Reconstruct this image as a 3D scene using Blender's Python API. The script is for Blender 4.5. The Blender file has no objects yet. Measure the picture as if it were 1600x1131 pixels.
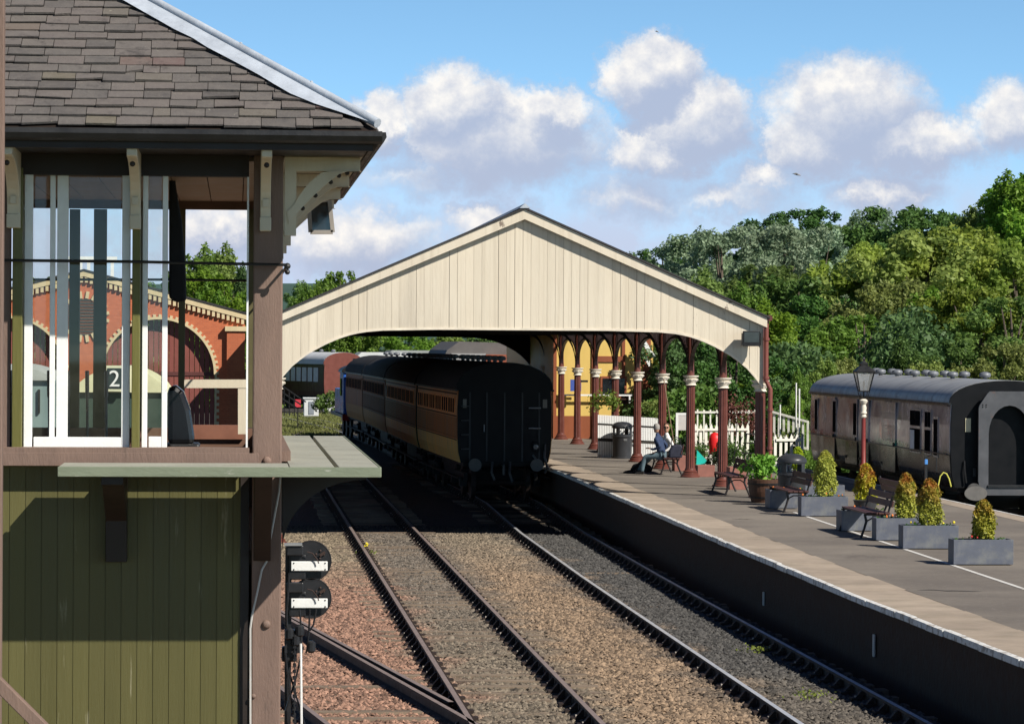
import bpy, math, random
import numpy as np
from mathutils import Vector, Matrix
random.seed(7); rng = np.random.default_rng(7)
scene = bpy.context.scene
col = scene.collection
R = math.radians

# ------------------------------------------------------------------ camera
EYE = Vector((0, 0, 4.35)); FPX = 5000.0
cam_d = bpy.data.cameras.new('camera'); cam = bpy.data.objects.new('camera', cam_d); col.objects.link(cam)
cam_d.sensor_width = 36; cam_d.lens = 36 * FPX / 1600
cam_d.clip_start = 0.2; cam_d.clip_end = 8000
YAW = math.atan(430 / FPX); PITCH = math.atan(24.5 / FPX); ROLL = 0.006
CR = Matrix.Rotation(-YAW, 3, 'Z') @ Matrix.Rotation(R(90) - PITCH, 3, 'X') @ Matrix.Rotation(ROLL, 3, 'Z')
cam.location = EYE; cam.rotation_euler = CR.to_euler()
scene.camera = cam

# ------------------------------------------------------------------ exposure, sun
scene.view_settings.view_transform = 'Standard'; scene.view_settings.look = 'None'
scene.view_settings.gamma = 1; scene.view_settings.exposure = 0.38
scene.render.resolution_x = 1024; scene.render.resolution_y = 723
SUN = Vector((-0.85, 0.85, -1.0)).normalized()
sl = bpy.data.lights.new('sun', 'SUN'); sl.energy = 4.8; sl.angle = R(0.5); sl.color = (1, 0.95, 0.86)
so = bpy.data.objects.new('sun', sl); col.objects.link(so); so.location = (20, -20, 60)
so.rotation_euler = SUN.to_track_quat('-Z', 'Y').to_euler()

# ------------------------------------------------------------------ node helper
class NT:
    def __init__(s, tree): s.t = tree; s.n = tree.nodes; s.l = tree.links
    def new(s, typ, **kw):
        n = s.n.new(typ)
        for k, v in kw.items(): setattr(n, k, v)
        return n
    def put(s, inp, v):
        if hasattr(v, 'is_output') or isinstance(v, bpy.types.NodeSocket): s.l.new(v, inp)
        else: inp.default_value = v
    def m(s, op, a, b=0.0, c=None, clamp=False):
        n = s.new('ShaderNodeMath', operation=op); n.use_clamp = clamp
        s.put(n.inputs[0], a); s.put(n.inputs[1], b)
        if c is not None: s.put(n.inputs[2], c)
        return n.outputs[0]
    def mix(s, f, a, b):
        n = s.new('ShaderNodeMix', data_type='RGBA'); s.put(n.inputs[0], f)
        for i, v in ((6, a), (7, b)):
            if isinstance(v, (tuple, list)): v = (*v[:3], 1)
            s.put(n.inputs[i], v)
        return n.outputs[2]
    def noise(s, vec, scale, detail=4, rough=.55, out=0):
        n = s.new('ShaderNodeTexNoise'); 
        if vec is not None: s.l.new(vec, n.inputs['Vector'])
        n.inputs['Scale'].default_value = scale; n.inputs['Detail'].default_value = detail; n.inputs['Roughness'].default_value = rough
        return n.outputs[out]
    def mapr(s, v, a, b, c=0, d=1, smooth=False):
        n = s.new('ShaderNodeMapRange'); n.clamp = True
        if smooth: n.interpolation_type = 'SMOOTHSTEP'
        s.put(n.inputs[0], v)
        for i, x in enumerate((a, b, c, d)): n.inputs[i + 1].default_value = x
        return n.outputs[0]
    def coord(s, scale=(1, 1, 1), which='Object'):
        n = s.new('ShaderNodeTexCoord'); mp = s.new('ShaderNodeMapping'); mp.inputs['Scale'].default_value = scale
        s.l.new(n.outputs[which], mp.inputs['Vector']); return mp.outputs[0]
    def xyz(s, v):
        n = s.new('ShaderNodeSeparateXYZ'); s.l.new(v, n.inputs[0]); return n.outputs
    def comb(s, x, y, z):
        n = s.new('ShaderNodeCombineXYZ'); s.put(n.inputs[0], x); s.put(n.inputs[1], y); s.put(n.inputs[2], z); return n.outputs[0]

# ------------------------------------------------------------------ world: sky and clouds by direction
world = bpy.data.worlds.new('World'); scene.world = world; world.use_nodes = True
w = NT(world.node_tree); w.n.clear()
tc = w.new('ShaderNodeTexCoord').outputs['Generated']
X, Y_, Z = w.xyz(tc)
sky = w.new('ShaderNodeTexSky', sky_type='NISHITA'); sky.sun_disc = False
sky.sun_elevation = R(39.8); sky.sun_rotation = R(135); sky.altitude = 50; sky.air_density = 1.0; sky.dust_density = 0.4; sky.ozone_density = 2.5
w.l.new(w.comb(X, Y_, w.m('ADD', w.m('MULTIPLY', Z, 2.6), 0.09)), sky.inputs[0])
hz = w.mapr(w.m('ABSOLUTE', Z), 0.0, 0.085, 1, 0, True)
skyc = w.mix(1.0, sky.outputs[0], (1, 1, 1)); 
mulc = w.new('ShaderNodeMix', data_type='RGBA', blend_type='MULTIPLY'); mulc.inputs[0].default_value = 1
w.l.new(sky.outputs[0], mulc.inputs[6])
low = w.mapr(Z, 0.12, 0.26, 1, 0, True)
w.l.new(w.mix(low, (0.52, 0.60, 0.80), (2.9, 3.5, 3.3)), mulc.inputs[7])
ys = w.m('MAXIMUM', Y_, 0.05)
pu = w.m('MULTIPLY', w.m('DIVIDE', X, ys), 5000); pv = w.m('MULTIPLY', w.m('DIVIDE', Z, ys), 5000)
pvec = w.comb(w.m('DIVIDE', pu, 100), w.m('DIVIDE', pv, 100), w.m('MULTIPLY', Y_, 0.5))
wn = w.new('ShaderNodeTexNoise'); w.l.new(pvec, wn.inputs['Vector']); wn.inputs['Scale'].default_value = 1.5; wn.inputs['Detail'].default_value = 9; wn.inputs['Roughness'].default_value = .68
wr, wg, wb = w.xyz(wn.outputs['Color'])
qu = w.m('ADD', pu, w.m('MULTIPLY', w.m('SUBTRACT', wr, .5), 130)); qv = w.m('ADD', pv, w.m('MULTIPLY', w.m('SUBTRACT', wg, .5), 105))
# u, v, half width, half height, strength (azimuth / elevation in the same measure)
CL = [(710, 165, 72, 58, 1.15), (780, 215, 150, 72, 1.05), (850, 175, 62, 45, 1), (1018, 118, 66, 56, 1.25), (1085, 185, 82, 66, 1.15), (1020, 235, 90, 50, .8),
      (1330, 165, 110, 75, 1.1), (1430, 215, 110, 52, 1), (1280, 215, 95, 60, 1), (600, 195, 55, 45, .9), (1600, 175, 75, 60, .9),
      (560, 380, 120, 60, .8), (770, 345, 75, 38, .8), (1390, 290, 90, 42, .75), (1200, 270, 90, 42, .55), (1150, 300, 150, 40, .5), (1000, 300, 120, 50, .45), (340, 360, 90, 50, .7), (660, 270, 120, 45, .45)]
def cover(u, v):
    acc = None
    for (cu, cv, ru, rv, st) in CL:
        a = w.m('MULTIPLY', w.m('SUBTRACT', u, cu - 370), 1 / (ru * 1.25)); b = w.m('MULTIPLY', w.m('SUBTRACT', v, 538 - cv), 1 / (rv * 1.25))
        d = w.m('SUBTRACT', st, w.m('ADD', w.m('MULTIPLY', a, a), w.m('MULTIPLY', b, b)))
        acc = d if acc is None else w.m('MAXIMUM', acc, d)
    return acc
c0 = cover(qu, qv); c1 = cover(w.m('SUBTRACT', qu, 16), w.m('ADD', qv, 34))
mask = w.mapr(w.m('ADD', c0, w.m('MULTIPLY', w.m('SUBTRACT', wb, .5), .9)), -0.35, 0.70, 0, 1, True)
lit = w.mapr(w.m('SUBTRACT', w.m('MAXIMUM', c0, 0), w.m('MAXIMUM', c1, 0)), -0.25, 0.55, 0, 1, True)
vol = w.mapr(w.noise(pvec, 2.2, 5, .6), .35, .7)
lit2 = w.m('MULTIPLY', lit, w.m('ADD', w.m('MULTIPLY', vol, .8), .42), clamp=True)
cc = w.mix(lit2, (0.37, 0.42, 0.55), (0.84, 0.80, 0.75))
veil = w.m('MULTIPLY', w.mapr(pv, 150, 400, 1, 0, True), w.mapr(w.noise(pvec, .55, 6, .65), .30, .56, .40, 1))
bg = w.new('ShaderNodeBackground'); w.l.new(mulc.outputs[2], bg.inputs[0]); bg.inputs[1].default_value = 0.052
bgv = w.new('ShaderNodeBackground'); bgv.inputs[0].default_value = (0.46, 0.53, 0.68, 1); bgv.inputs[1].default_value = 0.95
bgc = w.new('ShaderNodeBackground'); w.l.new(cc, bgc.inputs[0]); bgc.inputs[1].default_value = 0.95
front = w.mapr(Y_, 0.3, 0.8)
m0 = w.new('ShaderNodeMixShader'); w.l.new(w.m('MULTIPLY', veil, w.m('MULTIPLY', front, 1.0)), m0.inputs[0]); w.l.new(bg.outputs[0], m0.inputs[1]); w.l.new(bgv.outputs[0], m0.inputs[2])
m1 = w.new('ShaderNodeMixShader'); w.l.new(w.m('MULTIPLY', w.m('MULTIPLY', mask, .93), front), m1.inputs[0]); w.l.new(m0.outputs[0], m1.inputs[1]); w.l.new(bgc.outputs[0], m1.inputs[2])
wo = w.new('ShaderNodeOutputWorld'); w.l.new(m1.outputs[0], wo.inputs[0])

# ------------------------------------------------------------------ measuring helpers
def ray(u, v): return CR @ Vector(((u - 800) / FPX, -(v - 565.5) / FPX, -1))
def at(u, v, Y): d = ray(u, v); return EYE + d * (Y / d.y)
def ax(u, v, xx): d = ray(u, v); return EYE + d * (xx / d.x)
def gr(u, v, z=0.0): d = ray(u, v); return EYE + d * ((z - EYE.z) / d.z)
PZ = 0.9            # platform height above rail top
GZ = -0.17          # ballast height

# ------------------------------------------------------------------ materials
MATS = {}
def pset(p, **kw):
    for k, v in kw.items():
        if k in p.inputs: p.inputs[k].default_value = v
def mat(name, c, rough=.7, var=.18, vs=3, bump=0, bs=30, metal=0, spec=.4, c2=None, c2s=1.2, c2t=(.55, .7), stretch=(1, 1, 1), island=0, dirt=None):
    if name in MATS: return MATS[name]
    m = bpy.data.materials.new(name); m.use_nodes = True; t = NT(m.node_tree); p = t.n['Principled BSDF']
    co = t.coord(stretch)
    n1 = t.noise(co, vs, 6, .6)
    k = t.mapr(n1, .25, .75, 1 - var, 1 + var)
    if island:
        g = t.new('ShaderNodeNewGeometry'); k = t.m('MULTIPLY', k, t.mapr(g.outputs['Random Per Island'], 0, 1, 1 - island, 1 + island))
    base = (*c, 1)
    if c2:
        base = t.mix(t.mapr(t.noise(co, c2s, 7, .65), c2t[0], c2t[1]), c, c2)
    mm = t.new('ShaderNodeMix', data_type='RGBA', blend_type='MULTIPLY'); mm.inputs[0].default_value = 1
    t.put(mm.inputs[6], base); kc = t.new('ShaderNodeCombineColor'); [t.l.new(k, kc.inputs[i]) for i in range(3)]; t.l.new(kc.outputs[0], mm.inputs[7])
    t.l.new(mm.outputs[2], p.inputs['Base Color'])
    t.l.new(t.mapr(n1, .3, .7, max(.02, rough - .1), min(1, rough + .1)), p.inputs['Roughness'])
    pset(p, Metallic=metal, **{'Specular IOR Level': spec})
    if bump:
        b = t.new('ShaderNodeBump'); b.inputs['Strength'].default_value = bump; b.inputs['Distance'].default_value = .02
        t.l.new(t.noise(co, bs, 4, .6), b.inputs['Height']); t.l.new(b.outputs[0], p.inputs['Normal'])
    MATS[name] = m; return m

# ------------------------------------------------------------------ mesh builder
def wloc(o):
    v = Vector((0, 0, 0))
    while o is not None: v += o.location; o = o.parent
    return v
class MB:
    def __init__(s): s.v = []; s.f = []
    def add(s, vs, fs):
        k = len(s.v); s.v += [tuple(x) for x in vs]; s.f += [tuple(i + k for i in f) for f in fs]; return s
    def box(s, x0, x1, y0, y1, z0, z1):
        return s.add([(x0, y0, z0), (x1, y0, z0), (x1, y1, z0), (x0, y1, z0), (x0, y0, z1), (x1, y0, z1), (x1, y1, z1), (x0, y1, z1)],
                     [(0, 3, 2, 1), (4, 5, 6, 7), (0, 1, 5, 4), (1, 2, 6, 5), (2, 3, 7, 6), (3, 0, 4, 7)])
    def obox(s, c, dx, dy, dz, M):     # oriented box, half sizes
        vs = [Vector(c) + M @ Vector((a * dx, b * dy, e * dz)) for e in (-1, 1) for (a, b) in ((-1, -1), (1, -1), (1, 1), (-1, 1))]
        return s.add(vs, [(0, 3, 2, 1), (4, 5, 6, 7), (0, 1, 5, 4), (1, 2, 6, 5), (2, 3, 7, 6), (3, 0, 4, 7)])
    def bar(s, a, b, wd, h=None, up=(0, 0, 1)):  # rectangular bar between two points
        a = Vector(a); b = Vector(b); h = h or wd; d = (b - a); L = d.length; d.normalize(); u = Vector(up)
        sx = d.cross(u)
        if sx.length < 1e-4: sx = d.cross(Vector((1, 0, 0)))
        sx.normalize(); uz = sx.cross(d)
        M = Matrix((sx, d, uz)).transposed(); return s.obox((a + b) / 2, wd / 2, L / 2, h / 2, M)
    def tube(s, pts, r, n=8, cap=True):
        pts = [Vector(p) for p in pts]; rs = r if isinstance(r, (list, tuple)) else [r] * len(pts); k = len(s.v); ref = None
        for i, p in enumerate(pts):
            d = (pts[min(i + 1, len(pts) - 1)] - pts[max(i - 1, 0)]).normalized()
            if ref is None: ref = d.orthogonal().normalized()
            ref = (ref - d * ref.dot(d)).normalized(); q = d.cross(ref)
            for j in range(n):
                a = 2 * math.pi * j / n; s.v.append(tuple(p + (ref * math.cos(a) + q * math.sin(a)) * rs[i]))
        for i in range(len(pts) - 1):
            for j in range(n): a = k + i * n + j; b = k + i * n + (j + 1) % n; s.f.append((a, b, b + n, a + n))
        if cap: s.f.append(tuple(k + j for j in range(n))[::-1]); s.f.append(tuple(k + (len(pts) - 1) * n + j for j in range(n)))
        return s
    def lathe(s, prof, c=(0, 0, 0), n=16, sx=1, sy=1):  # prof = [(r,z)]
        k = len(s.v)
        for r, z in prof:
            for j in range(n): a = 2 * math.pi * j / n; s.v.append((c[0] + r * sx * math.cos(a), c[1] + r * sy * math.sin(a), c[2] + z))
        for i in range(len(prof) - 1):
            for j in range(n): a = k + i * n + j; b = k + i * n + (j + 1) % n; s.f.append((a, b, b + n, a + n))
        s.f.append(tuple(k + j for j in range(n))[::-1]); s.f.append(tuple(k + (len(prof) - 1) * n + j for j in range(n))); return s
    def prism(s, poly, axis, a, b):   # poly in 2D; axis 'x': (y,z), 'y': (x,z), 'z': (x,y)
        def P(p, t): return {'x': (t, p[0], p[1]), 'y': (p[0], t, p[1]), 'z': (p[0], p[1], t)}[axis]
        n = len(poly); return s.add([P(p, a) for p in poly] + [P(p, b) for p in poly],
            [tuple(range(n))[::-1], tuple(range(n, 2 * n))] + [(i, (i + 1) % n, (i + 1) % n + n, i + n) for i in range(n)])
    def ball(s, c, r, n=10, m=6, sx=1, sy=1, sz=1):
        return s.lathe([(max(1e-3, r * math.sin(math.pi * i / m)), -r * sz * math.cos(math.pi * i / m)) for i in range(m + 1)], c, n, sx, sy)
    def build(s, name, material, parent=None, bevel=0, smooth=False):
        me = bpy.data.meshes.new(name); off = wloc(parent) if parent else Vector((0, 0, 0))
        me.from_pydata([(a - off.x, b - off.y, c - off.z) for a, b, c in s.v], [], s.f)
        import bmesh
        bm = bmesh.new(); bm.from_mesh(me); bmesh.ops.recalc_face_normals(bm, faces=bm.faces); bm.to_mesh(me); bm.free()
        me.materials.append(material)
        if smooth:
            me.polygons.foreach_set('use_smooth', [True] * len(me.polygons)); me.set_sharp_from_angle(angle=R(40))
        o = bpy.data.objects.new(name, me); col.objects.link(o)
        if parent: o.parent = parent
        if bevel:
            b = o.modifiers.new('bevel', 'BEVEL'); b.width = bevel; b.segments = 2; b.limit_method = 'ANGLE'; b.angle_limit = R(50)
        return o
def fast_quads(name, V, material, parent=None, nper=4):   # V: (N*nper,3) array, each nper verts one face
    me = bpy.data.meshes.new(name); n = len(V); me.vertices.add(n); me.vertices.foreach_set('co', np.ascontiguousarray(V, dtype=np.float32).ravel())
    me.loops.add(n); me.loops.foreach_set('vertex_index', np.arange(n, dtype=np.int32))
    me.polygons.add(n // nper); me.polygons.foreach_set('loop_start', np.arange(0, n, nper, dtype=np.int32)); me.polygons.foreach_set('loop_total', np.full(n // nper, nper, dtype=np.int32))
    me.update(); me.materials.append(material); o = bpy.data.objects.new(name, me); col.objects.link(o)
    if parent: o.parent = parent
    return o
def tag(o, label=None, cat=None, group=None, kind=None):
    if label: o['label'] = label
    if cat: o['category'] = cat
    if group: o['group'] = group
    if kind: o['kind'] = kind
    return o
def thing(name, loc, label, cat, group=None):
    o = bpy.data.objects.new(name, None); o.empty_display_size = .2; col.objects.link(o); o.location = loc
    bpy.context.view_layer.update(); return tag(o, label, cat, group)
def struct(o): o['kind'] = 'structure'; return o
def kids(o): return [c for c in bpy.data.objects if c.parent == o]
def dup(root, loc, rotz=0, label=None, group=None, scale=None):
    def cp(o, par):
        c = o.copy(); col.objects.link(c)
        if par: c.parent = par
        for ch in kids(o): cp(ch, c)
        return c
    r = cp(root, None); r.location = loc; r.rotation_euler = (0, 0, rotz)
    if scale: r.scale = scale
    if label: r['label'] = label
    if group: r['group'] = group
    return r
# ------------------------------------------------------------------ colours
M_dark = mat('dark_brown_paint', (.022, .015, .012), .55, .2, 4)
M_post = mat('weathered_brown_paint', (.19, .125, .098), .75, .18, 6, .25, 60, c2=(.10, .07, .055), c2s=7, c2t=(.62, .72), stretch=(1, 1, .25))
M_cream = mat('cream_paint', (.62, .54, .41), .6, .08, 3, .1, 40, c2=(.50, .41, .30), c2s=2.5, c2t=(.55, .8), stretch=(1, 1, .3))
M_white = mat('white_paint', (.80, .80, .78), .5, .06, 8, .12, 50, c2=(.55, .52, .48), c2s=9, c2t=(.66, .74))
M_olive = mat('olive_paint', (.135, .125, .032), .5, .14, 4, .2, 50, c2=(.20, .18, .08), c2s=14, c2t=(.68, .74), stretch=(1, 1, .15))
M_olive_board = mat('olive_board_paint', (.102, .093, .030), .55, .14, 3, .15, 50, c2=(.24, .22, .13), c2s=16, c2t=(.64, .72), stretch=(1, 1, .08), island=.07)
M_black = mat('black_iron', (.015, .015, .016), .45, .3, 8, .1, 60)
M_rail = mat('rusty_rail', (.028, .017, .013), .7, .3, 9, .2, 70)
M_railtop = mat('worn_rail_head', (.27, .21, .19), .5, .15, 5, metal=.2)
M_railshine = mat('polished_rail_head', (.62, .62, .64), .35, .12, 5, metal=.35)
M_lead = mat('lead_flashing', (.42, .46, .52), .5, .14, 5, .2, 20, c2=(.30, .33, .38), c2s=4, c2t=(.45, .7))
M_maroon = mat('maroon_paint', (.105, .028, .022), .45, .15, 5)
M_walk = mat('weathered_walkway_paint', (.33, .33, .28), .75, .14, 7, .3, 60, c2=(.25, .22, .17), c2s=10, c2t=(.58, .7), stretch=(.3, .3, 1))
M_walkface = mat('pale_green_paint', (.19, .215, .15), .6, .12, 7, .2, 50, c2=(.42, .42, .36), c2s=16, c2t=(.62, .7), stretch=(.3, 1, 1))
M_inner = mat('interior_boards', (.11, .075, .05), .7, .2, 5)

def glass(name, tint=(.9, .95, .93), tr=.75, dirt=(.25, .28, .22), rough=.02):
    m = bpy.data.materials.new(name); m.use_nodes = True; t = NT(m.node_tree); t.n.clear()
    o = t.new('ShaderNodeOutputMaterial'); tr_ = t.new('ShaderNodeBsdfTransparent'); tr_.inputs[0].default_value = (*tint, 1)
    gl = t.new('ShaderNodeBsdfGlossy'); gl.inputs['Roughness'].default_value = rough
    df = t.new('ShaderNodeBsdfDiffuse'); df.inputs[0].default_value = (*dirt, 1)
    fr = t.new('ShaderNodeFresnel'); fr.inputs[0].default_value = 1.5
    a = t.new('ShaderNodeMixShader'); t.l.new(fr.outputs[0], a.inputs[0]); t.l.new(tr_.outputs[0], a.inputs[1]); t.l.new(gl.outputs[0], a.inputs[2])
    b = t.new('ShaderNodeMixShader'); t.l.new(t.mapr(t.noise(t.coord(), 3, 6, .7), .4, .8, 1 - tr, min(1, 1.12 - tr)), b.inputs[0]); t.l.new(a.outputs[0], b.inputs[1]); t.l.new(df.outputs[0], b.inputs[2])
    t.l.new(b.outputs[0], o.inputs[0]); return m
M_glass = glass('window_glass', (.90, .93, .88), .97, (.2, .21, .17))
M_darkglass = mat('dark_coach_glass', (.012, .013, .014), .08, .2, 3, spec=.8)

# ------------------------------------------------------------------ ground sheets
def ground_mat():
    m = bpy.data.materials.new('earth_and_grass'); m.use_nodes = True; t = NT(m.node_tree); p = t.n['Principled BSDF']
    co = t.coord(); n = t.noise(co, .12, 7, .6); n2 = t.noise(co, 3, 6, .7)
    c = t.mix(t.mapr(n2, .35, .65), (.055, .075, .018), (.12, .13, .04)); c = t.mix(t.mapr(n, .45, .6), c, (.16, .13, .09))
    t.l.new(c, p.inputs['Base Color']); p.inputs['Roughness'].default_value = .95; return m
o = MB().add([(-3000, -800, -.42), (3000, -800, -.42), (3000, 6000, -.42), (-3000, 6000, -.42)], [(0, 1, 2, 3)]).build('ground', ground_mat()); struct(o)

# ballast: colour regions measured across the tracks
def ballast_mat(name, stone=False):
    m = bpy.data.materials.new(name); m.use_nodes = True; t = NT(m.node_tree); p = t.n['Principled BSDF']
    co = t.new('ShaderNodeNewGeometry').outputs['Position']; x, y, z = t.xyz(co)
    nz = t.m('MULTIPLY', t.m('SUBTRACT', t.noise(co, .6, 6, .65), .5), 3.0)
    xn = t.m('ADD', x, nz)
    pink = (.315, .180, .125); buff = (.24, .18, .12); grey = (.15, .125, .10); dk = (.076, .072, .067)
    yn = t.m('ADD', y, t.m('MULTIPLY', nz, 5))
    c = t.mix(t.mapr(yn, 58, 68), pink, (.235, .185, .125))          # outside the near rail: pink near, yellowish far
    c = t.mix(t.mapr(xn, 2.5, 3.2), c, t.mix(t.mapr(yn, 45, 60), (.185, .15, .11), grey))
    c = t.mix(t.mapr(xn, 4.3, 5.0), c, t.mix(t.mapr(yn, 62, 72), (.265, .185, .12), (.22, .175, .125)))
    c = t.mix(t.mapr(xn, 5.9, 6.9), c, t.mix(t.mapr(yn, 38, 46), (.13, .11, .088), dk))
    c = t.mix(t.mapr(t.m('ADD', y, t.m('MULTIPLY', nz, .5)), 76, 80, 0, .72), c, (.012, .011, .011))   # ballast colour darkened under the canopy to deepen its shade
    v = t.new('ShaderNodeTexVoronoi'); v.inputs['Scale'].default_value = 22; t.l.new(co, v.inputs['Vector'])
    vr = t.xyz(v.outputs['Color'])[0]
    k = t.mapr(vr, 0, 1, .35, 1.15)
    if stone:
        g = t.new('ShaderNodeNewGeometry'); k = t.mapr(g.outputs['Random Per Island'], 0, 1, .32, 1.45)
    kc = t.new('ShaderNodeCombineColor'); [t.l.new(k, kc.inputs[i]) for i in range(3)]
    mm = t.new('ShaderNodeMix', data_type='RGBA', blend_type='MULTIPLY'); mm.inputs[0].default_value = 1; t.l.new(c, mm.inputs[6]); t.l.new(kc.outputs[0], mm.inputs[7])
    t.l.new(mm.outputs[2], p.inputs['Base Color']); p.inputs['Roughness'].default_value = .9
    if not stone:
        b = t.new('ShaderNodeBump'); b.inputs['Distance'].default_value = .04; b.inputs['Strength'].default_value = .9; t.l.new(v.outputs['Distance'], b.inputs['Height']); t.l.new(b.outputs[0], p.inputs['Normal'])
    return m
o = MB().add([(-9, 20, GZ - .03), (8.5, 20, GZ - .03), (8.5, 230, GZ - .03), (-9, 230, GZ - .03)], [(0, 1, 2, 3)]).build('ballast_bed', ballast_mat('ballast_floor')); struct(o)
# loose stones: one uncountable object
N = 260000
yy = 36 + 44 * rng.random(N) ** 1.0; xx = -0.5 + 9.0 * rng.random(N)
keep = (xx > .0 + 0 * yy) & (xx < 8.45); xx = xx[keep]; yy = yy[keep]; N = len(xx)
octv = np.array([(1, 0, 0), (0, 1, 0), (-1, 0, 0), (0, -1, 0), (0, 0, 1), (0, 0, -1)], float)
octf = np.array([(0, 1, 4), (1, 2, 4), (2, 3, 4), (3, 0, 4)], int)
q = rng.normal(size=(N, 3, 3)) * .25 + np.eye(3); sz = rng.uniform(.018, .040, N) * (1 + .35 * (rng.random(N) > .97))
P = np.einsum('ij,njk->nik', octv, q) * sz[:, None, None]; P[:, :, 2] *= .75
cen = np.stack([xx, yy, np.full(N, GZ) + rng.uniform(-.03, .014, N)], 1); P += cen[:, None, :]
F = P[:, octf, :].reshape(-1, 3)
me = bpy.data.meshes.new('ballast_stones'); me.vertices.add(N * 6); me.vertices.foreach_set('co', P.astype(np.float32).ravel())
idx = (octf.ravel()[None, :] + (np.arange(N) * 6)[:, None]).astype(np.int32).ravel()
me.loops.add(len(idx)); me.loops.foreach_set('vertex_index', idx); me.polygons.add(len(idx) // 3)
me.polygons.foreach_set('loop_start', np.arange(0, len(idx), 3, dtype=np.int32)); me.polygons.foreach_set('loop_total', np.full(len(idx) // 3, 3, dtype=np.int32)); me.update()
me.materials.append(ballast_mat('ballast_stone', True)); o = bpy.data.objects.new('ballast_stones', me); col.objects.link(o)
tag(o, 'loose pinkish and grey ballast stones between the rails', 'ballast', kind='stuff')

# ------------------------------------------------------------------ tracks
M_sleeper = mat('old_timber_sleeper', (.23, .175, .125), .85, .25, 5, .4, 30, c2=(.13, .095, .07), c2s=3, c2t=(.45, .6), stretch=(.2, 2, 1))
def rail_path(mbb, mtop, pts):
    prof = [(-.07, -.16), (.07, -.16), (.07, -.145), (.012, -.125), (.012, -.045), (.036, -.03), (.036, -.002), (-.036, -.002), (-.036, -.03), (-.012, -.045), (-.012, -.125), (-.07, -.145)]
    pts = [Vector((p[0], p[1], 0)) for p in pts]; n = len(prof); k = len(mbb.v)
    for i, p in enumerate(pts):
        d = (pts[min(i + 1, len(pts) - 1)] - pts[max(i - 1, 0)]).normalized(); sx = Vector((d.y, -d.x, 0))
        for a, b in prof: mbb.v.append(tuple(p + sx * a + Vector((0, 0, b))))
        for a in (-.033, .033): mtop.v.append(tuple(p + sx * a + Vector((0, 0, .001))))
    for i in range(len(pts) - 1):
        for j in range(n): a = k + i * n + j; b = k + i * n + (j + 1) % n; mbb.f.append((a, b, b + n, a + n))
        t = len(mtop.v) - 2 * len(pts) + 2 * i; mtop.f.append((t, t + 1, t + 3, t + 2))
def track(name, label, cx, y0, y1, ys0, ys1, sp, heavy=True, top=None, bury=0.0):
    # cx(y) -> centre line
    t = thing('railway_track', (cx(y0), y0, -.17), label, 'railway track')
    for sgn in (-1, 1):
        a, b = MB(), MB(); ys = [y0 + (y1 - y0) * i / 60 for i in range(61)]
        rail_path(a, b, [(cx(y) + sgn * .7525, y) for y in ys]); r = a.build('rail', M_rail, t); b.build('rail_head', top or M_railtop, r)
    n = 0; y = ys0; rest = MB(); ch = MB(); ks = MB()
    while y < ys1:
        c = cx(y); mb = MB() if n < 99 else rest
        dx = random.uniform(-.05, .05); rz = random.uniform(-.006, .006)
        mb.obox((c + dx, y, GZ - .05 + random.uniform(-.012, .012) - bury + .016 * math.sin(y * .9 + 1) + .012 * math.sin(y * 2.3)), 1.3, .125, .065, Matrix.Rotation(rz, 3, 'Z'))
        if n < 99: mb.build('sleeper', M_sleeper, t)
        for sgn in (-1, 1):
            xr = c + sgn * .7525
            ch.box(xr - .19, xr - .05, y - .09, y + .09, GZ + .01, GZ + .055); ch.box(xr + .05, xr + .19, y - .09, y + .09, GZ + .01, GZ + .055)
            ch.prism([(xr - .14, GZ + .05), (xr - .03, GZ + .05), (xr - .03, GZ + .14), (xr - .06, GZ + .14)], 'y', y - .05, y + .05)
            ch.prism([(xr + .14, GZ + .05), (xr + .03, GZ + .05), (xr + .03, GZ + .14), (xr + .06, GZ + .14)], 'y', y - .05, y + .05)
            kx = 0
            if random.random() < .65: kx = random.uniform(-.01, .02); ks.box(xr - .13 + kx, xr - .105 + kx, y - .03, y + .03, GZ + .056, GZ + .075)
        n += 1; y += sp
    if rest.v: tag(rest.build('sleepers', M_sleeper, t), kind='stuff')
    tag(ch.build('rail_chairs', M_rail, t), kind='stuff'); tag(ks.build('rail_keys', mat('worn_steel_key', (.50, .44, .38), .6, .3, 20), t), kind='stuff')
    return t
xA = gr(740, 1131).x; xB = gr(942, 1131).x; xC = gr(1251, 1131).x; xD = gr(1457, 1131).x
cN = (xA + xB) / 2; cF = (xC + xD) / 2
def near_c(y):
    return cN if y < 110 else cN - (y - 110) ** 2 * .0016
def train_c(y):   # platform road: drifts right, then curves left beyond the train's tail
    pts = [(0, cF), (60, cF), (75, cF + .1), (90, cF + .42), (103, cF + .05), (120, cF - .12), (137, cF - .3), (150, cF - .75), (170, cF - 1.8), (200, cF - 4.2), (240, cF - 9)]
    for (a, b), (c, d) in zip(pts, pts[1:]):
        if a <= y <= c: return b + (d - b) * (y - a) / (c - a)
    return pts[-1][1]
track('railway_track', 'near running track with rusty bull-head rails between signal box and centre ballast', near_c, 22, 200, 35.5, 125, .74)
track('railway_track', 'platform road track lying in the shade of the platform wall', train_c, 22, 232, 36.0, 125, .74, top=M_railshine, bury=.035)
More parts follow.
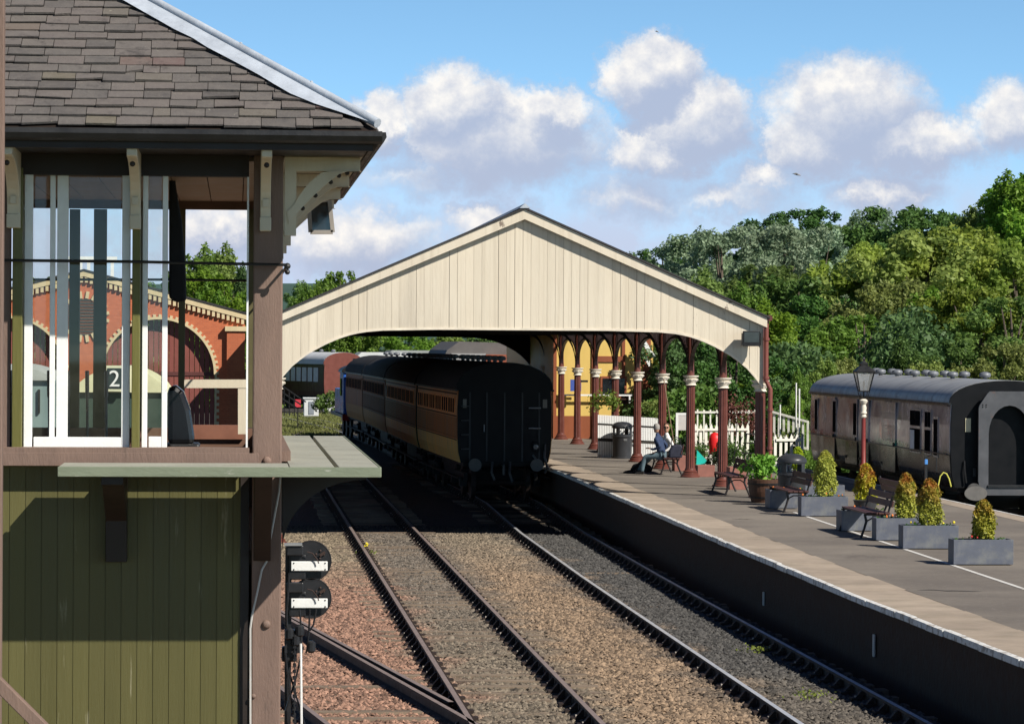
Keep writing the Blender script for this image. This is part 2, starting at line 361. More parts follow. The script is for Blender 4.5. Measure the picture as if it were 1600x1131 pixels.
# the turnout that leaves the near track towards the signal box
t = thing('railway_turnout', (1.5, 40, -.17), 'turnout rails curving in from beside the signal box to the near track', 'railway track')
def ray_rail(u0, v0, u1, v1, e0=0, e1=1):
    a = gr(u0, v0); b = gr(u1, v1); return [a + (b - a) * (e0 + (e1 - e0) * i / 6) for i in range(7)]
for (pp) in (ray_rail(485, 985, 745, 1131, -.8, 1.15), ray_rail(442, 1076, 513, 1131, -1.5, 1.6), ray_rail(484, 978, 705, 1096, -.3, 1.0)):
    a, b = MB(), MB(); rail_path(a, b, pp); r = a.build('rail', M_rail, t); b.build('rail_head', M_railtop, r)
a0 = gr(485, 985); b0 = gr(745, 1131); y = b0.y - 1
while y < 52:
    f = (y - a0.y) / (b0.y - a0.y); xr = a0.x + (b0.x - a0.x) * f
    MB().obox((xr - .9, y, GZ - (.035 if 38.2 < y < 40 or 42 < y < 42.8 else .072)), 1.25, .125, .065, Matrix.Rotation(random.uniform(-.01, .01), 3, 'Z')).build('sleeper', M_sleeper, t); y += .72

# ------------------------------------------------------------------ platform
def tarmac_mat():
    m = bpy.data.materials.new('platform_tarmac'); m.use_nodes = True; t = NT(m.node_tree); p = t.n['Principled BSDF']
    co = t.coord(); n = t.noise(co, .35, 7, .6); n2 = t.noise(co, 9, 6, .75)
    c = t.mix(t.mapr(n, .35, .65), (.135, .115, .097), (.215, .185, .152)); c = t.mix(t.mapr(n2, .55, .8), c, (.25, .215, .19)); c = t.mix(t.mapr(n2, .3, .42), (.11, .09, .08), c); c = t.mix(t.mapr(t.noise(t.coord((1, .35, 1)), .9, 8, .75), .60, .66, 0, .45), c, (.085, .07, .06))
    t.l.new(c, p.inputs['Base Color']); p.inputs['Roughness'].default_value = .9
    b = t.new('ShaderNodeBump'); b.inputs['Distance'].default_value = .006; b.inputs['Strength'].default_value = .6; t.l.new(t.noise(co, 60, 3), b.inputs['Height']); t.l.new(b.outputs[0], p.inputs['Normal']); return m
M_tar = tarmac_mat()
M_cope = mat('coping_slab', (.36, .29, .225), .9, .16, 4, .3, 50, c2=(.24, .20, .15), c2s=2, c2t=(.5, .7), island=.10)
M_copew = mat('white_edge_paint', (.74, .73, .70), .6, .1, 8, c2=(.34, .30, .26), c2s=7, c2t=(.52, .62))
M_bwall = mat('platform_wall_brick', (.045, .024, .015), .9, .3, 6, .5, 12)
def edge_x(y):
    pts = [(0, gr(1600, 1032, PZ).x), (gr(1600, 1032, PZ).y, gr(1600, 1032, PZ).x), (gr(1352, 937, PZ).y, gr(1352, 937, PZ).x), (gr(1165, 860, PZ).y, gr(1165, 860, PZ).x),
           (gr(870, 735, PZ).y, gr(870, 735, PZ).x), (105, 8.55), (120, 8.35), (140, 8.1), (170, 6.8), (240, -.5)]
    for (a, b), (c, d) in zip(pts, pts[1:]):
        if a <= y <= c: return b + (d - b) * (y - a) / (c - a)
    return pts[-1][1]
ye = [15, 25, 30, 35, 40, 45, 50, 55, 60, 65, 70, 75, 80, 85, 90, 97, 105, 112, 120, 130, 140, 155, 170]
XR = 16.2
mb = MB()
n = len(ye); top = [(edge_x(y) + .93, y, PZ) for y in ye]; rt = [(XR - .5, y, PZ) for y in ye]; bt = [(edge_x(y) + .1, y, -.4) for y in ye]; tl = [(edge_x(y) + .1, y, PZ - .12) for y in ye]; rb = [(XR - .05, y, -.4) for y in ye]; rtt = [(XR - .05, y, PZ - .1) for y in ye]
mb.add(top + rt, [(i, i + n, i + 1 + n, i + 1) for i in range(n - 1)]); struct(mb.build('platform', M_tar))
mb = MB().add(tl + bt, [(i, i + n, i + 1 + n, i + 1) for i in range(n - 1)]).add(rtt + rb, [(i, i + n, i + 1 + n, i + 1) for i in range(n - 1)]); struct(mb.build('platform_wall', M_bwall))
mb = MB(); mw = MB(); y = 24.0
while y < 130:
    L = .92; a, b = y + .006, y + L - .006; x0, x1 = edge_x(a), edge_x(b); dz = random.uniform(-.004, .004); s = random.uniform(-.012, .012)
    mb.add([(x0 + s + .076, a, PZ + dz), (x0 + .95, a, PZ + dz), (x1 + .95, b, PZ + dz), (x1 + s + .076, b, PZ + dz), (x0 + s + .10, a, PZ - .12), (x0 + .95, a, PZ - .12), (x1 + .95, b, PZ - .12), (x1 + s + .10, b, PZ - .12)],
           [(0, 3, 2, 1), (4, 5, 6, 7), (0, 1, 5, 4), (1, 2, 6, 5), (2, 3, 7, 6), (3, 0, 4, 7)])
    mw.add([(x0 + s, a, PZ + dz - .005), (x0 + .075 + s, a, PZ + dz + .002), (x1 + .075 + s, b, PZ + dz + .002), (x1 + s, b, PZ + dz - .005), (x0 + s, a, PZ - .085), (x0 + .099 + s, a, PZ - .085), (x1 + .099 + s, b, PZ - .085), (x1 + s, b, PZ - .085)],
           [(0, 3, 2, 1), (4, 5, 6, 7), (0, 1, 5, 4), (1, 2, 6, 5), (2, 3, 7, 6), (3, 0, 4, 7)])
    y += L
struct(mb.build('platform_coping', M_cope)); struct(mw.build('platform_edge_stone', M_copew))
mb = MB(); lx = gr(1600, 920, PZ); l2 = gr(1240, 800, PZ)
dl = (l2 - lx); a = lx - dl * .8; b = lx + dl * 1.0; mb.add([(a.x - .04, a.y, PZ + .005), (a.x + .04, a.y, PZ + .005), (b.x + .04, b.y, PZ + .005), (b.x - .04, b.y, PZ + .005)], [(0, 1, 2, 3)])
struct(mb.build('platform_white_line', mat('worn_line_paint', (.62, .60, .57), .7, .15, 6, c2=(.3, .27, .24), c2s=6, c2t=(.58, .66))))
mb = MB(); mb.box(XR - .5, XR, 24, 128, PZ - .1, PZ + .004); struct(mb.build('platform_far_coping', M_cope))
mb = MB(); mb.box(XR - .06, XR + .004, 24, 128, PZ - .08, PZ + .01); struct(mb.build('platform_far_edge_line', M_copew))
# thin dark streaks on the tarmac; the first paints in a cast shadow
mb = MB()
for (u, v, L, wd) in ((1480, 921, .9, .07), (1160, 810, .5, .05), (1095, 738, 2.5, .05), (1040, 762, 3.2, .045), (1000, 722, 2.2, .05), (1110, 778, 2.6, .04)):
    p = gr(u, v, PZ + .004); k = 7
    ptsA = [(p.x - L / 2 + L * i / k, p.y + random.uniform(-.12, .12) - .25 * i / k, PZ + .004) for i in range(k + 1)]
    mb.add([(x, yv - wd / 2 * math.sin(math.pi * i / k) - .003, z) for i, (x, yv, z) in enumerate(ptsA)] + [(x, yv + wd * math.sin(math.pi * i / k) + .003, z) for i, (x, yv, z) in enumerate(ptsA)], [(i, i + 1, i + 2 + k, i + 1 + k) for i in range(k)])
struct(mb.build('platform_dark_streaks', mat('dark_streak', (.02, .018, .017), .6)))

for (u, v, hh, lab) in ((1198, 935, .22, 'small pale vertical plate on the dark platform wall, the farther one'), (1374, 1008, .3, 'small pale vertical plate on the dark platform wall, the nearer one')):
    xw_ = edge_x(60) + .09; p = ax(u, v, xw_); xw_ = edge_x(p.y) + .095; o = MB().box(xw_ - .02, xw_, p.y - .05, p.y + .05, p.z - hh / 2, p.z + hh / 2).build('wall_plate', mat('pale_plate', (.55, .53, .5), .6), None); tag(o, lab, 'plate')
# ------------------------------------------------------------------ signal box
YW = 23.26; YF = YW - 1.0; YB = 29.9
def pb(mb, u0, u1, v0, v1, Y0, Y1):   # box whose near face covers the measured rectangle
    a = at(u0, v1, Y0); b = at(u1, v0, Y0); return mb.box(a.x, b.x, Y0, Y1, a.z, b.z)
xR = at(443, 540, YW).x; XL = -4.4
SB = thing('signal_box', (xR - 1.5, YW + 3, -.4), 'timber signal box with slate hipped roof, white sash windows and olive green boards', 'signal box')
zc = lambda v, Y=YW: at(200, v, Y).z
# lower wall boards
mb = MB(); x = at(5, 900, YW).x; x = XL; wdt = .1148; xend = at(388, 900, YW).x
x = xend
while x > XL:
    mb.box(x - wdt + .004, x, YW + .05, YW + .075, -.4, zc(706)); mb.box(x - wdt, x - wdt + .004, YW + .058, YW + .075, -.4, zc(706)); x -= wdt
mb.build('boarded_wall', M_olive_board, SB)
mb = MB().box(XL, xend, YW + .076, YW + .12, -.4, zc(706)); mb.box(xR - .09, xR - .02, YW + .2, YB, -.4, zc(706));  mb.box(XL, XL + .08, YW + .12, YB, -.4, zc(706))
mb.build('wall', M_olive_board, SB)
mb = MB().box(XL, xR - .03, YB - .08, YB, -.4, zc(684) - .25); mb.build('rear_lower_wall', M_inner, SB)
mb = MB().box(XL + .1, xR - .1, YW + .13, YB - .1, 2.75, 2.85); mb.build('floor', M_inner, SB)
mb = MB(); pb(mb, 390, 443, 232, 1500, YW, YW + .24); mb.build('corner_post', M_post, SB, bevel=.012)
mb = MB(); pb(mb, 372, 389.5, 742, 1500, YW + .035, YW + .12); mb.build('corner_trim', M_dark, SB)
mb = MB(); pb(mb, -150, 389.5, 700, 727, YW - .11, YW + .17); pb(mb, -150, 404, 708, 727, YW - .115, YW - .11); mb.build('window_sill', M_post, SB, bevel=.006)
mb = MB(); pb(mb, -900, 389.5, 232, 263, YW + .01, YW + .16); mb.build('header_beam', M_dark, SB)
mb = MB(); pb(mb, 18, 36, 262, 700, YW - .02, YW + .15); mb.build('mullion', M_olive, SB, bevel=.006)
mb = MB(); pb(mb, 205, 220, 262, 706, YW - .03, YW + .15); mb.build('mullion', M_olive, SB, bevel=.006)
mb = MB(); pb(mb, -70, 17.5, 262, 700, YW + .02, YW + .1); mb.build('side_panel', M_post, SB)
# windows: outer frame + sash + pane
def sash(u0, u1, v0, v1, stile, top, bot, Y, th=.045, pane=True, mid=()):
    o = MB(); pb(o, u0, u0 + stile, v0, v1, Y, Y + th); pb(o, u1 - stile, u1, v0, v1, Y, Y + th)
    pb(o, u0 + stile, u1 - stile, v0, v0 + top, Y + .001, Y + th); pb(o, u0 + stile, u1 - stile, v1 - bot, v1, Y + .001, Y + th)
    for m_ in mid: pb(o, m_[0], m_[1], v0 + top, v1 - bot, Y + .002, Y + th)
    f = o.build('window', M_white, SB, bevel=.004)
    if pane:
        p = MB(); yq_ = YW + .156 if u0 < 100 else Y + th * .5; a_ = at(u0 + stile - 1, v1 - bot + 1, yq_); b_ = at(u1 - stile + 1, v0 + top, yq_); p.add([(a_.x, a_.y, a_.z), (b_.x, a_.y, a_.z), (b_.x, a_.y, b_.z), (a_.x, a_.y, b_.z)], [(0, 1, 2, 3)]); p.build('pane', M_glass, f)
    return f
sash(36.5, 204.5, 262, 706, 15.5, 8, 23, YW + .04)
mb = MB(); pb(mb, 76.5, 87, 262, 702, YW + .10, YW + .14); pb(mb, 87.6, 107.5, 262, 702, YW + .112, YW + .15); mb.build('meeting_stile', M_white, SB, bevel=.003)
sash(221, 263, 262, 705, 11, 8, 23, YW + .04, th=.05)
mb = MB(); pb(mb, 384, 389.4, 264, 700, YW + .03, YW + .12); pb(mb, 220.5, 384, 262.5, 266, YW + .02, YW + .12); mb.build('window_frame', M_white, SB)
# back wall with its own windows
mb = MB()
a = lambda u, v: at(u, v, YB)
hz0, hz1, sz0 = a(200, 327).z, a(200, 262).z + .25, a(200, 668).z
mb.box(XL, xR - .02, YB - .1, YB - .02, hz0, hz1)
mb.box(XL, xR - .02, YB - .14, YB - .02, sz0 - .35, sz0)
mb.build('back_wall', mat('brown_interior_wall', (.16, .085, .055), .7, .2, 5), SB)
mb = MB(); pb(mb, 291, 380, 664, 686, YB - .18, YB - .1); mb.build('back_sill', mat('red_brown_ledge', (.22, .09, .055), .6, .2, 6), SB)
for (u0, u1) in ((-160, -120), (-60, -30), (20, 51), (107, 125), (145, 167), (212, 229), (278, 290), (386, 400)):
    mb = MB(); pb(mb, u0, u1, 327, 668, YB - .12, YB - .03); mb.build('back_post', mat('back_window_post', (.10, .085, .035), .6, .2, 6), SB)
mb = MB(); mb.box(xR - .1, xR - .02, YW + .24, YB, zc(262) - .05, hz1); mb.build('side_header', M_dark, SB)
for yy_ in (25.4, 27.6, YB - .15):
    MB().box(xR - .1, xR - .01, yy_, yy_ + .14, zc(706), zc(262)).build('side_post', M_post, SB)
MB().box(xR - .14, xR + .06, YW + .24, YB, zc(722), zc(706)).build('side_sill', M_post, SB)
mb = MB(); mb.box(XL, XL + .08, YW, YB, 2.6, hz1); mb.build('far_side_wall', M_inner, SB)
# ceiling boards
mb = MB(); zl = zc(255); 
for i in range(16):
    x0 = XL + .1 + i * .29; mb.add([(x0, YW + .15, zl + .03), (x0 + .283, YW + .15, zl + .03), (x0 + .283, YB - .1, zl + .02), (x0, YB - .1, zl + .02), (x0, YW + .15, zl + .06), (x0 + .283, YW + .15, zl + .06), (x0 + .283, YB - .1, zl + .05), (x0, YB - .1, zl + .05)],
         [(0, 3, 2, 1), (4, 5, 6, 7), (0, 1, 5, 4), (1, 2, 6, 5), (2, 3, 7, 6), (3, 0, 4, 7)])
mb.build('ceiling', mat('varnished_ceiling', (.30, .21, .13), .5, .2, 4), SB)
# roof
c = at(590, 208, YF); xe = c.x; ze = at(590, 203, YF).z; TP = math.tan(R(32)); xl = XL - .9; yb = YB + .9; tmax = min((xe - xl) / 2, (yb - YF) / 2)
apx = tmax
def slate_mat():
    m = bpy.data.materials.new('slate'); m.use_nodes = True; t = NT(m.node_tree); p = t.n['Principled BSDF']; co = t.coord()
    g = t.new('ShaderNodeNewGeometry').outputs['Random Per Island']
    cr = t.new('ShaderNodeValToRGB'); t.l.new(g, cr.inputs[0]); e = cr.color_ramp
    e.elements[0].color = (.066, .059, .058, 1); e.elements[1].position = .92; e.elements[1].color = (.118, .103, .097, 1)
    for ps, cl in ((.3, (.10, .09, .085, 1)), (.6, (.115, .096, .09, 1)), (.955, (.125, .11, .08, 1)), (.985, (.12, .075, .07, 1))):
        x = e.elements.new(ps); x.color = cl
    k = t.mapr(t.noise(co, 9, 7, .7), .3, .7); c = t.mix(t.m('MULTIPLY', k, .45), cr.outputs[0], (.18, .16, .14))
    c = t.mix(t.mapr(t.noise(co, 5, 7, .75), .56, .70, 0, .8), c, (.045, .04, .038)); c = t.mix(t.mapr(t.noise(co, 16, 5, .7), .66, .74), c, (.30, .28, .22))
    t.l.new(c, p.inputs['Base Color']); p.inputs['Roughness'].default_value = .75
    b = t.new('ShaderNodeBump'); b.inputs['Distance'].default_value = .008; b.inputs['Strength'].default_value = .8; t.l.new(t.noise(co, 25, 6, .7), b.inputs['Height']); t.l.new(b.outputs[0], p.inputs['Normal']); return m
M_slate = slate_mat()
def slates(org, du, dn, wid, L, hipl, hipr, mb):
    # org: eave left corner; du: along eave; dn: unit up-slope; nrm: normal
    nrm = du.cross(dn).normalized(); row = .130; k = 0; s = 0
    while s < L:
        off = (k % 2) * .115 + random.uniform(-.05, .05); x = -off - .3
        while x < wid:
            sw = random.choice((.12, .19, .21, .22, .23, .235, .24, .25, .26)); m_ = x + sw / 2
            lo = hipl * (s + row * .6); hi = wid - hipr * (s + row * .6)
            if m_ > lo - .02 and m_ < hi + .02:
                x0 = max(x + .003, hipl * (s + .02) + .03); x1 = min(x + sw - .002, wid - hipr * (s + .02) - .03)
                e = random.uniform(-.012, .010); e2 = e + random.uniform(-.010, .010) + (random.uniform(-.02, .03) if random.random() < .2 else 0); th = random.uniform(.008, .018); lf = random.uniform(.006, .020)
                top0, top1 = max(x0, hipl * (s + row) + .03), min(x1, wid - hipr * (s + row) - .03)
                if x1 > x0 and top1 > top0:
                    P = lambda a, b, h: org + du * a + dn * b + nrm * h
                    vs = [P(x0, s + e, lf), P(x1, s + e2, lf), P(top1, s + row + .02, 0), P(top0, s + row + .02, 0), P(x0, s + e, lf + th), P(x1, s + e2, lf + th), P(top1, s + row + .02, th * .6), P(top0, s + row + .02, th * .6)]
                    mb.add(vs, [(0, 3, 2, 1), (4, 5, 6, 7), (0, 1, 5, 4), (1, 2, 6, 5), (2, 3, 7, 6), (3, 0, 4, 7)])
            x += sw
        s += row; k += 1
cs, sn = math.cos(R(32)), math.sin(R(32)); L = tmax / cs
mb = MB()
slates(Vector((xl, YF, ze)), Vector((1, 0, 0)), Vector((0, cs, sn)), xe - xl, L, cs, cs, mb)
slates(Vector((xe, YF, ze)), Vector((0, 1, 0)), Vector((-cs, 0, sn)), yb - YF, L, cs, cs, mb)
roof = mb.build('roof', M_slate, SB)
zt = ze + tmax * TP; u_ = .03
mb = MB(); dz_ = -.012
A, B, Cc, D = (xl, YF, ze + dz_), (xe, YF, ze + dz_), (xe, yb, ze + dz_), (xl, yb, ze + dz_)
E, F_ = ((xl + xe) / 2, YF + tmax, zt + dz_), ((xl + xe) / 2, yb - tmax, zt + dz_)
mb.add([A, B, Cc, D, E, F_], [(0, 1, 4), (1, 2, 5, 4), (2, 3, 5), (3, 0, 4, 5), (0, 3, 2, 1)]); mb.build('roof_deck', M_dark, SB)
# lead hip: two wings and a roll
mb = MB(); hd = Vector((-1, 1, TP)).normalized(); o0 = Vector((xe, YF, ze)); e0 = Vector((xe, YF, ze + .012))
def hp(t, side, wd): # point on the hip at run t, wd metres out on the front (side 0) or right (side 1) slope
    b = o0 + Vector((-t, t, t * TP))
    return b + (Vector((-wd, 0, 0)) if side == 0 else Vector((0, wd, 0))) + (Vector((0, -sn, cs)) if side == 0 else Vector((sn, 0, cs))) * .042
for side in (0, 1):
    n_ = 26; pts = []
    for i in range(n_ + 1):
        t_ = .02 + (tmax - .02) * i / n_; pts += [hp(t_, side, 0), hp(t_, side, .21 + random.uniform(-.012, .012) if t_ > .3 else .21 * t_ / .3)]
    mb.add(pts, [(2 * i, 2 * i + 1, 2 * i + 3, 2 * i + 2) for i in range(n_)])
mb.build('hip_flashing', M_lead, roof, smooth=True)
mb = MB(); mb.tube([o0 + Vector((-t_, t_, t_ * TP + .045)) for t_ in np.linspace(.0, tmax, 24)], .034, 10); hr = mb.build('hip_roll', M_lead, roof, smooth=True)
mb = MB()
for t_ in (.45, .95, 1.6, 2.3): mb.ball(o0 + Vector((-t_, t_, t_ * TP + .08)), .012, 6, 4)
mb.build('nail_heads', M_lead, roof)
# fascia, gutter, soffit
zg = at(590, 203, YF).z; zf = at(590, 236, YF).z
mb = MB(); mb.box(xl, xe - .03, YF + .03, YF + .06, zf, zg); mb.box(xe - .06, xe - .03, YF + .06, yb, zf, zg); mb.box(xl, xe - .03, yb - .06, yb - .03, zf, zg); mb.build('fascia', M_dark, SB)
mb = MB()
gp = [(-.05, -.015), (.05, -.015), (.05, -.055), (.0, -.10), (-.035, -.085), (-.055, -.05)]
mb.prism([(YF - .02 + a, zg + b) for a, b in gp], 'x', xl, xe + .03); mb.prism([(xe + .01 - a, zg + b) for a, b in gp], 'y', YF + .031, yb); mb.build('gutter', M_black, SB)
mb = MB(); n_ = 9
for i in range(n_): y0 = YF + .062 + i * (YW - YF - .07) / n_; mb.box(xl, xe - .062, y0, y0 + .105, zf + .015, zf + .03)
mb.build('front_soffit', M_dark, SB); mb = MB(); y0 = YW + .01
while y0 < yb - .1: mb.box(xR + .002, xe - .062, y0, y0 + .105, zf + .015, zf + .03); y0 += .11
mb.build('soffit', M_cream, SB)
mb = MB()
mb.box(XL, xR - .02, YW + .05, YW + .12, zc(236), zf + .014); mb.build('eave_board', M_dark, SB)
# front eave brackets
def bracket(u0, u1, vtop, vbot):
    mb = MB(); uL, uR = at(u0, 300, YW - .06).x, at(u1, 300, YW - .06).x; zt_, zb = at(u0, vtop, YW - .1).z, at(u0, vbot, YW - .1).z
    ymax = YW - .001; pr = [(ymax, zb), (ymax, zt_)]
    pr += [(YF + .07, zt_), (YF + .07, zt_ - .11)]
    for i in range(9): a_ = i / 8 * math.pi / 2; pr.append((YF + .12 + .76 * math.sin(a_), zt_ - .12 - (zt_ - zb - .28) * (1 - math.cos(a_))))
    pr += [(ymax - .11, zb + .10), (ymax - .085, zb)]
    mb.prism(pr, 'x', uL, uR); mb.box(uL - .004, uR + .004, ymax - .12, ymax - .1 + .0, zb, zb + .1)
    b_ = mb.build('bracket', M_cream, SB, bevel=.006)
    k = MB(); xm = (uL + uR) / 2; k.box(xm - .02, xm + .02, ymax - .155, ymax - .09, zb + .17, zb + .225); k.build('bracket_stud', M_cream, b_)
    k = MB(); k.ball((xm, YF + .2, zt_ - .16), .02, 8, 5); k.build('bolt', M_dark, b_)
bracket(12, 32, 228, 356); bracket(204, 220, 230, 358); bracket(407, 423, 232, 361)
# side eave brackets
for j, yb_ in enumerate((YW + .02, YW + 2.3, YW + 4.5, YB - .3)):
    mb = MB(); zt_ = zf + .01; zb = at(450, 368, YW).z; X0, X1 = xR + .002, xe - .08
    leg = .085
    mb.box(X0, X0 + leg, yb_, yb_ + .09, zb, zt_ - .1); mb.box(X0, X1, yb_, yb_ + .09, zt_ - .1, zt_)
    lo = [(452, 350), (458, 342), (465, 333), (473, 323), (482, 314), (493, 303), (505, 292), (517, 282), (530, 272), (543, 262), (556, 253), (562, 250), (566, 248)]
    hi = [(448, 330), (455, 325), (461, 318), (466, 308), (472, 300), (480, 289), (490, 280), (502, 270), (515, 262), (528, 257), (540, 252), (548, 248), (556, 245)]
    arc = [(at(u, v, YW).x, min(at(u, v, YW).z, zt_ - .1)) for u, v in hi]; arc2 = [(at(u, v, YW).x, min(at(u, v, YW).z, zt_ - .1)) for u, v in lo]
    arc = [(a_, max(b_, arc2[i_][1] + .004)) for i_, (a_, b_) in enumerate(arc)]
    for i in range(12):
        mb.prism([arc[i], arc[i + 1], arc2[i + 1], arc2[i]], 'y', yb_ - .012, yb_ + .10)
    b_ = mb.build('side_bracket', M_cream, SB)
    if j: continue
    k = MB()
    for i in (3, 5, 7, 8, 9): k.ball((arc2[i][0], yb_ + .03, arc2[i][1] - .01), .018, 6, 4)
    k.build('bolt', M_dark, b_)
# open hopper window hanging out at the far end
ho = MB(); Yh = 28.6
def q_(u, v, d=0): p_ = at(u, v, Yh + d); return (p_.x, p_.y, p_.z)
L0, L1, L2, L3 = (478, 310), (517, 303), (524, 367), (482, 366)
def framebar(a_, b_, w_=.045): MB_ = ho.bar(q_(*a_), q_(*b_), w_, .06, up=(0, 1, 0))
i4 = [(482, 308), (514, 306), (520, 363), (485, 363)]
for a_, b_ in zip(i4, i4[1:] + i4[:1]): framebar(a_, b_, .036)
framebar((483, 319), (516, 313), .02)
hw = ho.build('open_window', mat('grey_sash_paint', (.30, .27, .24), .6), SB)
g_ = MB(); g_.add([q_(*p_) for p_ in i4], [(0, 1, 2, 3)]); g_.add([q_(*p_, .02) for p_ in i4], [(3, 2, 1, 0)]); g_.build('pane', M_darkglass, hw)
# walkway round the box
zw1 = at(300, 730, YF).z; zw0 = at(300, 745, YF).z; xw = at(595, 738, YF).x; xwl = at(90, 738, YF).x
mb = MB(); yw = [YF + .032, YF + .335, YF + .365, YF + .62, YF + .65, YW - .17]
for a_, b_ in ((yw[0], yw[1]), (yw[2], yw[3]), (yw[4], yw[5])): mb.box(xwl, xR + .03, a_, b_, zw1 - .045, zw1)
mb.build('walkway_boards', M_walk, SB, bevel=.004)
mb = MB(); x0 = xR + .035; gapx = at(527, 738, YF).x
mb.box(x0, gapx - .016, YF + .032, 30.05, zw1 - .045, zw1 + .002); mb.box(gapx + .016, xw - .01, YF + .032, 30.05, zw1 - .045, zw1 + .001); mb.build('side_walkway_boards', M_walk, SB, bevel=.004)
mb = MB(); mb.box(xwl, xw, YF, YF + .03, zw0, zw1 + .003); mb.box(xw - .009, xw + .006, YF + .031, 30.05, zw0, zw1 + .003); mb.build('walkway_edge', M_walkface, SB, bevel=.003)
for (u0, u1) in ((166, 199), (392, 432)):
    mb = MB(); xa, xb = at(u0, 800, YW - .02).x, at(u1, 800, YW - .02).x
    zb = at(u0, 878, YW - .1).z; mb.prism([(YW + .048, zb), (YW - .10, zb), (YW - .13, zb + .3), (YF + .25, zw0 - .08), (YF + .06, zw0 - .06), (YF + .06, zw0 - .001), (YW + .048, zw0 - .001)], 'x', xa, xb) if u0 < 300 else mb.prism([(YW - .001, at(u0, 875, YW).z), (YW - .07, at(u0, 875, YW).z), (YF + .2, zw0 - .08), (YF + .1, zw0 - .001), (YW - .001, zw0 - .001)], 'x', xa + .02, xb - .04)
    mb.build('walkway_bracket', M_dark, SB, bevel=.005)
for yb_ in (YW + .05, YW + 2.2, YW + 4.4, YB - .4):
    mb = MB(); zb = at(446, 860, YW).z
    arc = [(xR + .001 + .60 * (1 - math.cos(k_ / 10 * math.pi / 2)), zb + (zw0 - zb - .06) * math.sin(k_ / 10 * math.pi / 2)) for k_ in range(11)]
    arc += [(xw - .03, zw0 - .002), (xR + .001, zw0 - .002)]; mb.prism([(xR + .001, zb)] + arc[1:], 'y', yb_, yb_ + .09); mb.build('side_walkway_bracket', M_dark, SB)
# guard rail, bolts, cable
mb = MB(); mb.tube([at(-20, 406.5, YW - .16), at(210, 409, YW - .16), at(449, 414, YW - .16)], .011, 6); 
mb.tube([at(449, 414, YW - .16), ax(449, 414, at(449, 414, YW - .16).x) + Vector((0, 6.6, 0))], .011, 6); mb.ball(at(449, 416, YW - .16), .024, 8, 6); mb.ball(at(449, 425, YW + .1), .02, 8, 6)
mb.build('guard_rail', M_black, SB)
mb = MB(); mb.tube([at(290, 437, YB + .05), at(386, 438.5, YB + .05)], .012, 6); mb.tube([at(-160, 437, YB + .05), at(290, 437, YB + .05)], .012, 6); mb.build('rear_guard_rail', M_black, SB)
for (u, v) in ((417, 720), (416, 975), (396, 1087)):
    mb = MB(); r_ = .032 if v < 1000 else .018; p = at(u, v, YW); mb.ball((p.x, p.y - .005, p.z), r_, 12, 8, 1, .7, 1); mb.build('bolt_head', M_post, SB, smooth=True)
mb = MB(); cp = [(438, 745), (436, 768), (430, 800), (423, 838), (419, 860), (416, 878), (409, 890), (402, 925), (394, 960), (391, 982), (391, 1131)]
mb.tube([at(u, v, YW - .03) for u, v in cp], .008, 6); mb.build('cable', mat('grey_cable', (.5, .48, .45), .5), SB)
# braces at the lower left: a painted timber of the footbridge in front
mb = MB(); mb.bar(at(-60, 1010, 19.5), at(95, 1165, 19.5), .075, .1, up=(0, 1, 0)); o = mb.build('footbridge_brace', M_post, None, bevel=.006)
tag(o, 'brown painted diagonal timber crossing in front of the olive boards at the lower left', 'timber brace')
mb = MB(); mb.box(at(-30, 500, 20).x, at(4, 500, 20).x, 20, 20.12, -.4, 8); o = mb.build('footbridge_post', M_post, None, bevel=.006)
tag(o, 'pinkish brown timber upright in front of the signal box at the left edge', 'post')
# inside the box
ch = thing('office_chair', at(282, 690, 26.5), 'black padded chair standing behind the open sash of the signal box', 'chair')
Yc = 26.5
def pp(u, v, dy=0): return at(u, v, Yc + dy)
mb = MB(); pr = [(262, 604), (275, 602), (287, 612), (297, 640), (303, 680), (304, 694), (262, 694)]
P0 = [pp(u, v) for u, v in pr]; P1 = [p + Vector((0, .35, .0)) for p in P0]; n_ = len(pr)
mb.add(P0 + P1, [tuple(range(n_)), tuple(range(n_, 2 * n_))[::-1]] + [(i, (i + 1) % n_, (i + 1) % n_ + n_, i + n_) for i in range(n_)]); mb.build('chair_back', mat('black_vinyl', (.012, .012, .013), .25, .2, 4), ch, bevel=.04)
mb = MB(); mb.box(pp(258, 690).x, pp(312, 690).x, Yc - .1, Yc + .5, pp(280, 700).z, pp(280, 693).z); mb.build('chair_seat', M_black, ch, bevel=.02)
mb = MB(); mb.tube([pp(283, 700, .2), (pp(283, 700).x, Yc + .2, 2.87)], .03, 8); mb.obox((pp(283, 700).x, Yc + .2, 2.88), .28, .03, .02, Matrix.Identity(3)); mb.obox((pp(283, 700).x, Yc + .2, 2.88), .03, .28, .018, Matrix.Identity(3)); mb.build('chair_base', M_black, ch)
ct = thing('hanging_coat', at(272, 400, 26.2), 'long black coat hanging inside the open signal box window', 'coat')
mb = MB(); prc = [(264, 270), (272, 268), (276, 300), (284, 345), (290, 420), (291, 470), (276, 472), (264, 466)]
P0 = [at(u, v, 26.2) for u, v in prc]; P1 = [p + Vector((0, .16, 0)) for p in P0]; n_ = len(prc)
mb.add(P0 + P1, [tuple(range(n_)), tuple(range(n_, 2 * n_))[::-1]] + [(i, (i + 1) % n_, (i + 1) % n_ + n_, i + n_) for i in range(n_)]); mb.build('coat_body', mat('black_cloth', (.01, .01, .011), .8), ct, bevel=.03)
mb = MB(); mb.tube([at(270, 262, 26.28), at(272, 300, 26.28)], .008, 6); mb.build('hanger', M_black, ct)
lf = thing('lever_frame', (at(284, 640, 27.4).x, 27.4, 2.85), 'dark steel lever frame with a pale handle seen low in the signal box', 'lever frame')
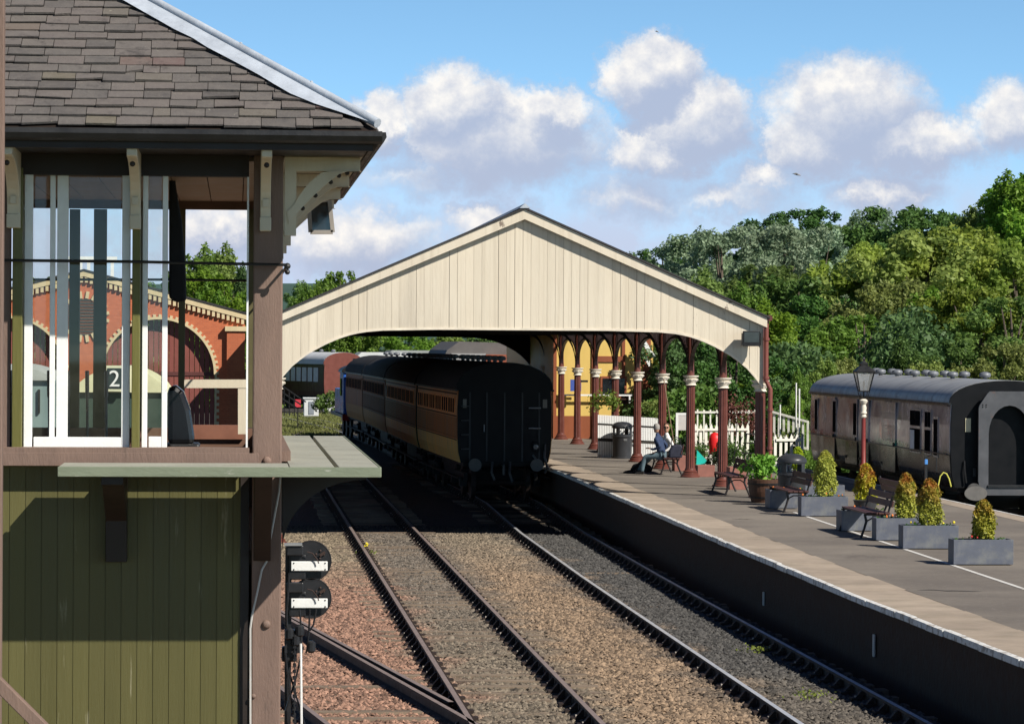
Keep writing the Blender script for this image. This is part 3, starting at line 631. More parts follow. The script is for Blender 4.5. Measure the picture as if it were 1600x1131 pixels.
mb = MB(); mb.box(XL + .8, at(262, 700, 27.4).x, 27.2, 27.6, 2.85, 3.35); mb.build('frame_base', M_black, lf, bevel=.02)
for i in range(9):
    mb = MB(); xx_ = at(255, 700, 27.4).x - i * .16; mb.tube([(xx_, 27.4, 3.3), (xx_, 27.3, 3.9)], .012, 6); mb.tube([(xx_, 27.3, 3.9), (xx_, 27.26, 4.12)], .018, 6); mb.build('lever', mat('polished_lever', (.3, .3, .32), .3, metal=1), lf)
sr = thing('handrail_frame', at(340, 600, 28.6), 'cream painted handrail frame beyond the open sash of the signal box', 'handrail')
mb = MB(); Ys = 28.6; mb.bar(at(288, 599.5, Ys), at(385, 599.5, Ys), .07, .075, up=(0, 0, 1)); mb.build('top_rail', M_cream, sr)
mb = MB(); p0, p1 = at(378, 606, Ys), at(378, 678, Ys); mb.bar(p0 + Vector((0, 0, .01)), p1, .07, .06, up=(0, 1, 0)); mb.build('newel', M_cream, sr)

# ------------------------------------------------------------------ disc signal
YD = 31.0
DS = thing('disc_signal', (at(470, 900, YD).x, YD, -.2), 'twin disc shunting signal on a post, seen from behind with white bars', 'signal')
pc = lambda u, v, dy=0: at(u, v, YD + dy)
M_sig = mat('signal_black', (.018, .018, .02), .4, .3, 8)
mb = MB(); x0 = pc(446, 900).x; x1 = pc(456, 900).x; mb.box(x0, x1, YD + .12, YD + .2, -.3, pc(450, 850).z); mb.box(pc(446, 800).x, pc(474, 800).x, YD + .02, YD + .2, pc(450, 1020).z, pc(450, 985).z); mb.build('post', M_sig, DS)
for (cv) in (876, 934):
    c_ = pc(486, cv, .1); r_ = (pc(517, cv).x - pc(486, cv).x)
    mb = MB(); n_ = 40; ring = [(c_.x + r_ * math.cos(2 * math.pi * i / n_), c_.z + r_ * math.sin(2 * math.pi * i / n_)) for i in range(n_)]
    mb.prism(ring, 'y', YD + .10, YD + .115); mb.tube([(x_, YD + .105, z_) for x_, z_ in ring + ring[:1]], .008, 6, cap=False); d_ = mb.build('disc', M_sig, DS)
    k = MB(); k.box(pc(455, cv).x, pc(512, cv).x, YD + .03, YD + .045, pc(480, cv + 16).z, pc(480, cv + 1).z); bb = k.build('white_bar', M_white, d_, bevel=.006)
    k = MB()
    for uu in (459, 508):
        for vv in (cv + 3.5, cv + 13.5): p = pc(uu, vv, .03); k.ball((p.x, p.y, p.z), .008, 6, 4)
    k.build('screw_heads', M_sig, bb)
    k = MB(); k.box(pc(448, cv).x, pc(474, cv).x, YD + .0, YD + .1, pc(480, cv - 8).z, pc(480, cv - 24).z); k.box(pc(452, cv).x, pc(478, cv).x, YD + .05, YD + .11, pc(480, cv + 30).z, pc(480, cv - 9).z); k.build('lamp_housing', M_sig, DS, bevel=.01)
    k = MB(); k.tube([pc(480, cv - 14), pc(488, cv - 12), pc(496, cv - 2), pc(498, cv + 4)], .006, 6); k.tube([pc(500, cv - 8, .08), pc(508, cv - 14, .08)], .014, 6)
    for a_ in (0, 1, 2, 3): p = pc(500 + 6 * math.cos(a_ * 1.6), cv - 10 + 6 * math.sin(a_ * 1.6), .09); k.ball(p, .012, 6, 4)
    k.build('fittings', mat('signal_fitting', (.06, .04, .035), .4), DS)
mb = MB(); mb.box(pc(449, 0).x, pc(477, 0).x, YD - .02, YD + .06, pc(0, 852).z, pc(0, 848).z); mb.build('top_plate', mat('dull_steel', (.35, .35, .35), .45, metal=.6), DS)
mb = MB()
for path in ([(452, 895), (450, 930), (448, 965), (449, 985)], [(468, 952), (470, 975), (470, 1000)], [(484, 952), (483, 975), (481, 1010), (478, 1020)], [(494, 952), (490, 975), (484, 985)], [(446, 1020), (452, 1075), (462, 1131)], [(474, 1010), (462, 1060), (446, 1110)], [(452, 1050), (476, 1131)]):
    mb.tube([pc(u, v, -.01) for u, v in path], .009, 6)
mb.build('rods', M_sig, DS)
mb = MB()
for (u, v) in ((468, 985), (462, 1000), (486, 1010), (452, 990)): p = pc(u, v); mb.lathe([(.02, -.06), (.045, -.04), (.045, .04), (.02, .06)], p, 10)
mb.build('cranks', M_sig, DS)
mb = MB(); mb.box(pc(446, 0).x, pc(470, 0).x, YD + .06, YD + .2, pc(0, 1036).z, pc(0, 1012).z); mb.build('gearbox', M_sig, DS, bevel=.02)
mb = MB(); 
for i in range(34):
    z_ = pc(0, 1005).z - i * .03; dx_ = .012 if i % 2 else 0; mb.obox((pc(466, 0).x, YD - .03, z_), .004 + dx_, .016 - dx_, .018, Matrix.Identity(3))
mb.build('chain', M_sig, DS)
mb = MB(); mb.tube([pc(470, 1005, -.03), pc(471, 1140, -.03)], .012, 6); mb.build('white_pull_wire', M_white, DS)
# ------------------------------------------------------------------ station canopy
COLU = [1188, 1131, 1081, 1034, 996, 960, 930, 902, 877]
XC = at(1188, 600, 73.0).x
YCOL = [ax(u, 600, XC).y for u in COLU]; bay = (YCOL[-1] - YCOL[0]) / 8
YCOL = [YCOL[0] + bay * i for i in range(11)]; YG = YCOL[0] - .25; YE = YCOL[-1] + .5
CP = thing('station_canopy', (XC - 5.5, YG, 0), 'long pitched station canopy with cream boarded gable and row of maroon iron columns', 'canopy')
xr_ = at(1193, 497, YG).x; apx_ = at(819, 340, YG).x; xl_ = 2 * apx_ - xr_ - .1; XCL = xl_ + (xr_ - XC)
zcap = at(1188, 594, YCOL[0]).z; zap = at(819, 341, YG).z; zer = at(1193, 508, YG).z
# straight top line of the boards either side
def ztop(x):
    if x > apx_: return zap + (zer - zap) * (x - apx_) / (xr_ - apx_)
    return zap + (zer - .0 - zap) * (apx_ - x) / (apx_ - xl_)
arcR = [(950, 514.6), (1030, 517), (1060, 520), (1085, 526), (1112, 537), (1141, 553), (1165, 571), (1183, 592), (1192, 605)]
AR = [at(u, v, YG) for u, v in arcR]; AR = [(p.x, p.z) for p in AR]
flat = AR[0][1]
def zbot(x):
    xx_ = x if x >= apx_ else 2 * apx_ - x - .10 * max(0, min(1, (apx_ - x - 1) / 2))
    if xx_ <= AR[0][0]: return flat
    for (a, b), (c_, d) in zip(AR, AR[1:]):
        if a <= xx_ <= c_: return b + (d - b) * (xx_ - a) / (c_ - a)
    return AR[-1][1]
def boards_mat():
    m = bpy.data.materials.new('gable_board_paint'); m.use_nodes = True; t = NT(m.node_tree); p = t.n['Principled BSDF']; co = t.coord((1, 1, .22)); co1 = t.coord()
    c = t.mix(t.mapr(t.noise(co, 1.4, 6, .6), .35, .7), (.70, .62, .49), (.63, .545, .42))
    g = t.new('ShaderNodeNewGeometry').outputs['Random Per Island']
    kc = t.new('ShaderNodeCombineColor'); k = t.mapr(g, 0, 1, .95, 1.03); [t.l.new(k, kc.inputs[i]) for i in range(3)]
    mm = t.new('ShaderNodeMix', data_type='RGBA', blend_type='MULTIPLY'); mm.inputs[0].default_value = 1; t.l.new(c, mm.inputs[6]); t.l.new(kc.outputs[0], mm.inputs[7])
    st0 = t.mapr(t.noise(t.coord((5, 1, .12)), 1.6, 6, .7), .50, .72, 0, .55)
    mmc = t.mix(st0, mm.outputs[2], (.43, .36, .27))
    c = t.mix(t.mapr(t.noise(t.coord((1, 1, .5)), 2.1, 8, .75), .655, .675), mmc, (.22, .17, .13))
    x, y, z = t.xyz(co1)   # soot stain above the running line, broad and soft
    sx = t.m('SUBTRACT', 1, t.m('ABSOLUTE', t.m('MULTIPLY', t.m('ADD', x, 2.6), .75), 0), clamp=True); st = t.m('MULTIPLY', sx, t.mapr(z, 4.6, 6.4, .55, 0)); st = t.m('MULTIPLY', st, t.mapr(t.noise(co, 2, 6, .7), .3, .7))
    c = t.mix(st, c, (.27, .23, .19))
    t.l.new(c, p.inputs['Base Color']); p.inputs['Roughness'].default_value = .65
    b = t.new('ShaderNodeBump'); b.inputs['Distance'].default_value = .006; b.inputs['Strength'].default_value = .5; t.l.new(t.noise(co, 25, 5), b.inputs['Height']); t.l.new(b.outputs[0], p.inputs['Normal']); return m
M_gb = boards_mat()
def gable(y0, ny, nm):
    mb = MB(); x = xl_; w_ = .187
    while x < xr_ - .02:
        a, b = x + .001 + (random.uniform(0, .009) if random.random() < .6 else 0), min(x + w_ - .001, xr_)
        segs = [a, (a + b) / 2, b]
        if a < apx_ < b: segs = [a, apx_, b]
        poly = [(s_, zbot(s_)) for s_ in segs] + [(s_, ztop(s_)) for s_ in segs[::-1]]; j = random.uniform(0, .006)
        mb.prism(poly, 'y', y0 + j, y0 + .03 + j); x += w_
    g = mb.build('gable_boards', M_gb, CP)
    n_ = 48; mb = MB(); xs = [xl_ + .02 + (xr_ - xl_ - .04) * i / n_ for i in range(n_ + 1)]
    for a, b in zip(xs, xs[1:]): mb.prism([(a, zbot(a) + .01), (b, zbot(b) + .01), (b, ztop(b) - .01), (a, ztop(a) - .01)], 'y', y0 + .04, y0 + .06)
    mb.build('gable_backing', mat('gable_backing', (.34, .29, .22), .8), g)
    n_ = 60; mb = MB(); xs = [xl_ + (xr_ - xl_) * i / n_ for i in range(n_ + 1)]
    for a, b in zip(xs, xs[1:]): mb.prism([(a, zbot(a) - .035), (b, zbot(b) - .035), (b, zbot(b) + .02), (a, zbot(a) + .02)], 'y', y0 - .012 * ny, y0 + .10)
    mb.build('arch_trim', mat('arch_trim_paint', (.70, .62, .50), .6), g)
gable(YG, 1, 'a')
gable(YE - .1, 1, 'b')
# bargeboards, roof slabs
for y0 in (YG - .16, YE - .05):
    mb = MB(); h_ = .19; s0 = .0
    for (a, b) in (((xl_ - .12), apx_), (apx_, xr_ + .06)):
        za, zb_ = ztop(a if a > xl_ else xl_), ztop(b if b < xr_ else xr_)
        if a < xl_: za -= .12 * .45
        if b > xr_: zb_ -= .06 * .45
        mb.prism([(a, za - .03), (b, zb_ - .03), (b, zb_ + h_), (a, za + h_)], 'y', y0, y0 + .045)
    mb.build('bargeboard', M_gb, CP)
M_croof = mat('canopy_roof_slate', (.035, .033, .034), .8, .3, 2, .3, 10)
mb = MB(); o_ = .20
for (a, b) in (((xl_ - .25), apx_), (apx_, xr_ + .12)):
    sl_ = (zap - zer) / (xr_ - apx_)
    za = zap - abs(a - apx_) * sl_ + o_; zb_ = zap - abs(b - apx_) * sl_ + o_
    mb.prism([(a, za), (b, zb_), (b, zb_ + .045), (a, za + .045)], 'y', YG - .2, YE + .05)
mb.build('roof', M_croof, CP)
mb = MB(); mb.prism([(apx_ - .12, zap + .22), (apx_ + .12, zap + .22), (apx_, zap + .33)], 'y', YG - .215, YE + .06); mb.build('ridge', M_lead, CP)
M_under = mat('black_timber', (.012, .010, .009), .9, .3, 4)  # even near-black for the canopy underside
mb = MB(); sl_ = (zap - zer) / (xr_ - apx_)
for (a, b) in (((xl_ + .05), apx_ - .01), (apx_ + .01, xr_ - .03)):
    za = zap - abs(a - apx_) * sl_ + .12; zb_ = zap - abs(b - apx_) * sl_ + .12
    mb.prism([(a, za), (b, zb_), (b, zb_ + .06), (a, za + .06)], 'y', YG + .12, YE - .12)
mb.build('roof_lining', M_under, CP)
for i, y in enumerate(YCOL[1:-1]):
    mb = MB(); zt_ = zbot(apx_) + .12
    xs = [xl_ + .15 + (xr_ - xl_ - .3) * k / 24 for k in range(25)]
    zfl = flat + .03; mb.box(xl_ + .05, xr_ - .05, y - .06, y + .06, zfl, zfl + .16)
    for sx_, xq in ((-1, XC - .08), (1, XCL + .08)):
        qa = [(xq + sx_ * .62 * (1 - math.cos(a_)), zcap + .1 + (zfl - zcap - .1) * math.sin(a_)) for a_ in [k_ / 8 * math.pi / 2 for k_ in range(9)]]
        for q0, q1 in zip(qa, qa[1:]): mb.prism([q0, q1, (q1[0] , q1[1] + .001 + .12), (q0[0] - sx_ * .0, q0[1] + .12)], 'y', y - .05, y + .05)
    for x_ in (apx_ - 3.4, apx_ - 1.7, apx_, apx_ + 1.7, apx_ + 3.4): mb.box(x_ - .06, x_ + .06, y - .05, y + .05, zfl + .16, ztop(x_) + .1)
    mb.build('roof_truss', M_under, CP)
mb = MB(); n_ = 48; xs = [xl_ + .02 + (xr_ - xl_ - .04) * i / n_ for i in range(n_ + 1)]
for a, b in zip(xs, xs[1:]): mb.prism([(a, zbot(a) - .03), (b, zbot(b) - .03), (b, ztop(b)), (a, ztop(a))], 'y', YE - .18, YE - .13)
mb.build('end_shade_lining', M_under, CP)  # near-black sheet over the far gable's inner face, painting in its shade
# columns
def fluted(n=28, r=.1, z0=0, z1=1, taper=.92):
    mb = MB(); k = 0; prof = []
    for z, f in ((z0, 1), (z1, taper)):
        prof.append([( (r * f) * (1 if j % 2 else .86) * math.cos(2 * math.pi * j / n), (r * f) * (1 if j % 2 else .86) * math.sin(2 * math.pi * j / n), z) for j in range(n)])
    mb.v = prof[0] + prof[1]; mb.f = [(j, (j + 1) % n, (j + 1) % n + n, j + n) for j in range(n)]; return mb
M_mar = mat('maroon_column_paint', (.135, .043, .032), .4, .15, 5, .1, 30)
zcap = at(1188, 594, YCOL[0]).z; zcb = at(1188, 612, YCOL[0]).z
def column(x, y, z0):
    fl = fluted(28, .125, z0 + .22, zcb); fl.v = [(a + x, b + y, c_) for a, b, c_ in fl.v]
    fl.lathe([(.10, zcap - .02 - z0 - 0), (.085, zcap + .3 - z0), (.085, 4.95 - z0)], (x, y, z0), 14)
    s_ = fl.build('column', M_mar, CP, smooth=False)
    b_ = MB().lathe([(.26, 0), (.26, .04), (.22, .06), (.22, .10), (.18, .12), (.19, .16), (.15, .19), (.14, .24)], (x, y, z0), 20); b_.build('column_base', M_mar, s_, smooth=True)
    h = zcap - zcb
    c_ = MB().lathe([(.125, 0), (.16, .01), (.13, .04), (.135, .08), (.19, .14), (.20, .165), (.15, .18), (.16, .2), (.21, .235), (.215, h)], (x, y, zcb), 20)
    for j in range(8): a = 2 * math.pi * j / 8; c_.ball((x + .17 * math.cos(a), y + .17 * math.sin(a), zcb + .15), .035, 6, 4)
    c_.build('capital', mat('capital_cream', (.68, .62, .52), .6, .15, 8), s_, smooth=True)
    return s_
for y in YCOL: column(XC, y, PZ)
for y in YCOL: column(XCL, y, GZ)
# arcade: arched iron spandrels between the columns, straight beam over
M_span = mat('spandrel_dark_maroon', (.022, .009, .008), .5, .2, 5)
for side, x in (('r', XC), ('l', XCL)):
    for i in range(10):
        y0, y1 = YCOL[i] + .08, YCOL[i + 1] - .08; zs, zc_ = zcap + .05, 4.6; zt_ = 4.88; ym = (y0 + y1) / 2; ry = (y1 - y0) / 2
        n_ = 22; mb = MB(); pa = []
        for k in range(n_ + 1):
            a = math.pi * k / n_; pa.append((ym - ry * math.cos(a), zs + (zc_ - zs) * math.sin(a) ** .8))
        for (a, b) in zip(pa, pa[1:]):
            mb.prism([a, b, (b[0], b[1] + .07), (a[0], a[1] + .07)], 'x', x - .05, x + .05)
        # pierced web: vertical bars and rings
        for k in range(2, n_ - 1):
            a = pa[k]
            if zt_ - a[1] > .14: mb.box(x - .02, x + .02, a[0] - .035, a[0] + .035, a[1] + .05, zt_)
        for (yc_, sg) in ((y0 + .34, 1), (y1 - .34, -1)):
            rg = [(x, yc_ + .20 * math.cos(q_), 4.55 + .20 * math.sin(q_)) for q_ in np.linspace(0, 2 * math.pi, 13)]; mb.tube(rg, .035, 6, cap=False)
        mb.box(x - .09, x + .09, YCOL[i] + .001, YCOL[i + 1] - .001, 4.86, 5.0)
        mb.build('arcade_arch', M_span, CP)
# side gutter + downpipe
mb = MB(); mb.tube([(xr_ + .12, YG - .16, zer + .16), (xr_ + .12, YE, zer + .16)], .07, 8); mb.build('gutter', M_mar, CP)
mb = MB(); px = at(1197, 560, YG - .05).x; z_ = at(1197, 500, YG).z
mb.tube([(px, YG - .06, z_ + .02), (px, YG - .06, at(0, 588, YG).z), (px + .10, YG - .06, at(0, 602, YG).z), (px + .10, YG - .06, PZ)], .055, 10)
for v in (530, 590, 640, 700): p = at(1200, v, YG); mb.lathe([(.075, -.03), (.075, .03)], (px + (.10 if v > 595 else 0), YG - .06, p.z), 10)
mb.build('downpipe', mat('downpipe_red_brown', (.20, .06, .045), .45, .1, 5), CP)
# floodlight
yl = YG - .42; a, b = at(1161, 517, yl), at(1188, 541, yl)
FL = thing('floodlight', ((a.x + b.x) / 2, yl, b.z), 'black rectangular floodlight on the cream gable above the end column', 'floodlight')
mb = MB(); mb.add([(a.x, yl, a.z), (b.x, yl, a.z), (b.x, yl + .02, b.z), (a.x, yl + .02, b.z), (a.x + .03, yl + .26, a.z - .0), (b.x - .03, yl + .26, a.z), (b.x - .03, yl + .22, b.z), (a.x + .03, yl + .22, b.z)], [(0, 1, 2, 3), (7, 6, 5, 4), (0, 4, 5, 1), (1, 5, 6, 2), (2, 6, 7, 3), (3, 7, 4, 0)])
mb.build('housing', M_black, FL, bevel=.012)
mb = MB(); mb.add([(a.x + .03, yl - .004, a.z - .03), (b.x - .03, yl - .004, a.z - .03), (b.x - .03, yl + .010, b.z + .09), (a.x + .03, yl + .010, b.z + .09)], [(0, 1, 2, 3)]); mb.build('lens', mat('floodlight_lens', (.05, .065, .07), .15, .3, 3, spec=.6), FL)
mb = MB(); mb.bar(((a.x + b.x) / 2, yl + .24, a.z - .1), ((a.x + b.x) / 2, YG, a.z - .06), .05); mb.box(a.x - .02, a.x - .005, yl, yl + .12, b.z + .02, a.z - .05); mb.box(b.x + .005, b.x + .02, yl, yl + .12, b.z + .02, a.z - .05); mb.build('mounting', M_black, FL)
# ------------------------------------------------------------------ coaches
def coach_profile(w=1.35, zb=1.08, zg=3.1):
    return [(-w + .10, zb), (-w + .03, zb + .3), (-w, zb + .75), (-w, zg - .5), (-w + .03, zg), (w - .03, zg), (w, zg - .5), (w, zb + .75), (w - .03, zb + .3), (w - .10, zb)]
def roof_profile(w, zg, za, n=16):
    return [(-(w + .03) * math.cos(math.pi * k / n), zg + (za - zg) * math.sin(math.pi * k / n) ** .85) for k in range(n + 1)]
def side_mat(name, low, up, zsplit, streak=.35, rough=.35, sp=.5, extra=None):
    m = bpy.data.materials.new(name); m.use_nodes = True; t = NT(m.node_tree); p = t.n['Principled BSDF']; co = t.coord(); x, y, z = t.xyz(co)
    n = t.noise(t.coord((1, 6, .35)), 1.1, 6, .65); k = t.mapr(n, .3, .7, 1 - streak, 1 + streak)
    c = t.mix(t.mapr(z, zsplit - .01, zsplit + .01), low, up)
    c = t.mix(t.mapr(t.noise(t.coord((1, 2.5, .8)), .9, 8, .75), .56, .72), c, extra or tuple(v * .4 for v in up))
    kc = t.new('ShaderNodeCombineColor'); [t.l.new(k, kc.inputs[i]) for i in range(3)]
    mm = t.new('ShaderNodeMix', data_type='RGBA', blend_type='MULTIPLY'); mm.inputs[0].default_value = 1; t.l.new(c, mm.inputs[6]); t.l.new(kc.outputs[0], mm.inputs[7])
    t.l.new(mm.outputs[2], p.inputs['Base Color']); t.l.new(t.mapr(n, .3, .7, max(.05, rough - .15), rough + .2), p.inputs['Roughness']); pset(p, **{'Specular IOR Level': sp}); return m
M_blk = mat('unlit_window', (.004, .004, .005), .9, .1, 3, spec=.02)
M_under2 = mat('underframe_black', (.008, .007, .007), .7, .4, 6)
M_cend = mat('coach_end_black', (.0035, .004, .0055), .55, .3, 4, spec=.2)
M_croof2 = mat('coach_roof_dark', (.030, .028, .028), .85, .25, 1.5, spec=.15, c2=(.045, .042, .04), c2s=1.5, stretch=(1, .5, 1))
def bogie(t, yc, w=1.05):
    mb = MB()
    for sx in (-1, 1):
        mb.box(sx * 1.0 - .05, sx * 1.0 + .05, yc - 1.6, yc + 1.6, .55, .75)
        for dy in (-1.2, 1.2): mb.box(sx * 1.05 - .1, sx * 1.05 + .1, yc + dy - .16, yc + dy + .16, .38, .62)
    mb.box(-1.0, 1.0, yc - .2, yc + .2, .5, .8); b = mb.build('bogie', M_under2, t)
    for dy in (-1.2, 1.2):
        wh = MB()
        for sx in (-1, 1): wh.v += []; wh.tube([(sx * .78 - .06, yc + dy, .46), (sx * .78 + .06, yc + dy, .46)], .46, 20)
        wh.tube([(-.78, yc + dy, .46), (.78, yc + dy, .46)], .08, 8); wh.build('wheelset', M_rail, b)
def buffers(t, y, sg=-1, r=.18, oval=False):
    for sx in (-.87, .87):
        mb = MB(); mb.tube([(sx, y, 1.03), (sx, y + sg * .42, 1.03)], .09, 12)
        n = 24; ring = [(sx + (.30 if oval else r) * math.cos(2 * math.pi * i / n), 1.03 + (.17 if oval else r) * math.sin(2 * math.pi * i / n)) for i in range(n)]
        mb.prism(ring, 'y', y + sg * .42, y + sg * .46); mb.build('buffer', mat('buffer_steel', (.09, .085, .08), .5, .3, 8, metal=.4), t)
def coach(loc, rz, L, label, sidem, group, wins, panel=False, roofm=None, endm=None, vents=(), w=1.35, zg=3.1, za=3.9, gang=False, doors=(), frame_m=None, zw0=2.15, zw1=2.85):
    t = thing('railway_coach', (0, 0, 0), label, 'railway coach', group)
    MB().prism(coach_profile(w, 1.08, zg), 'y', .02, L - .02).build('body', sidem, t)
    e = MB(); e.prism([(a * .985, b) for a, b in coach_profile(w, 1.08, zg)][0:] , 'y', -.03, .019); e.prism(roof_profile(w - .005, zg, za - .01), 'y', -.03, .019); e.build('end_wall', endm or M_cend, t)
    rp = roof_profile(w, zg, za); r = MB().prism(rp, 'y', .02, L).build('roof', roofm or M_croof2, t, smooth=True)
    gt = MB(); gt.box(-w - .05, -w + .01, -.05, L + .05, zg - .02, zg + .03); gt.box(w - .01, w + .05, -.05, L + .05, zg - .02, zg + .03); gt.build('rain_strip', M_black, r)
    for (vx, vy) in vents:
        k = max(-1, min(1, vx / w)); zz = zg + (za - zg) * (1 - k * k) ** .42
        MB().lathe([(.05, 0), (.06, .06), (.13, .07), (.15, .12), (.13, .17), (.05, .20)], (vx, vy, zz - .02), 12).build('ventilator', mat('vent_grey', (.16, .17, .19), .5, .2, 6), r, smooth=True)
    for (y0, y1) in wins:
        for sx in (-1, 1):
            f = MB(); X = sx * w
            xi, xo = (X - .005, X + .022) if sx > 0 else (X - .022, X + .005)
            f.box(xi, xo, y0, y0 + .05, zw0, zw1); f.box(xi, xo, y1 - .05, y1, zw0, zw1); f.box(xi, xo, y0 + .05, y1 - .05, zw1 - .05, zw1); f.box(xi, xo, y0 + .05, y1 - .05, zw0, zw0 + .05)
            f = f.build('window', frame_m or sidem, t)
            xi, xo = (X - .002, X + .0235) if sx > 0 else (X - .0235, X + .002)
            MB().box(xi, xo, y0 + .05, y1 - .05, zw0 + .05, zw1 - .05).build('pane', M_blk, f)
    if panel:
        mb = MB(); y = .12
        while y < L - .1:
            for X in (-w - .005, w - .009): mb.box(X, X + .014, y - .045, y + .045, 1.76, 2.34)
            y += .31
        for X in (-w - .005, w - .009): mb.box(X, X + .014, .05, L - .05, 1.70, 1.73); mb.box(X, X + .014, .05, L - .05, 2.36, 2.40); mb.box(X, X + .014, .05, L - .05, 2.98, 3.03)
        mb.build('beading', mat('panel_gap_brown', (.07, .028, .016), .6, .3, 6, spec=.2), t)
    for y in doors:
        for X in (-w - .03, w - .002):
            d = MB(); d.box(X + .01, X + .022, y, y + .68, 1.2, 3.0); d = d.build('door', sidem, t)
            h = MB(); h.tube([(X, y + .6, 1.9), (X, y + .6, 2.05)], .014, 6); h.box(X - .01, X + .02, y + .1, y + .2, 1.4, 1.46); h.build('handle', M_black, d)
    u = MB(); u.box(-1.15, 1.15, .05, L - .05, .98, 1.1); u.box(-.9, .9, L * .35, L * .65, .45, .98); u.box(-1.3, -1.2, .1, L - .1, .62, .66); u.box(1.2, 1.3, .1, L - .1, .62, .66); u.build('underframe', M_under2, t)
    bogie(t, 2.4); bogie(t, L - 2.4); buffers(t, 0, -1)
    t.location = loc; t.rotation_euler = (0, 0, rz); return t
M_teak = side_mat('varnished_teak', (.74, .42, .13), (.66, .25, .09), 1.72, .42, .4, .3, (.26, .12, .05))
M_teak2 = side_mat('dull_teak', (.70, .42, .13), (.45, .19, .08), 1.72, .35, .45, .25, (.07, .04, .03))
M_teak3 = side_mat('brown_coach_paint', (.42, .20, .07), (.34, .13, .06), 1.72, .35, .6, .1, (.05, .03, .03))
joints = [at(713, 660, 89.6), at(649, 640, 103.2), at(601, 630, 120), at(566, 620, 136.5), at(539, 615, 148)]
W = 1.36
labs = ['last teak coach of the train with blank black end, under the canopy', 'teak coach second from the tail of the train under the canopy', 'dull brown coach third from the tail of the train', 'short dark brown coach at the head of the train next to the blue locomotive']
mts = [M_teak, M_teak2, M_teak3, M_teak3]
for i in range(4):
    a, b = joints[i], joints[i + 1]; d = Vector((b.x - a.x, b.y - a.y, 0)); L = d.length - .5; d.normalize(); nrm = Vector((d.y, -d.x, 0)); rz = math.atan2(-d.x, d.y)
    c0_ = Vector((a.x, a.y, 0)) + nrm * W + d * (.0 if i == 0 else .25)
    wins = []; y = .55; k = 0
    while y + .5 < L - .4:
        wins.append((y, y + .50)); y += .62 if k % 3 != 2 else .80; k += 1
    t = coach((c0_.x, c0_.y, 0), rz, L, labs[i], mts[i], 'coaches of the train under the canopy', wins, panel=(i < 3), vents=[(0, 1.0 + 1.55 * j) for j in range(int(L / 1.55))] if i < 2 else [(.3, 2 + 3 * j) for j in range(int(L / 3))], frame_m=mat('teak_beading', (.85, .34, .13), .45, .25, 6, spec=.25) if i < 2 else None, zw0=2.42, zw1=2.92)
    if i == 0:
        keep_loc = t.location.copy(); t.location = (0, 0, 0)
        def ep(mb, x0, x1, z0, z1, d_=.05): return mb.box(x0, x1, -d_, -.031, z0, z1)
        mb = MB(); ep(mb, -1.18, -1.08, 2.62, 2.86); ep(mb, 1.08, 1.2, 2.62, 2.86); mb.build('end_notice', mat('warning_plate', (.16, .15, .13), .5), t)
        mb = MB(); mb.tube([(.68, -.08, 2.62), (1.02, -.08, 2.62)], .02, 6); mb.tube([(.68, -.08, 2.05), (1.02, -.08, 2.05)], .02, 6); mb.tube([(-.58, -.08, 1.95), (-.58, -.08, 2.15)], .015, 6); mb.build('handrail', mat('grab_rail', (.22, .23, .25), .3), t)
        mb = MB(); ep(mb, .78, .98, 1.4, 1.66, .12); mb.build('lamp_box', M_cend, t, bevel=.02); mb = MB().lathe([(.05, 0), (.07, .02), (.07, .03), (.01, .04)], (0, 0, 0), 12); mb.v = [(a_ + .88, -.12 - c_, 1.53 + b_) for a_, b_, c_ in mb.v]; mb.build('lamp_lens', mat('lamp_glass', (.2, .2, .2), .1), t)
        mb = MB()
        for pts in ([(.15, -.1, 1.1), (.12, -.25, .8), (.2, -.28, .55)], [(-.35, -.1, 1.1), (-.38, -.25, .8), (-.3, -.28, .6)], [(1.15, -.06, 1.6), (1.12, -.15, 1.25), (1.2, -.2, .95), (1.12, -.2, .8)], [(.8, -.06, 1.3), (.95, -.15, 1.1), (.9, -.2, .85)]): mb.tube(pts, .035, 8)
        mb.build('hose', mat('rubber_hose', (.07, .07, .07), .3), t)
        mb = MB(); [ep(mb, q_ - .02, q_ + .02, 1.12, 3.05, .045) for q_ in (-.98, -.5, .0, .5, .98)]; mb.build('end_batten', mat('end_batten_black', (.010, .011, .014), .45), t)
        for z_ in (1.45, 1.85, 2.25, 2.65): MB().box(-1.22, -1.0, -.14, -.031, z_, z_ + .025).build('step', mat('end_step', (.03, .03, .033), .4), t)
        mb = MB(); mb.tube([(-.05, -.1, 1.02), (-.05, -.35, 1.0), (-.05, -.38, .75)], .04, 8); mb.build('coupling_hook', mat('buffer_steel', (.09, .085, .08)), t); t.location = keep_loc
# ---- blue tank locomotive ahead of the train
d = (joints[4] - joints[3]); d.z = 0; d.normalize(); nrm = Vector((d.y, -d.x, 0)); p0 = Vector((joints[4].x, joints[4].y, 0)) + nrm * 1.3 + d * .6
t = thing('tank_locomotive', (0, 0, 0), 'bright blue tank locomotive at the far end of the train', 'locomotive')
M_blue = mat('locomotive_blue', (.035, .13, .50), .3, .1, 3, spec=.6)
MB().box(-1.25, 1.25, 0, 2.4, 1.15, 3.1).build('cab', M_blue, t, bevel=.05)
MB().prism(roof_profile(1.3, 3.1, 3.5), 'y', -.1, 2.5).build('cab_roof', M_black, t, smooth=True)
for sx in (-1, 1): MB().box(sx * 1.28 - .02, sx * 1.28 + .02, .8, 1.6, 2.0, 2.8).build('cab_window', M_darkglass, t); MB().box(sx * .95 - .3, sx * .95 + .3, 2.42, 6.2, 1.15, 2.3).build('side_tank', M_blue, t, bevel=.04)
MB().tube([(0, 2.4, 2.2), (0, 7.6, 2.2)], .65, 20).build('boiler', M_blue, t, smooth=True)
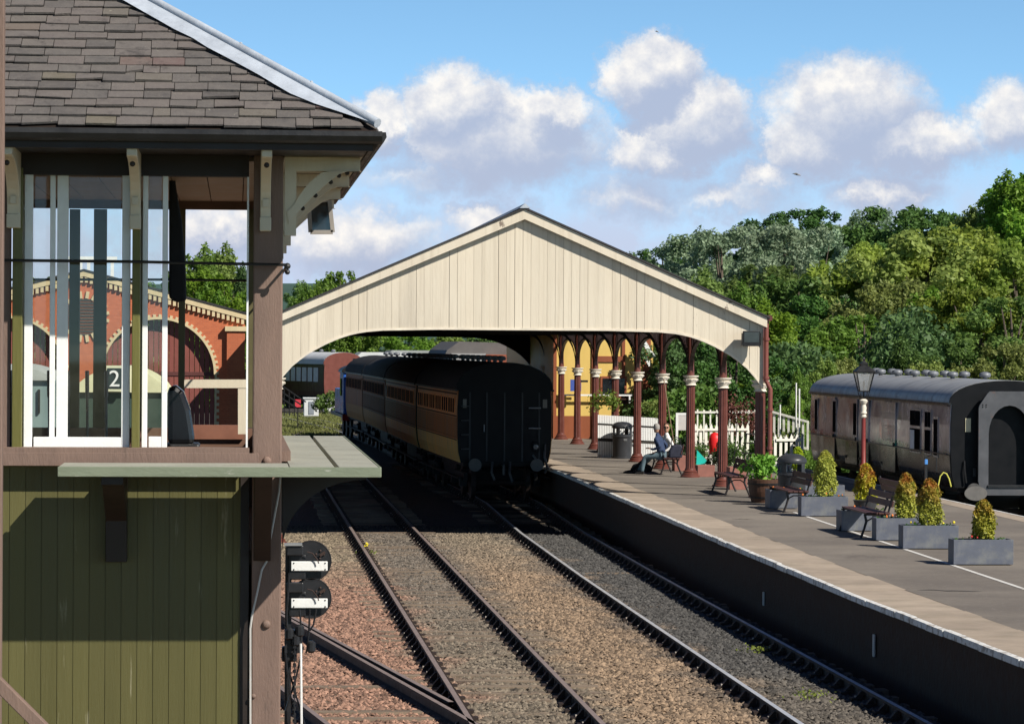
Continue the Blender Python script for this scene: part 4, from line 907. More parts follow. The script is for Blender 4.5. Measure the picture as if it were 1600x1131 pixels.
MB().tube([(0, 7.6, 2.2), (0, 8.5, 2.2)], .68, 20).build('smokebox', M_black, t, smooth=True)
MB().lathe([(.22, 0), (.2, .6), (.28, .7), (.28, .9)], (0, 8.0, 2.8), 16).build('chimney', M_black, t, smooth=True); MB().lathe([(.3, 0), (.3, .35), (.2, .5), (.01, .56)], (0, 5.4, 2.75), 16).build('dome', mat('brass', (.5, .35, .1), .3, metal=1), t, smooth=True)
MB().box(-1.3, 1.3, -.3, 8.8, 1.0, 1.14).build('running_plate', M_black, t); MB().box(-1.3, 1.3, -.35, -.3, .85, 1.15).build('buffer_beam', mat('beam_red', (.30, .02, .015), .4), t); buffers(t, -.35, -1)
for y in (1.5, 4.2, 6.9):
    for sx in (-1, 1): MB().tube([(sx * .75 - .06, y, .55), (sx * .75 + .06, y, .55)], .55, 22).build('wheel', M_rail, t)
t.location = p0 + nrm * -.1; t.rotation_euler = (0, 0, math.atan2(-d.x, d.y))
# ---- maroon coach with white roof, far left
p = at(505, 600, 205); yaw = math.atan2(.30, .954)
vt = coach((p.x + 1.3, p.y, .0), yaw, 17, 'maroon coach with a white roof standing far off at the left beyond the train', side_mat('far_maroon_paint', (.060, .022, .020), (.055, .022, .022), 1.95, .15, .4, .4, (.05, .02, .02)), 'coaches beyond the station', [(1.1 + i * 1.15, 1.1 + i * 1.15 + .85) for i in range(11)], roofm=mat('white_coach_roof', (.55, .56, .58), .6, .12, 2), endm=mat('red_brown_end', (.15, .04, .028), .5, .2, 3), vents=[(0, 2 + 2.4 * i) for i in range(6)], frame_m=mat('white_blind', (.62, .62, .62), .5), zw0=2.0, zw1=2.9)
for o_ in list(bpy.data.objects):
    if o_.parent and o_.parent.parent == vt and o_.name.startswith('pane'): o_.data.materials[0] = mat('drawn_white_blind', (.55, .56, .58), .5)
# ---- right hand coach
YR = 74.2; xc = at(1573, 640, YR).x; M_gr = None
def grey_side():
    m = bpy.data.materials.new('faded_coach_side'); m.use_nodes = True; t = NT(m.node_tree); p = t.n['Principled BSDF']; co = t.coord(); x, y, z = t.xyz(co)
    n = t.noise(t.coord((1, .8, .7)), 1.0, 8, .7)
    up = t.mix(t.mapr(n, .4, .62), (.235, .225, .265), (.39, .37, .42)); up = t.mix(t.mapr(t.noise(t.coord((1, 1, .6)), 2.0, 7, .7), .62, .70), up, (.17, .15, .17))
    low = t.mix(t.mapr(n, .4, .65), (.022, .018, .017), (.055, .042, .036))
    c = t.mix(t.mapr(t.m('ADD', z, t.m('MULTIPLY', t.m('SUBTRACT', n, .5), .25)), 1.84, 1.96), low, up)
    # paint scribbles: red and green patches on the mid panels
    gy = t.m('SUBTRACT', 1, t.m('ABSOLUTE', t.m('MULTIPLY', t.m('SUBTRACT', y, 7.6), .8)), clamp=True)
    gz = t.m('SUBTRACT', 1, t.m('ABSOLUTE', t.m('MULTIPLY', t.m('SUBTRACT', z, 2.2), 2.6)), clamp=True)
    c = t.mix(t.m('MULTIPLY', t.m('MULTIPLY', gy, gz), t.mapr(t.noise(co, 4, 4), .48, .55, 0, 1.6)), c, (.42, .06, .06))
    gy = t.m('SUBTRACT', 1, t.m('ABSOLUTE', t.m('MULTIPLY', t.m('SUBTRACT', y, 6.7), .42)), clamp=True); gz = t.m('SUBTRACT', 1, t.m('ABSOLUTE', t.m('MULTIPLY', t.m('SUBTRACT', z, 1.93), 7)), clamp=True)
    c = t.mix(t.m('MULTIPLY', t.mapr(t.m('MULTIPLY', gy, gz), 0, .35), t.mapr(t.noise(co, 5, 4), .42, .5)), c, (.02, .20, .14))
    t.l.new(c, p.inputs['Base Color']); t.l.new(t.mapr(n, .35, .65, .10, .34), p.inputs['Roughness']); pset(p, Metallic=.15, **{'Specular IOR Level': .45})
    b = t.new('ShaderNodeBump'); b.inputs['Distance'].default_value = .02; b.inputs['Strength'].default_value = .25; t.l.new(t.noise(t.coord((1, .5, 1)), 1.5, 3), b.inputs['Height']); t.l.new(b.outputs[0], p.inputs['Normal']); return m
MGS = grey_side()
MRF = mat('grey_coach_roof', (.30, .30, .30), .42, .15, 2, c2=(.08, .08, .085), c2s=1.4, c2t=(.5, .75), stretch=(.5, 2.5, 1))
def Y_of(u): return ax(u, 690, xc - 1.36).y - YR
L = 18.4
t = coach((xc, YR, 0), 0, L, 'grey and black coach with peeling paint and an open gangway end, right of the platform', MGS, 'coaches beyond the platform', [], roofm=MRF, w=1.36, zg=3.05, za=3.62,
          vents=[((-1) ** j * .28, 3.4 + 1.12 * j) for j in range(13)], endm=M_cend)
t['group'] = 'single parked coach'; del t['group']
def sidebox(name, u0, u1, z0, z1, m, par, d=.02):
    a_, b_ = Y_of(u1), Y_of(u0); mb = MB()
    mb.box(-1.36 - d, -1.355, a_, b_, z0, z1); o_ = mb.build(name, m, None); o_.parent = par; return o_
Mwf = mat('coach_window_frame', (.34, .31, .32), .3, .15, 5, spec=.7)
for (u0, u1, lit) in ((1422, 1439, 1), (1445, 1455, 0)):
    f = sidebox('window', u0, u1, 1.78, 2.86, Mwf, t, .012)
    for (z0, z1, uu0, uu1) in ((2.45, 2.82, u0 + 1, (u0 + u1) / 2 - .5), (2.45, 2.82, (u0 + u1) / 2 + .5, u1 - 1), (1.82, 2.38, u0 + 1, u1 - 1)): sidebox('pane', uu0, uu1, z0, z1, M_blk, f, .026)
    if lit: tag(sidebox('curtain', u0 + 1.5, u0 + 8, 1.86, 2.34, mat('white_curtain', (.78, .78, .80), .7), f, .032))
f = sidebox('window', 1459, 1466, 1.75, 2.72, Mwf, t, .012); sidebox('pane', 1460, 1465, 1.8, 2.66, M_blk, f, .026)
for (u0, u1) in ((1274, 1277), (1302, 1306), (1334, 1339)): f = sidebox('window', u0 - 1, u1 + 1, 1.95, 2.9, Mwf, t, .012); sidebox('pane', u0, u1, 2.0, 2.86, M_blk, f, .026)
for (u0, u1) in ((1288, 1305), (1322, 1340), (1344, 1358), (1378, 1400)):
    f = sidebox('door', u0, u1, 1.2, 2.98, MGS, t, .022)
    k = sidebox('door_hinge', u0 + .6, u0 + 1.6, 1.35, 1.42, M_black, f, .05); k = sidebox('handle', u1 - 2, u1 - 1, 1.85, 1.95, M_black, f, .06)
mb = MB()
for i in range(12): z_ = 1.98 + i * .035; mb.box(-1.388, -1.375, Y_of(1399), Y_of(1379), z_, z_ + .014)
for i in range(5): z_ = 2.55 + i * .035; mb.box(-1.388, -1.375, Y_of(1399), Y_of(1379), z_, z_ + .014)
o_ = mb.build('louvre', mat('louvre_grey', (.30, .25, .22), .5), None); o_.parent = t
mb = MB(); mb.box(-1.40, -1.355, .1, L - .1, 3.0, 3.04); mb.box(-1.40, -1.355, .2, L - .2, 1.84, 1.87); o_ = mb.build('side_moulding', mat('moulding', (.05, .045, .045), .4), None); o_.parent = t
# gangway end
g = MB(); outer = [(-.66, .92), (-.74, 1.2), (-.74, 3.0), (-.50, 3.36), (.50, 3.36), (.74, 3.0), (.74, 1.2), (.66, .92)]
inner = [(-.5, 1.16), (-.5, 2.35)] + [(-.5 * math.cos(a_), 2.35 + .68 * math.sin(a_)) for a_ in np.linspace(0, math.pi, 13)][1:-1] + [(.5, 2.35), (.5, 1.16)]
def ringprism(mb, outer, inner, y0, y1):
    # quads between resampled loops
    def rs(poly, n):
        P_ = [Vector(p_) for p_ in poly]; P_.append(P_[0]); d_ = [0]
        for a_, b_ in zip(P_, P_[1:]): d_.append(d_[-1] + (b_ - a_).length)
        out = []
        for i in range(n):
            s_ = d_[-1] * i / n
            for k in range(len(d_) - 1):
                if d_[k] <= s_ <= d_[k + 1]: f_ = (s_ - d_[k]) / max(1e-6, d_[k + 1] - d_[k]); out.append(P_[k] + (P_[k + 1] - P_[k]) * f_); break
        return out
    cxx = 0; czz = sum(p_[1] for p_ in inner) / len(inner); O, I = [], []
    for i in range(72):
        a_ = 2 * math.pi * i / 72; dv = Vector((math.cos(a_), math.sin(a_)))
        for poly, lst in ((outer, O), (inner, I)):
            best = None; P_ = [Vector((p_[0] - cxx, p_[1] - czz)) for p_ in poly]
            for k in range(len(P_)):
                p1, p2 = P_[k], P_[(k + 1) % len(P_)]; e_ = p2 - p1; den = dv.x * e_.y - dv.y * e_.x
                if abs(den) < 1e-9: continue
                tt = (p1.x * e_.y - p1.y * e_.x) / den; ss = (p1.x * dv.y - p1.y * dv.x) / den
                if tt > 0 and -1e-6 <= ss <= 1 + 1e-6: best = tt if best is None else max(best, tt)
            lst.append((dv.x * best + cxx, dv.y * best + czz))
    n = 72
    vs = [(a_, y0, b_) for a_, b_ in O] + [(a_, y0, b_) for a_, b_ in I] + [(a_, y1, b_) for a_, b_ in O] + [(a_, y1, b_) for a_, b_ in I]; fs = []
    for i in range(n): j = (i + 1) % n; fs += [(i, j, j + n, i + n), (i + 2 * n, i + 3 * n, j + 3 * n, j + 2 * n), (i, i + 2 * n, j + 2 * n, j), (i + n, j + n, j + 3 * n, i + 3 * n)]
    mb.add(vs, fs)
ringprism(g, outer, inner, -.30, -.22)
g = g.build('gangway', mat('gangway_plate', (.075, .077, .085), .5, .25, 3, c2=(.12, .08, .07), c2s=5, c2t=(.6, .7)), None); g.parent = t
gb = MB(); ringprism(gb, [(a_ * .95, b_ * .98 + .03) for a_, b_ in outer], inner, -.219, -.002); gb = gb.build('gangway_bellows', M_cend, None); gb.parent = g
k = MB(); k.box(-.45, .45, -.02, -.004, 1.17, 2.9); k = k.build('gangway_door', mat('blue_black_door', (.004, .0045, .007), .5, .2, 2, spec=.2), None); k.parent = g
k = MB()
for x_ in (-.64, -.56, .56, .64):
    for z_ in (3.0, 3.05): k.ball((x_, -.31, z_), .015, 6, 4)
k.box(-.52, .52, -.33, -.301, 1.1, 1.16); k = k.build('rivets', M_black, None); k.parent = g
k = MB(); k.box(-1.0, -.87, -.05, -.031, 2.40, 2.72); k = k.build('end_plate', mat('cream_plate', (.55, .50, .34), .5), None); k.parent = t
k = MB(); k.tube([(-1.02, -.06, 1.72), (-1.02, -.1, 1.5), (-.98, -.1, 1.2)], .02, 6); k.tube([(-.75, -.08, 1.6), (-.62, -.1, 1.6), (-.58, -.1, 1.2)], .02, 6); k.box(-.82, -.74, -.08, -.001, 1.35, 1.55); k = k.build('end_cables', M_black, None); k.parent = t
for sx in (-.87, .87):
    mb = MB(); n = 28; ring = [(sx + .27 * math.cos(2 * math.pi * i / n), .98 + .17 * math.sin(2 * math.pi * i / n)) for i in range(n)]; mb.prism(ring, 'y', -.62, -.58); mb.tube([(sx, -.6, 1.0), (sx, 0, 1.0)], .1, 10); o_ = mb.build('buffer_head', mat('oval_buffer', (.14, .13, .12), .5, .25, 6), None); o_.parent = t
# track under it
track('railway_track', 'siding track beyond the platform carrying the grey coach', lambda y: xc, 60, 120, 60.3, 100, .76)
# ------------------------------------------------------------------ foliage helper
def leaf_mat(name, c1, c2, tr=.35, tip=None, ztip=(0, 1)):
    m = bpy.data.materials.new(name); m.use_nodes = True; t = NT(m.node_tree); p = t.n['Principled BSDF']
    g = t.new('ShaderNodeNewGeometry').outputs['Random Per Island']; n = t.noise(t.coord(), .45, 4, .6)
    k = t.m('ADD', t.m('MULTIPLY', g, .55), t.m('MULTIPLY', t.mapr(n, .35, .65), .45)); c = t.mix(k, c1, c2); oi = t.new('ShaderNodeObjectInfo').outputs['Random']; hs = t.new('ShaderNodeHueSaturation'); t.l.new(c, hs.inputs['Color']); t.l.new(t.mapr(oi, 0, 1, .50, .53), hs.inputs['Hue']); t.l.new(t.mapr(t.m('FRACT', t.m('MULTIPLY', oi, 7.3)), 0, 1, .9, 1.35), hs.inputs['Value']); t.l.new(t.mapr(t.m('FRACT', t.m('MULTIPLY', oi, 3.1)), 0, 1, .85, 1.05), hs.inputs['Saturation']); c = hs.outputs[0]
    if tip: z = t.xyz(t.coord())[2]; c = t.mix(t.m('MULTIPLY', t.mapr(z, ztip[0], ztip[1]), t.mapr(t.noise(t.coord(), 7, 4), .35, .6)), c, tip)
    t.l.new(c, p.inputs['Base Color']); p.inputs['Roughness'].default_value = .55; pset(p, **{'Specular IOR Level': .3})
    tl = t.new('ShaderNodeBsdfTranslucent'); t.l.new(c, tl.inputs[0]); mx = t.new('ShaderNodeMixShader'); mx.inputs[0].default_value = tr
    t.l.new(p.outputs[0], mx.inputs[1]); t.l.new(tl.outputs[0], mx.inputs[2]); t.l.new(mx.outputs[0], t.n['Material Output'].inputs[0]); return m
def leaves(centers, size, aspect=1.6, outward=None, up=.3):
    n = len(centers); nr = rng.normal(size=(n, 3)); 
    if outward is not None: nr += outward * 1.1
    nr[:, 2] += up; nr /= np.linalg.norm(nr, axis=1)[:, None]
    a = rng.normal(size=(n, 3)); a -= (a * nr).sum(1)[:, None] * nr; a /= np.linalg.norm(a, axis=1)[:, None]; b = np.cross(nr, a)
    s = size * rng.uniform(.5, 1.5, n)[:, None]
    V = np.stack([centers - a * s * aspect * .5, centers + b * s * .42 - a * s * .05, centers + a * s * aspect * .5, centers - b * s * .42 - a * s * .05], 1)
    return V.reshape(-1, 3)
def crown_points(clumps, per):
    P_, O_ = [], []
    for (c_, r_, sq) in clumps:
        k = int(per * r_ * r_); d = rng.normal(size=(k, 3)); d /= np.linalg.norm(d, axis=1)[:, None]; rr = r_ * (rng.random(k) ** .45)[:, None]
        o_ = d * rr; o_[:, 2] *= sq; P_.append(o_ + np.array(c_)); O_.append(d)
    return np.concatenate(P_), np.concatenate(O_)
# ------------------------------------------------------------------ platform furniture
M_bench = mat('bench_slats_brown', (.075, .03, .026), .5, .25, 5, stretch=(1, .2, 1))
M_iron = mat('bench_iron', (.02, .016, .016), .5, .3, 6)
def make_bench(L=2.4):
    # local: seat faces -x, runs along y (0..L); origin between the legs at the near end
    t = thing('park_bench', (0, 0, 0), 'bench', 'bench', 'slatted benches along the platform')
    for i in range(4):
        MB().box(-.24 + i * .115, -.24 + i * .115 + .098, 0, L, .435, .465).build('seat_slat', M_bench, t, bevel=.006)
    for (z_, x_) in ((.60, .245), (.73, .285)):
        mb = MB(); mb.obox((x_, L / 2, z_ + .02), .014, L / 2, .058, Matrix.Rotation(R(14), 3, 'Y')); mb.build('back_slat', M_bench, t, bevel=.006)
    for y in (.16, L - .16):
        f = MB()
        f.tube([(-.24, y, .43), (-.21, y, .3), (-.25, y, .16), (-.31, y, .0)], [.024, .026, .022, .026], 8)
        f.tube([(.16, y, .42), (.14, y, .3), (.2, y, .15), (.27, y, .0)], [.024, .026, .022, .026], 8)
        f.tube([(.18, y, .40), (.22, y, .55), (.31, y, .84)], .02, 8); f.tube([(-.25, y, .425), (.2, y, .425)], .02, 8)
        f.tube([(-.21, y, .3), (-.1, y, .36), (.05, y, .36), (.14, y, .3)], .015, 6)
        f.build('leg_frame', M_iron, t, smooth=True)
    return t
proto = make_bench()
def put_bench(u, v, lab, rz=0, first=False, sc=1.0):
    p = gr(u, v, PZ); p = Vector((p.x + .31 * (1 if rz == 0 else -1), p.y - .16, PZ))
    if first: o = proto; o.location = p; o.rotation_euler = (0, 0, rz); o['label'] = lab; return o
    return dup(proto, p, rz, lab)
put_bench(1133, 774, 'slatted bench nearest the third maroon column, left of the leafy barrel', first=True)
put_bench(1224, 801, 'slatted bench in front of the litter bin beside the grey planter')
put_bench(1345, 840, 'slatted bench between the planters in front of the lamp post')
pE = gr(1032, 742, PZ); bE = put_bench(1032, 742, 'slatted bench with two people sitting on it'); 
o = put_bench(1408, 822, 'bench standing back to back behind the front bench, facing the grey coach', rz=math.pi)
p = gr(1352, 815, PZ); o.location = (p.x + .95, p.y + 1.9, PZ)
o = put_bench(944, 708, 'far bench in shade left of the round-topped bin under the canopy')
# litter bins
M_bin = mat('bin_dark_plastic', (.035, .036, .040), .4, .15, 6)
def make_bin():
    t = thing('litter_bin', (0, 0, 0), 'bin', 'litter bin', 'round topped litter bins')
    mb = MB(); mb.lathe([(.27, .0), (.27, .05), (.25, .06), (.265, .68), (.27, .70)], (0, 0, 0), 28); mb.build('bin_body', M_bin, t, smooth=True)
    # apertured ring
    mb = MB(); zr_ = [.70, .74, .925, .95]; nn = 32
    for z_ in zr_: mb.v += [(.268 * math.cos(2 * math.pi * j / nn), .268 * math.sin(2 * math.pi * j / nn), z_) for j in range(nn)]
    for r_ in range(3):
        for j in range(nn):
            if r_ == 1 and (j % 8) not in (3, 4): continue
            mb.f.append((r_ * nn + j, r_ * nn + (j + 1) % nn, (r_ + 1) * nn + (j + 1) % nn, (r_ + 1) * nn + j))
    f_ = mb.build('bin_aperture_frame', M_bin, t); sd_ = f_.modifiers.new('thick', 'SOLIDIFY'); sd_.thickness = .02
    MB().lathe([(.28, .95), (.285, .99), (.27, 1.03), (.22, 1.09), (.14, 1.125), (.02, 1.14)], (0, 0, 0), 28).build('bin_lid', M_bin, t, smooth=True)
    MB().lathe([(.275, .66), (.285, .67), (.285, .70), (.275, .71)], (0, 0, 0), 28).build('bin_band', M_bin, t); MB().box(-.05, .05, -.275, -.262, .55, .62).build('bin_plate', mat('grey_plate', (.12, .12, .12), .4), t)
    return t
b0 = make_bin(); p = gr(1237, 790, PZ); b0.location = (p.x, p.y, PZ); b0['label'] = 'dark round-topped litter bin beside the leafy barrel planter'; b0.scale = (1.15, 1.15, 1.0)
p = gr(972, 716, PZ); dup(b0, (p.x, p.y, PZ), .2, 'dark litter bin far along the platform between the canopy columns', scale=(1.15, 1.15, 1))
# grey planters
M_plant = mat('blue_grey_planter', (.105, .115, .145), .6, .12, 8, .1, 40, c2=(.16, .165, .17), c2s=3.5, c2t=(.48, .66))
M_soil = mat('planter_soil', (.05, .035, .025), .95, .3, 20)
def make_planter(w, d, h):
    t = thing('planter_box', (0, 0, 0), 'planter', 'planter', 'grey planter boxes on the platform')
    mb = MB(); q_ = .03
    mb.box(0, w, 0, q_, .015, h); mb.box(0, w, d - q_, d, .015, h); mb.box(0, q_, q_ + .001, d - q_ - .001, .015, h); mb.box(w - q_, w, q_ + .001, d - q_ - .001, .015, h); mb.build('planter_side', M_plant, t, bevel=.004)
    MB().box(q_, w - q_, q_, d - q_, .02, h - .05).build('soil', M_soil, t); return t
PL = make_planter(.97, .40, .41)
M_flr = [mat('flower_orange', (.75, .20, .03), .6), mat('flower_red', (.6, .03, .03), .6), mat('flower_yellow', (.8, .65, .03), .6)]
def flowers(p, w, n, m, lab):
    t = thing('bedding_flowers', p, lab, 'flowers')
    pts = np.array([(rng.uniform(.05, w - .05), rng.uniform(.06, .3), rng.uniform(.38, .44)) for _ in range(60)]) ; g = fast_quads('flower_leaves', leaves(pts, .035), M_fleaf, t)
    mb = MB()
    for _ in range(n): mb.ball((rng.uniform(.04, w - .04), rng.uniform(.04, .2), rng.uniform(.42, .47)), rng.uniform(.015, .026), 6, 4)
    mb.build('blossoms', m, None).parent = t
M_fleaf = leaf_mat('bedding_leaf', (.04, .09, .015), (.09, .16, .03))
def put_planter(u, v, lab, first=False, w=None, mat_=None):
    p = gr(u, v, PZ); p = Vector((p.x, p.y, PZ))
    if first: PL.location = p; PL['label'] = lab; o = PL
    else: o = dup(PL, p, 0, lab)
    return o, p
specs = [(1490, 883, 'nearest grey planter box, at the right edge, with one small shrub', 1), (1411, 858, 'second nearest grey planter box, holding the slim brown-topped shrub', 2), (1369, 845, 'grey planter box touching the end of the front bench', 0), (1252, 807, 'grey planter box with the greenest and roundest shrub, right of the small bench', 0)]
PP = []
for i, (u, v, lab, fl) in enumerate(specs):
    o, p = put_planter(u, v, lab, i == 0); PP.append(p)
    flowers(p, .95, 4 if i != 1 else 5, M_flr[fl], ['red flowers along the nearest planter', 'yellow flower tuft in the second planter', 'orange flowers in the planter beside the front bench', 'orange flowers in the planter beside the small bench'][i])
o, p = put_planter(1203, 795, 'dark shaded planter box with orange flowers in front of the bin'); flowers(p, .8, 5, M_flr[0], 'orange flowers in the shaded planter by the bin'); o.scale = (.62, 1.6, 1.0)
o, p = put_planter(1315, 830, 'planter box half hidden behind the seat of the front bench'); flowers(p, .9, 4, M_flr[0], 'orange flowers behind the front bench seat'); o.scale = (.6, 1.4, .95)
o, p = put_planter(1255, 777, 'far grey planter box behind the bin and bench'); o.scale = (1, 1, .7)
# conical conifers
M_con = leaf_mat('conifer_spray', (.20, .22, .010), (.46, .42, .03), .25, tip=(.34, .13, .02), ztip=(.25, .7))
M_con2 = leaf_mat('conifer_spray_green', (.24, .29, .012), (.52, .52, .03), .25, tip=(.36, .26, .02), ztip=(.75, 1.2))
def conifer(u, vb, vt, wpx, Y, lab, m=M_con, dense=5200):
    c_ = at(u, vb, Y); h = at(u, vt, Y).z - c_.z; r = wpx / 2 * Y / FPX
    t = thing('conical_conifer', (c_.x, Y, c_.z), lab, 'shrub', 'clipped conifers along the platform')
    z = rng.random(dense) ** .85; prof = np.interp(z, [0, .06, .2, .45, .7, .86, .95, 1], [.62, .88, 1.0, .98, .84, .60, .38, .12]); a = rng.random(dense) * 2 * math.pi
    lump = 1 + .13 * np.sin(a * 3 + z * 9 + u) + .09 * np.sin(a * 5 - z * 14) + rng.normal(0, .085, dense) + .08 * np.sin(z * 31 + a * 7)
    rr = r * prof * lump * (rng.random(dense) ** .22)
    pts = np.stack([rr * np.cos(a), rr * np.sin(a), z * h], 1); out = np.stack([np.cos(a), np.sin(a), np.full(dense, .5)], 1)
    fast_quads('foliage', leaves(pts, .032, 1.5, out * .8), m, t); MB().tube([(0, 0, -.12), (0, 0, h * .8)], [.03, .01], 6).build('trunk', M_sleeper, None).parent = t
cl = ['slim yellow and brown conifer in the nearest planter', 'tall brown-tipped conifer in the second planter', 'brown-topped conifer beside the end of the front bench', 'brown-topped conifer in front of the lamp post', 'plump yellow-green conifer in the planter right of the bin', 'small yellow conifer far behind the round-topped bin']
conifer(1537, 843, 781, 33, PP[0].y + .2, cl[0]); conifer(1452, 822, 748, 38, PP[1].y + .2, cl[1]); conifer(1415, 810, 739, 32, PP[2].y + .2, cl[2]); conifer(1289, 776, 704, 34, PP[3].y + .25, cl[4], M_con2)
yq = gr(1353, 797, PZ).y; conifer(1352, 797, 724, 33, yq, cl[3]); yq2 = gr(1246, 758, PZ).y; conifer(1247, 735, 698, 18, yq2, cl[5], M_con2, 2500)
t = thing('plant_tub', gr(1352, 799, PZ), 'dark tub under the conifer by the lamp post', 'tub'); MB().lathe([(.2, 0), (.25, .22), (.27, .24), (.24, .245)], (0, 0, 0), 20).build('tub_body', M_bin, None).parent = t; MB().lathe([(.01, .2), (.22, .21)], (0, 0, 0), 20).build('soil', M_soil, None).parent = t
t = thing('plant_tub', gr(1247, 752, PZ), 'pale tub under the small far conifer', 'tub'); MB().lathe([(.14, 0), (.17, .3), (.18, .32), (.16, .325)], (0, 0, 0), 20).build('tub_body', M_white, None).parent = t
# half barrel with broad-leaved plant
pbq = gr(1193, 785, PZ); br = thing('half_barrel', (pbq.x, pbq.y, PZ), 'brown half barrel planter holding a leafy green plant', 'barrel')
mb = MB(); mb.lathe([(.27, 0), (.33, .25), (.36, .52), (.34, .53), (.32, .46)], (0, 0, 0), 26); mb.build('barrel_staves', mat('barrel_wood', (.075, .035, .02), .6, .25, 6, stretch=(3, 3, .3)), None).parent = br
for z_ in (.1, .4): mb = MB(); mb.lathe([(.29 + z_ * .17, z_), (.295 + z_ * .17, z_), (.305 + z_ * .17, z_ + .04), (.30 + z_ * .17, z_ + .04)], (0, 0, 0), 26); mb.build('hoop', M_black, None).parent = br
pt = thing('leafy_plant', (pbq.x, pbq.y, PZ + .5), 'bright green broad-leaved plant in the half barrel', 'plant')
cr_ = [((rng.normal(0, .17), rng.normal(0, .15), .16 + rng.uniform(0, .34)), .17, .9) for _ in range(18)] + [((.0, 0, .2), .34, .8)]
P_, O_ = crown_points(cr_, 1500); fast_quads('foliage', leaves(P_, .07, 1.5, O_), leaf_mat('glossy_leaf', (.07, .17, .012), (.26, .42, .06)), pt)
# lamp post
YL = 76.0; bl = ax(1349, 650, at(1349, 700, YL).x); LP = thing('platform_lamp', (at(1349, 700, YL).x, YL, PZ), 'tall maroon platform lamp post with black four-sided lantern', 'lamp post')
zz = lambda v: at(1349, v, YL).z
x_ = LP.location.x
mb = MB(); mb.lathe([(.13, 0), (.13, .1), (.09, .16), (.085, .6), (.10, .64), (.06, .7), (.05, zz(652) - PZ)], (x_, YL, PZ), 18); mb.build('post', mat('lamp_post_maroon', (.20, .035, .03), .35, .1, 5), LP, smooth=True)
mb = MB(); mb.lathe([(.05, 0), (.075, .03), (.06, .08), (.085, .12), (.06, .18), (.075, .24), (.05, .32), (.09, .38), (.10, .42), (.05, .46)], (x_, YL, zz(653)), 18); mb.build('post_capital', mat('capital_cream', (.68, .62, .52)), LP, smooth=True)
mb = MB(); z0, z1 = zz(611), zz(581); rb, rt = .115, .215
mb.tube([(x_, YL, zz(622)), (x_, YL, z0)], .02, 8)
for k in range(4):
    a = math.pi / 4 + k * math.pi / 2; ca, sa = math.cos(a), math.sin(a); a2 = a + math.pi / 2; cb, sb_ = math.cos(a2), math.sin(a2)
    mb.tube([(x_ + rb * 1.41 * ca, YL + rb * 1.41 * sa, z0), (x_ + rt * 1.41 * ca, YL + rt * 1.41 * sa, z1)], .014, 6)
    for (r_, z_, q_) in ((rb, z0, .016), (rt, z1, .02)): mb.tube([(x_ + r_ * 1.41 * ca, YL + r_ * 1.41 * sa, z_), (x_ + r_ * 1.41 * cb, YL + r_ * 1.41 * sb_, z_)], q_, 6)
    mb.tube([(x_, YL, zz(622)), (x_ + .13 * ca, YL + .13 * sa, zz(619)), (x_ + .17 * ca, YL + .17 * sa, zz(611)), (x_ + rb * 1.2 * ca, YL + rb * 1.2 * sa, z0)], .01, 6)
mb.build('lantern_frame', M_black, LP)
mb = MB(); mb.lathe([(rt * 1.5, 0), (rt * 1.5, .02), (rt * .75, .13), (rt * .55, .15), (rt * .6, .2), (rt * .3, .24), (.03, .27), (.045, .31), (.01, .36)], (x_, YL, z1), 4)
mb.v = [((a - x_) * math.cos(R(45)) - (b - YL) * math.sin(R(45)) + x_, (a - x_) * math.sin(R(45)) + (b - YL) * math.cos(R(45)) + YL, c_) for a, b, c_ in mb.v]; mb.build('lantern_roof', M_black, LP)
mb = MB()
for k in range(4):
    a = math.pi / 4 + k * math.pi / 2; a2 = a + math.pi / 2; P4 = lambda r_, z_, q_: (x_ + r_ * 1.38 * math.cos(q_), YL + r_ * 1.38 * math.sin(q_), z_)
    mb.add([P4(rb, z0 + .01, a), P4(rb, z0 + .01, a2), P4(rt, z1 - .01, a2), P4(rt, z1 - .01, a)], [(0, 1, 2, 3)])
mb.build('lantern_pane', glass('lantern_glass', (.97, .98, .97), .72, (.6, .6, .58)), LP)
MB().lathe([(.015, 0), (.02, .12), (.03, .16), (.02, .24)], (x_, YL, z0), 8).build('lamp_burner', M_black, LP)
# water hose and stand
st = thing('water_stand', gr(1490, 790, PZ), 'water tap stand with blue fitting beside the grey coach', 'tap'); p = st.location; st.location = (16.0, 73.4, PZ)
MB().box(-.03, .03, -.03, .03, 0, .95).build('stand_post', M_black, None).parent = st; MB().box(-.035, .035, -.05, .04, .76, .88).build('tap_fitting', mat('tap_blue', (.08, .25, .6), .3), None, bevel=.01).parent = st
s2 = MB(); s2.tube([(0, 0, .93), (.12, 0, .98), (.25, 0, .93), (.25, 0, .6)], .015, 6); s2.build('tap_pipe', M_black, None).parent = st
hs = thing('yellow_hose', (15.7, 73.0, PZ), 'yellow hose arching up beside the tap stand', 'hose')
MB().tube([at(u, v, 73.0) - Vector((15.7, 73.0, PZ)) for u, v in [(1465, 775), (1466, 758), (1469, 744), (1474, 738), (1479, 740), (1483, 748), (1486, 760)]], .016, 8).build('hose_tube', mat('hose_yellow', (.65, .62, .12), .4), None, smooth=True).parent = hs
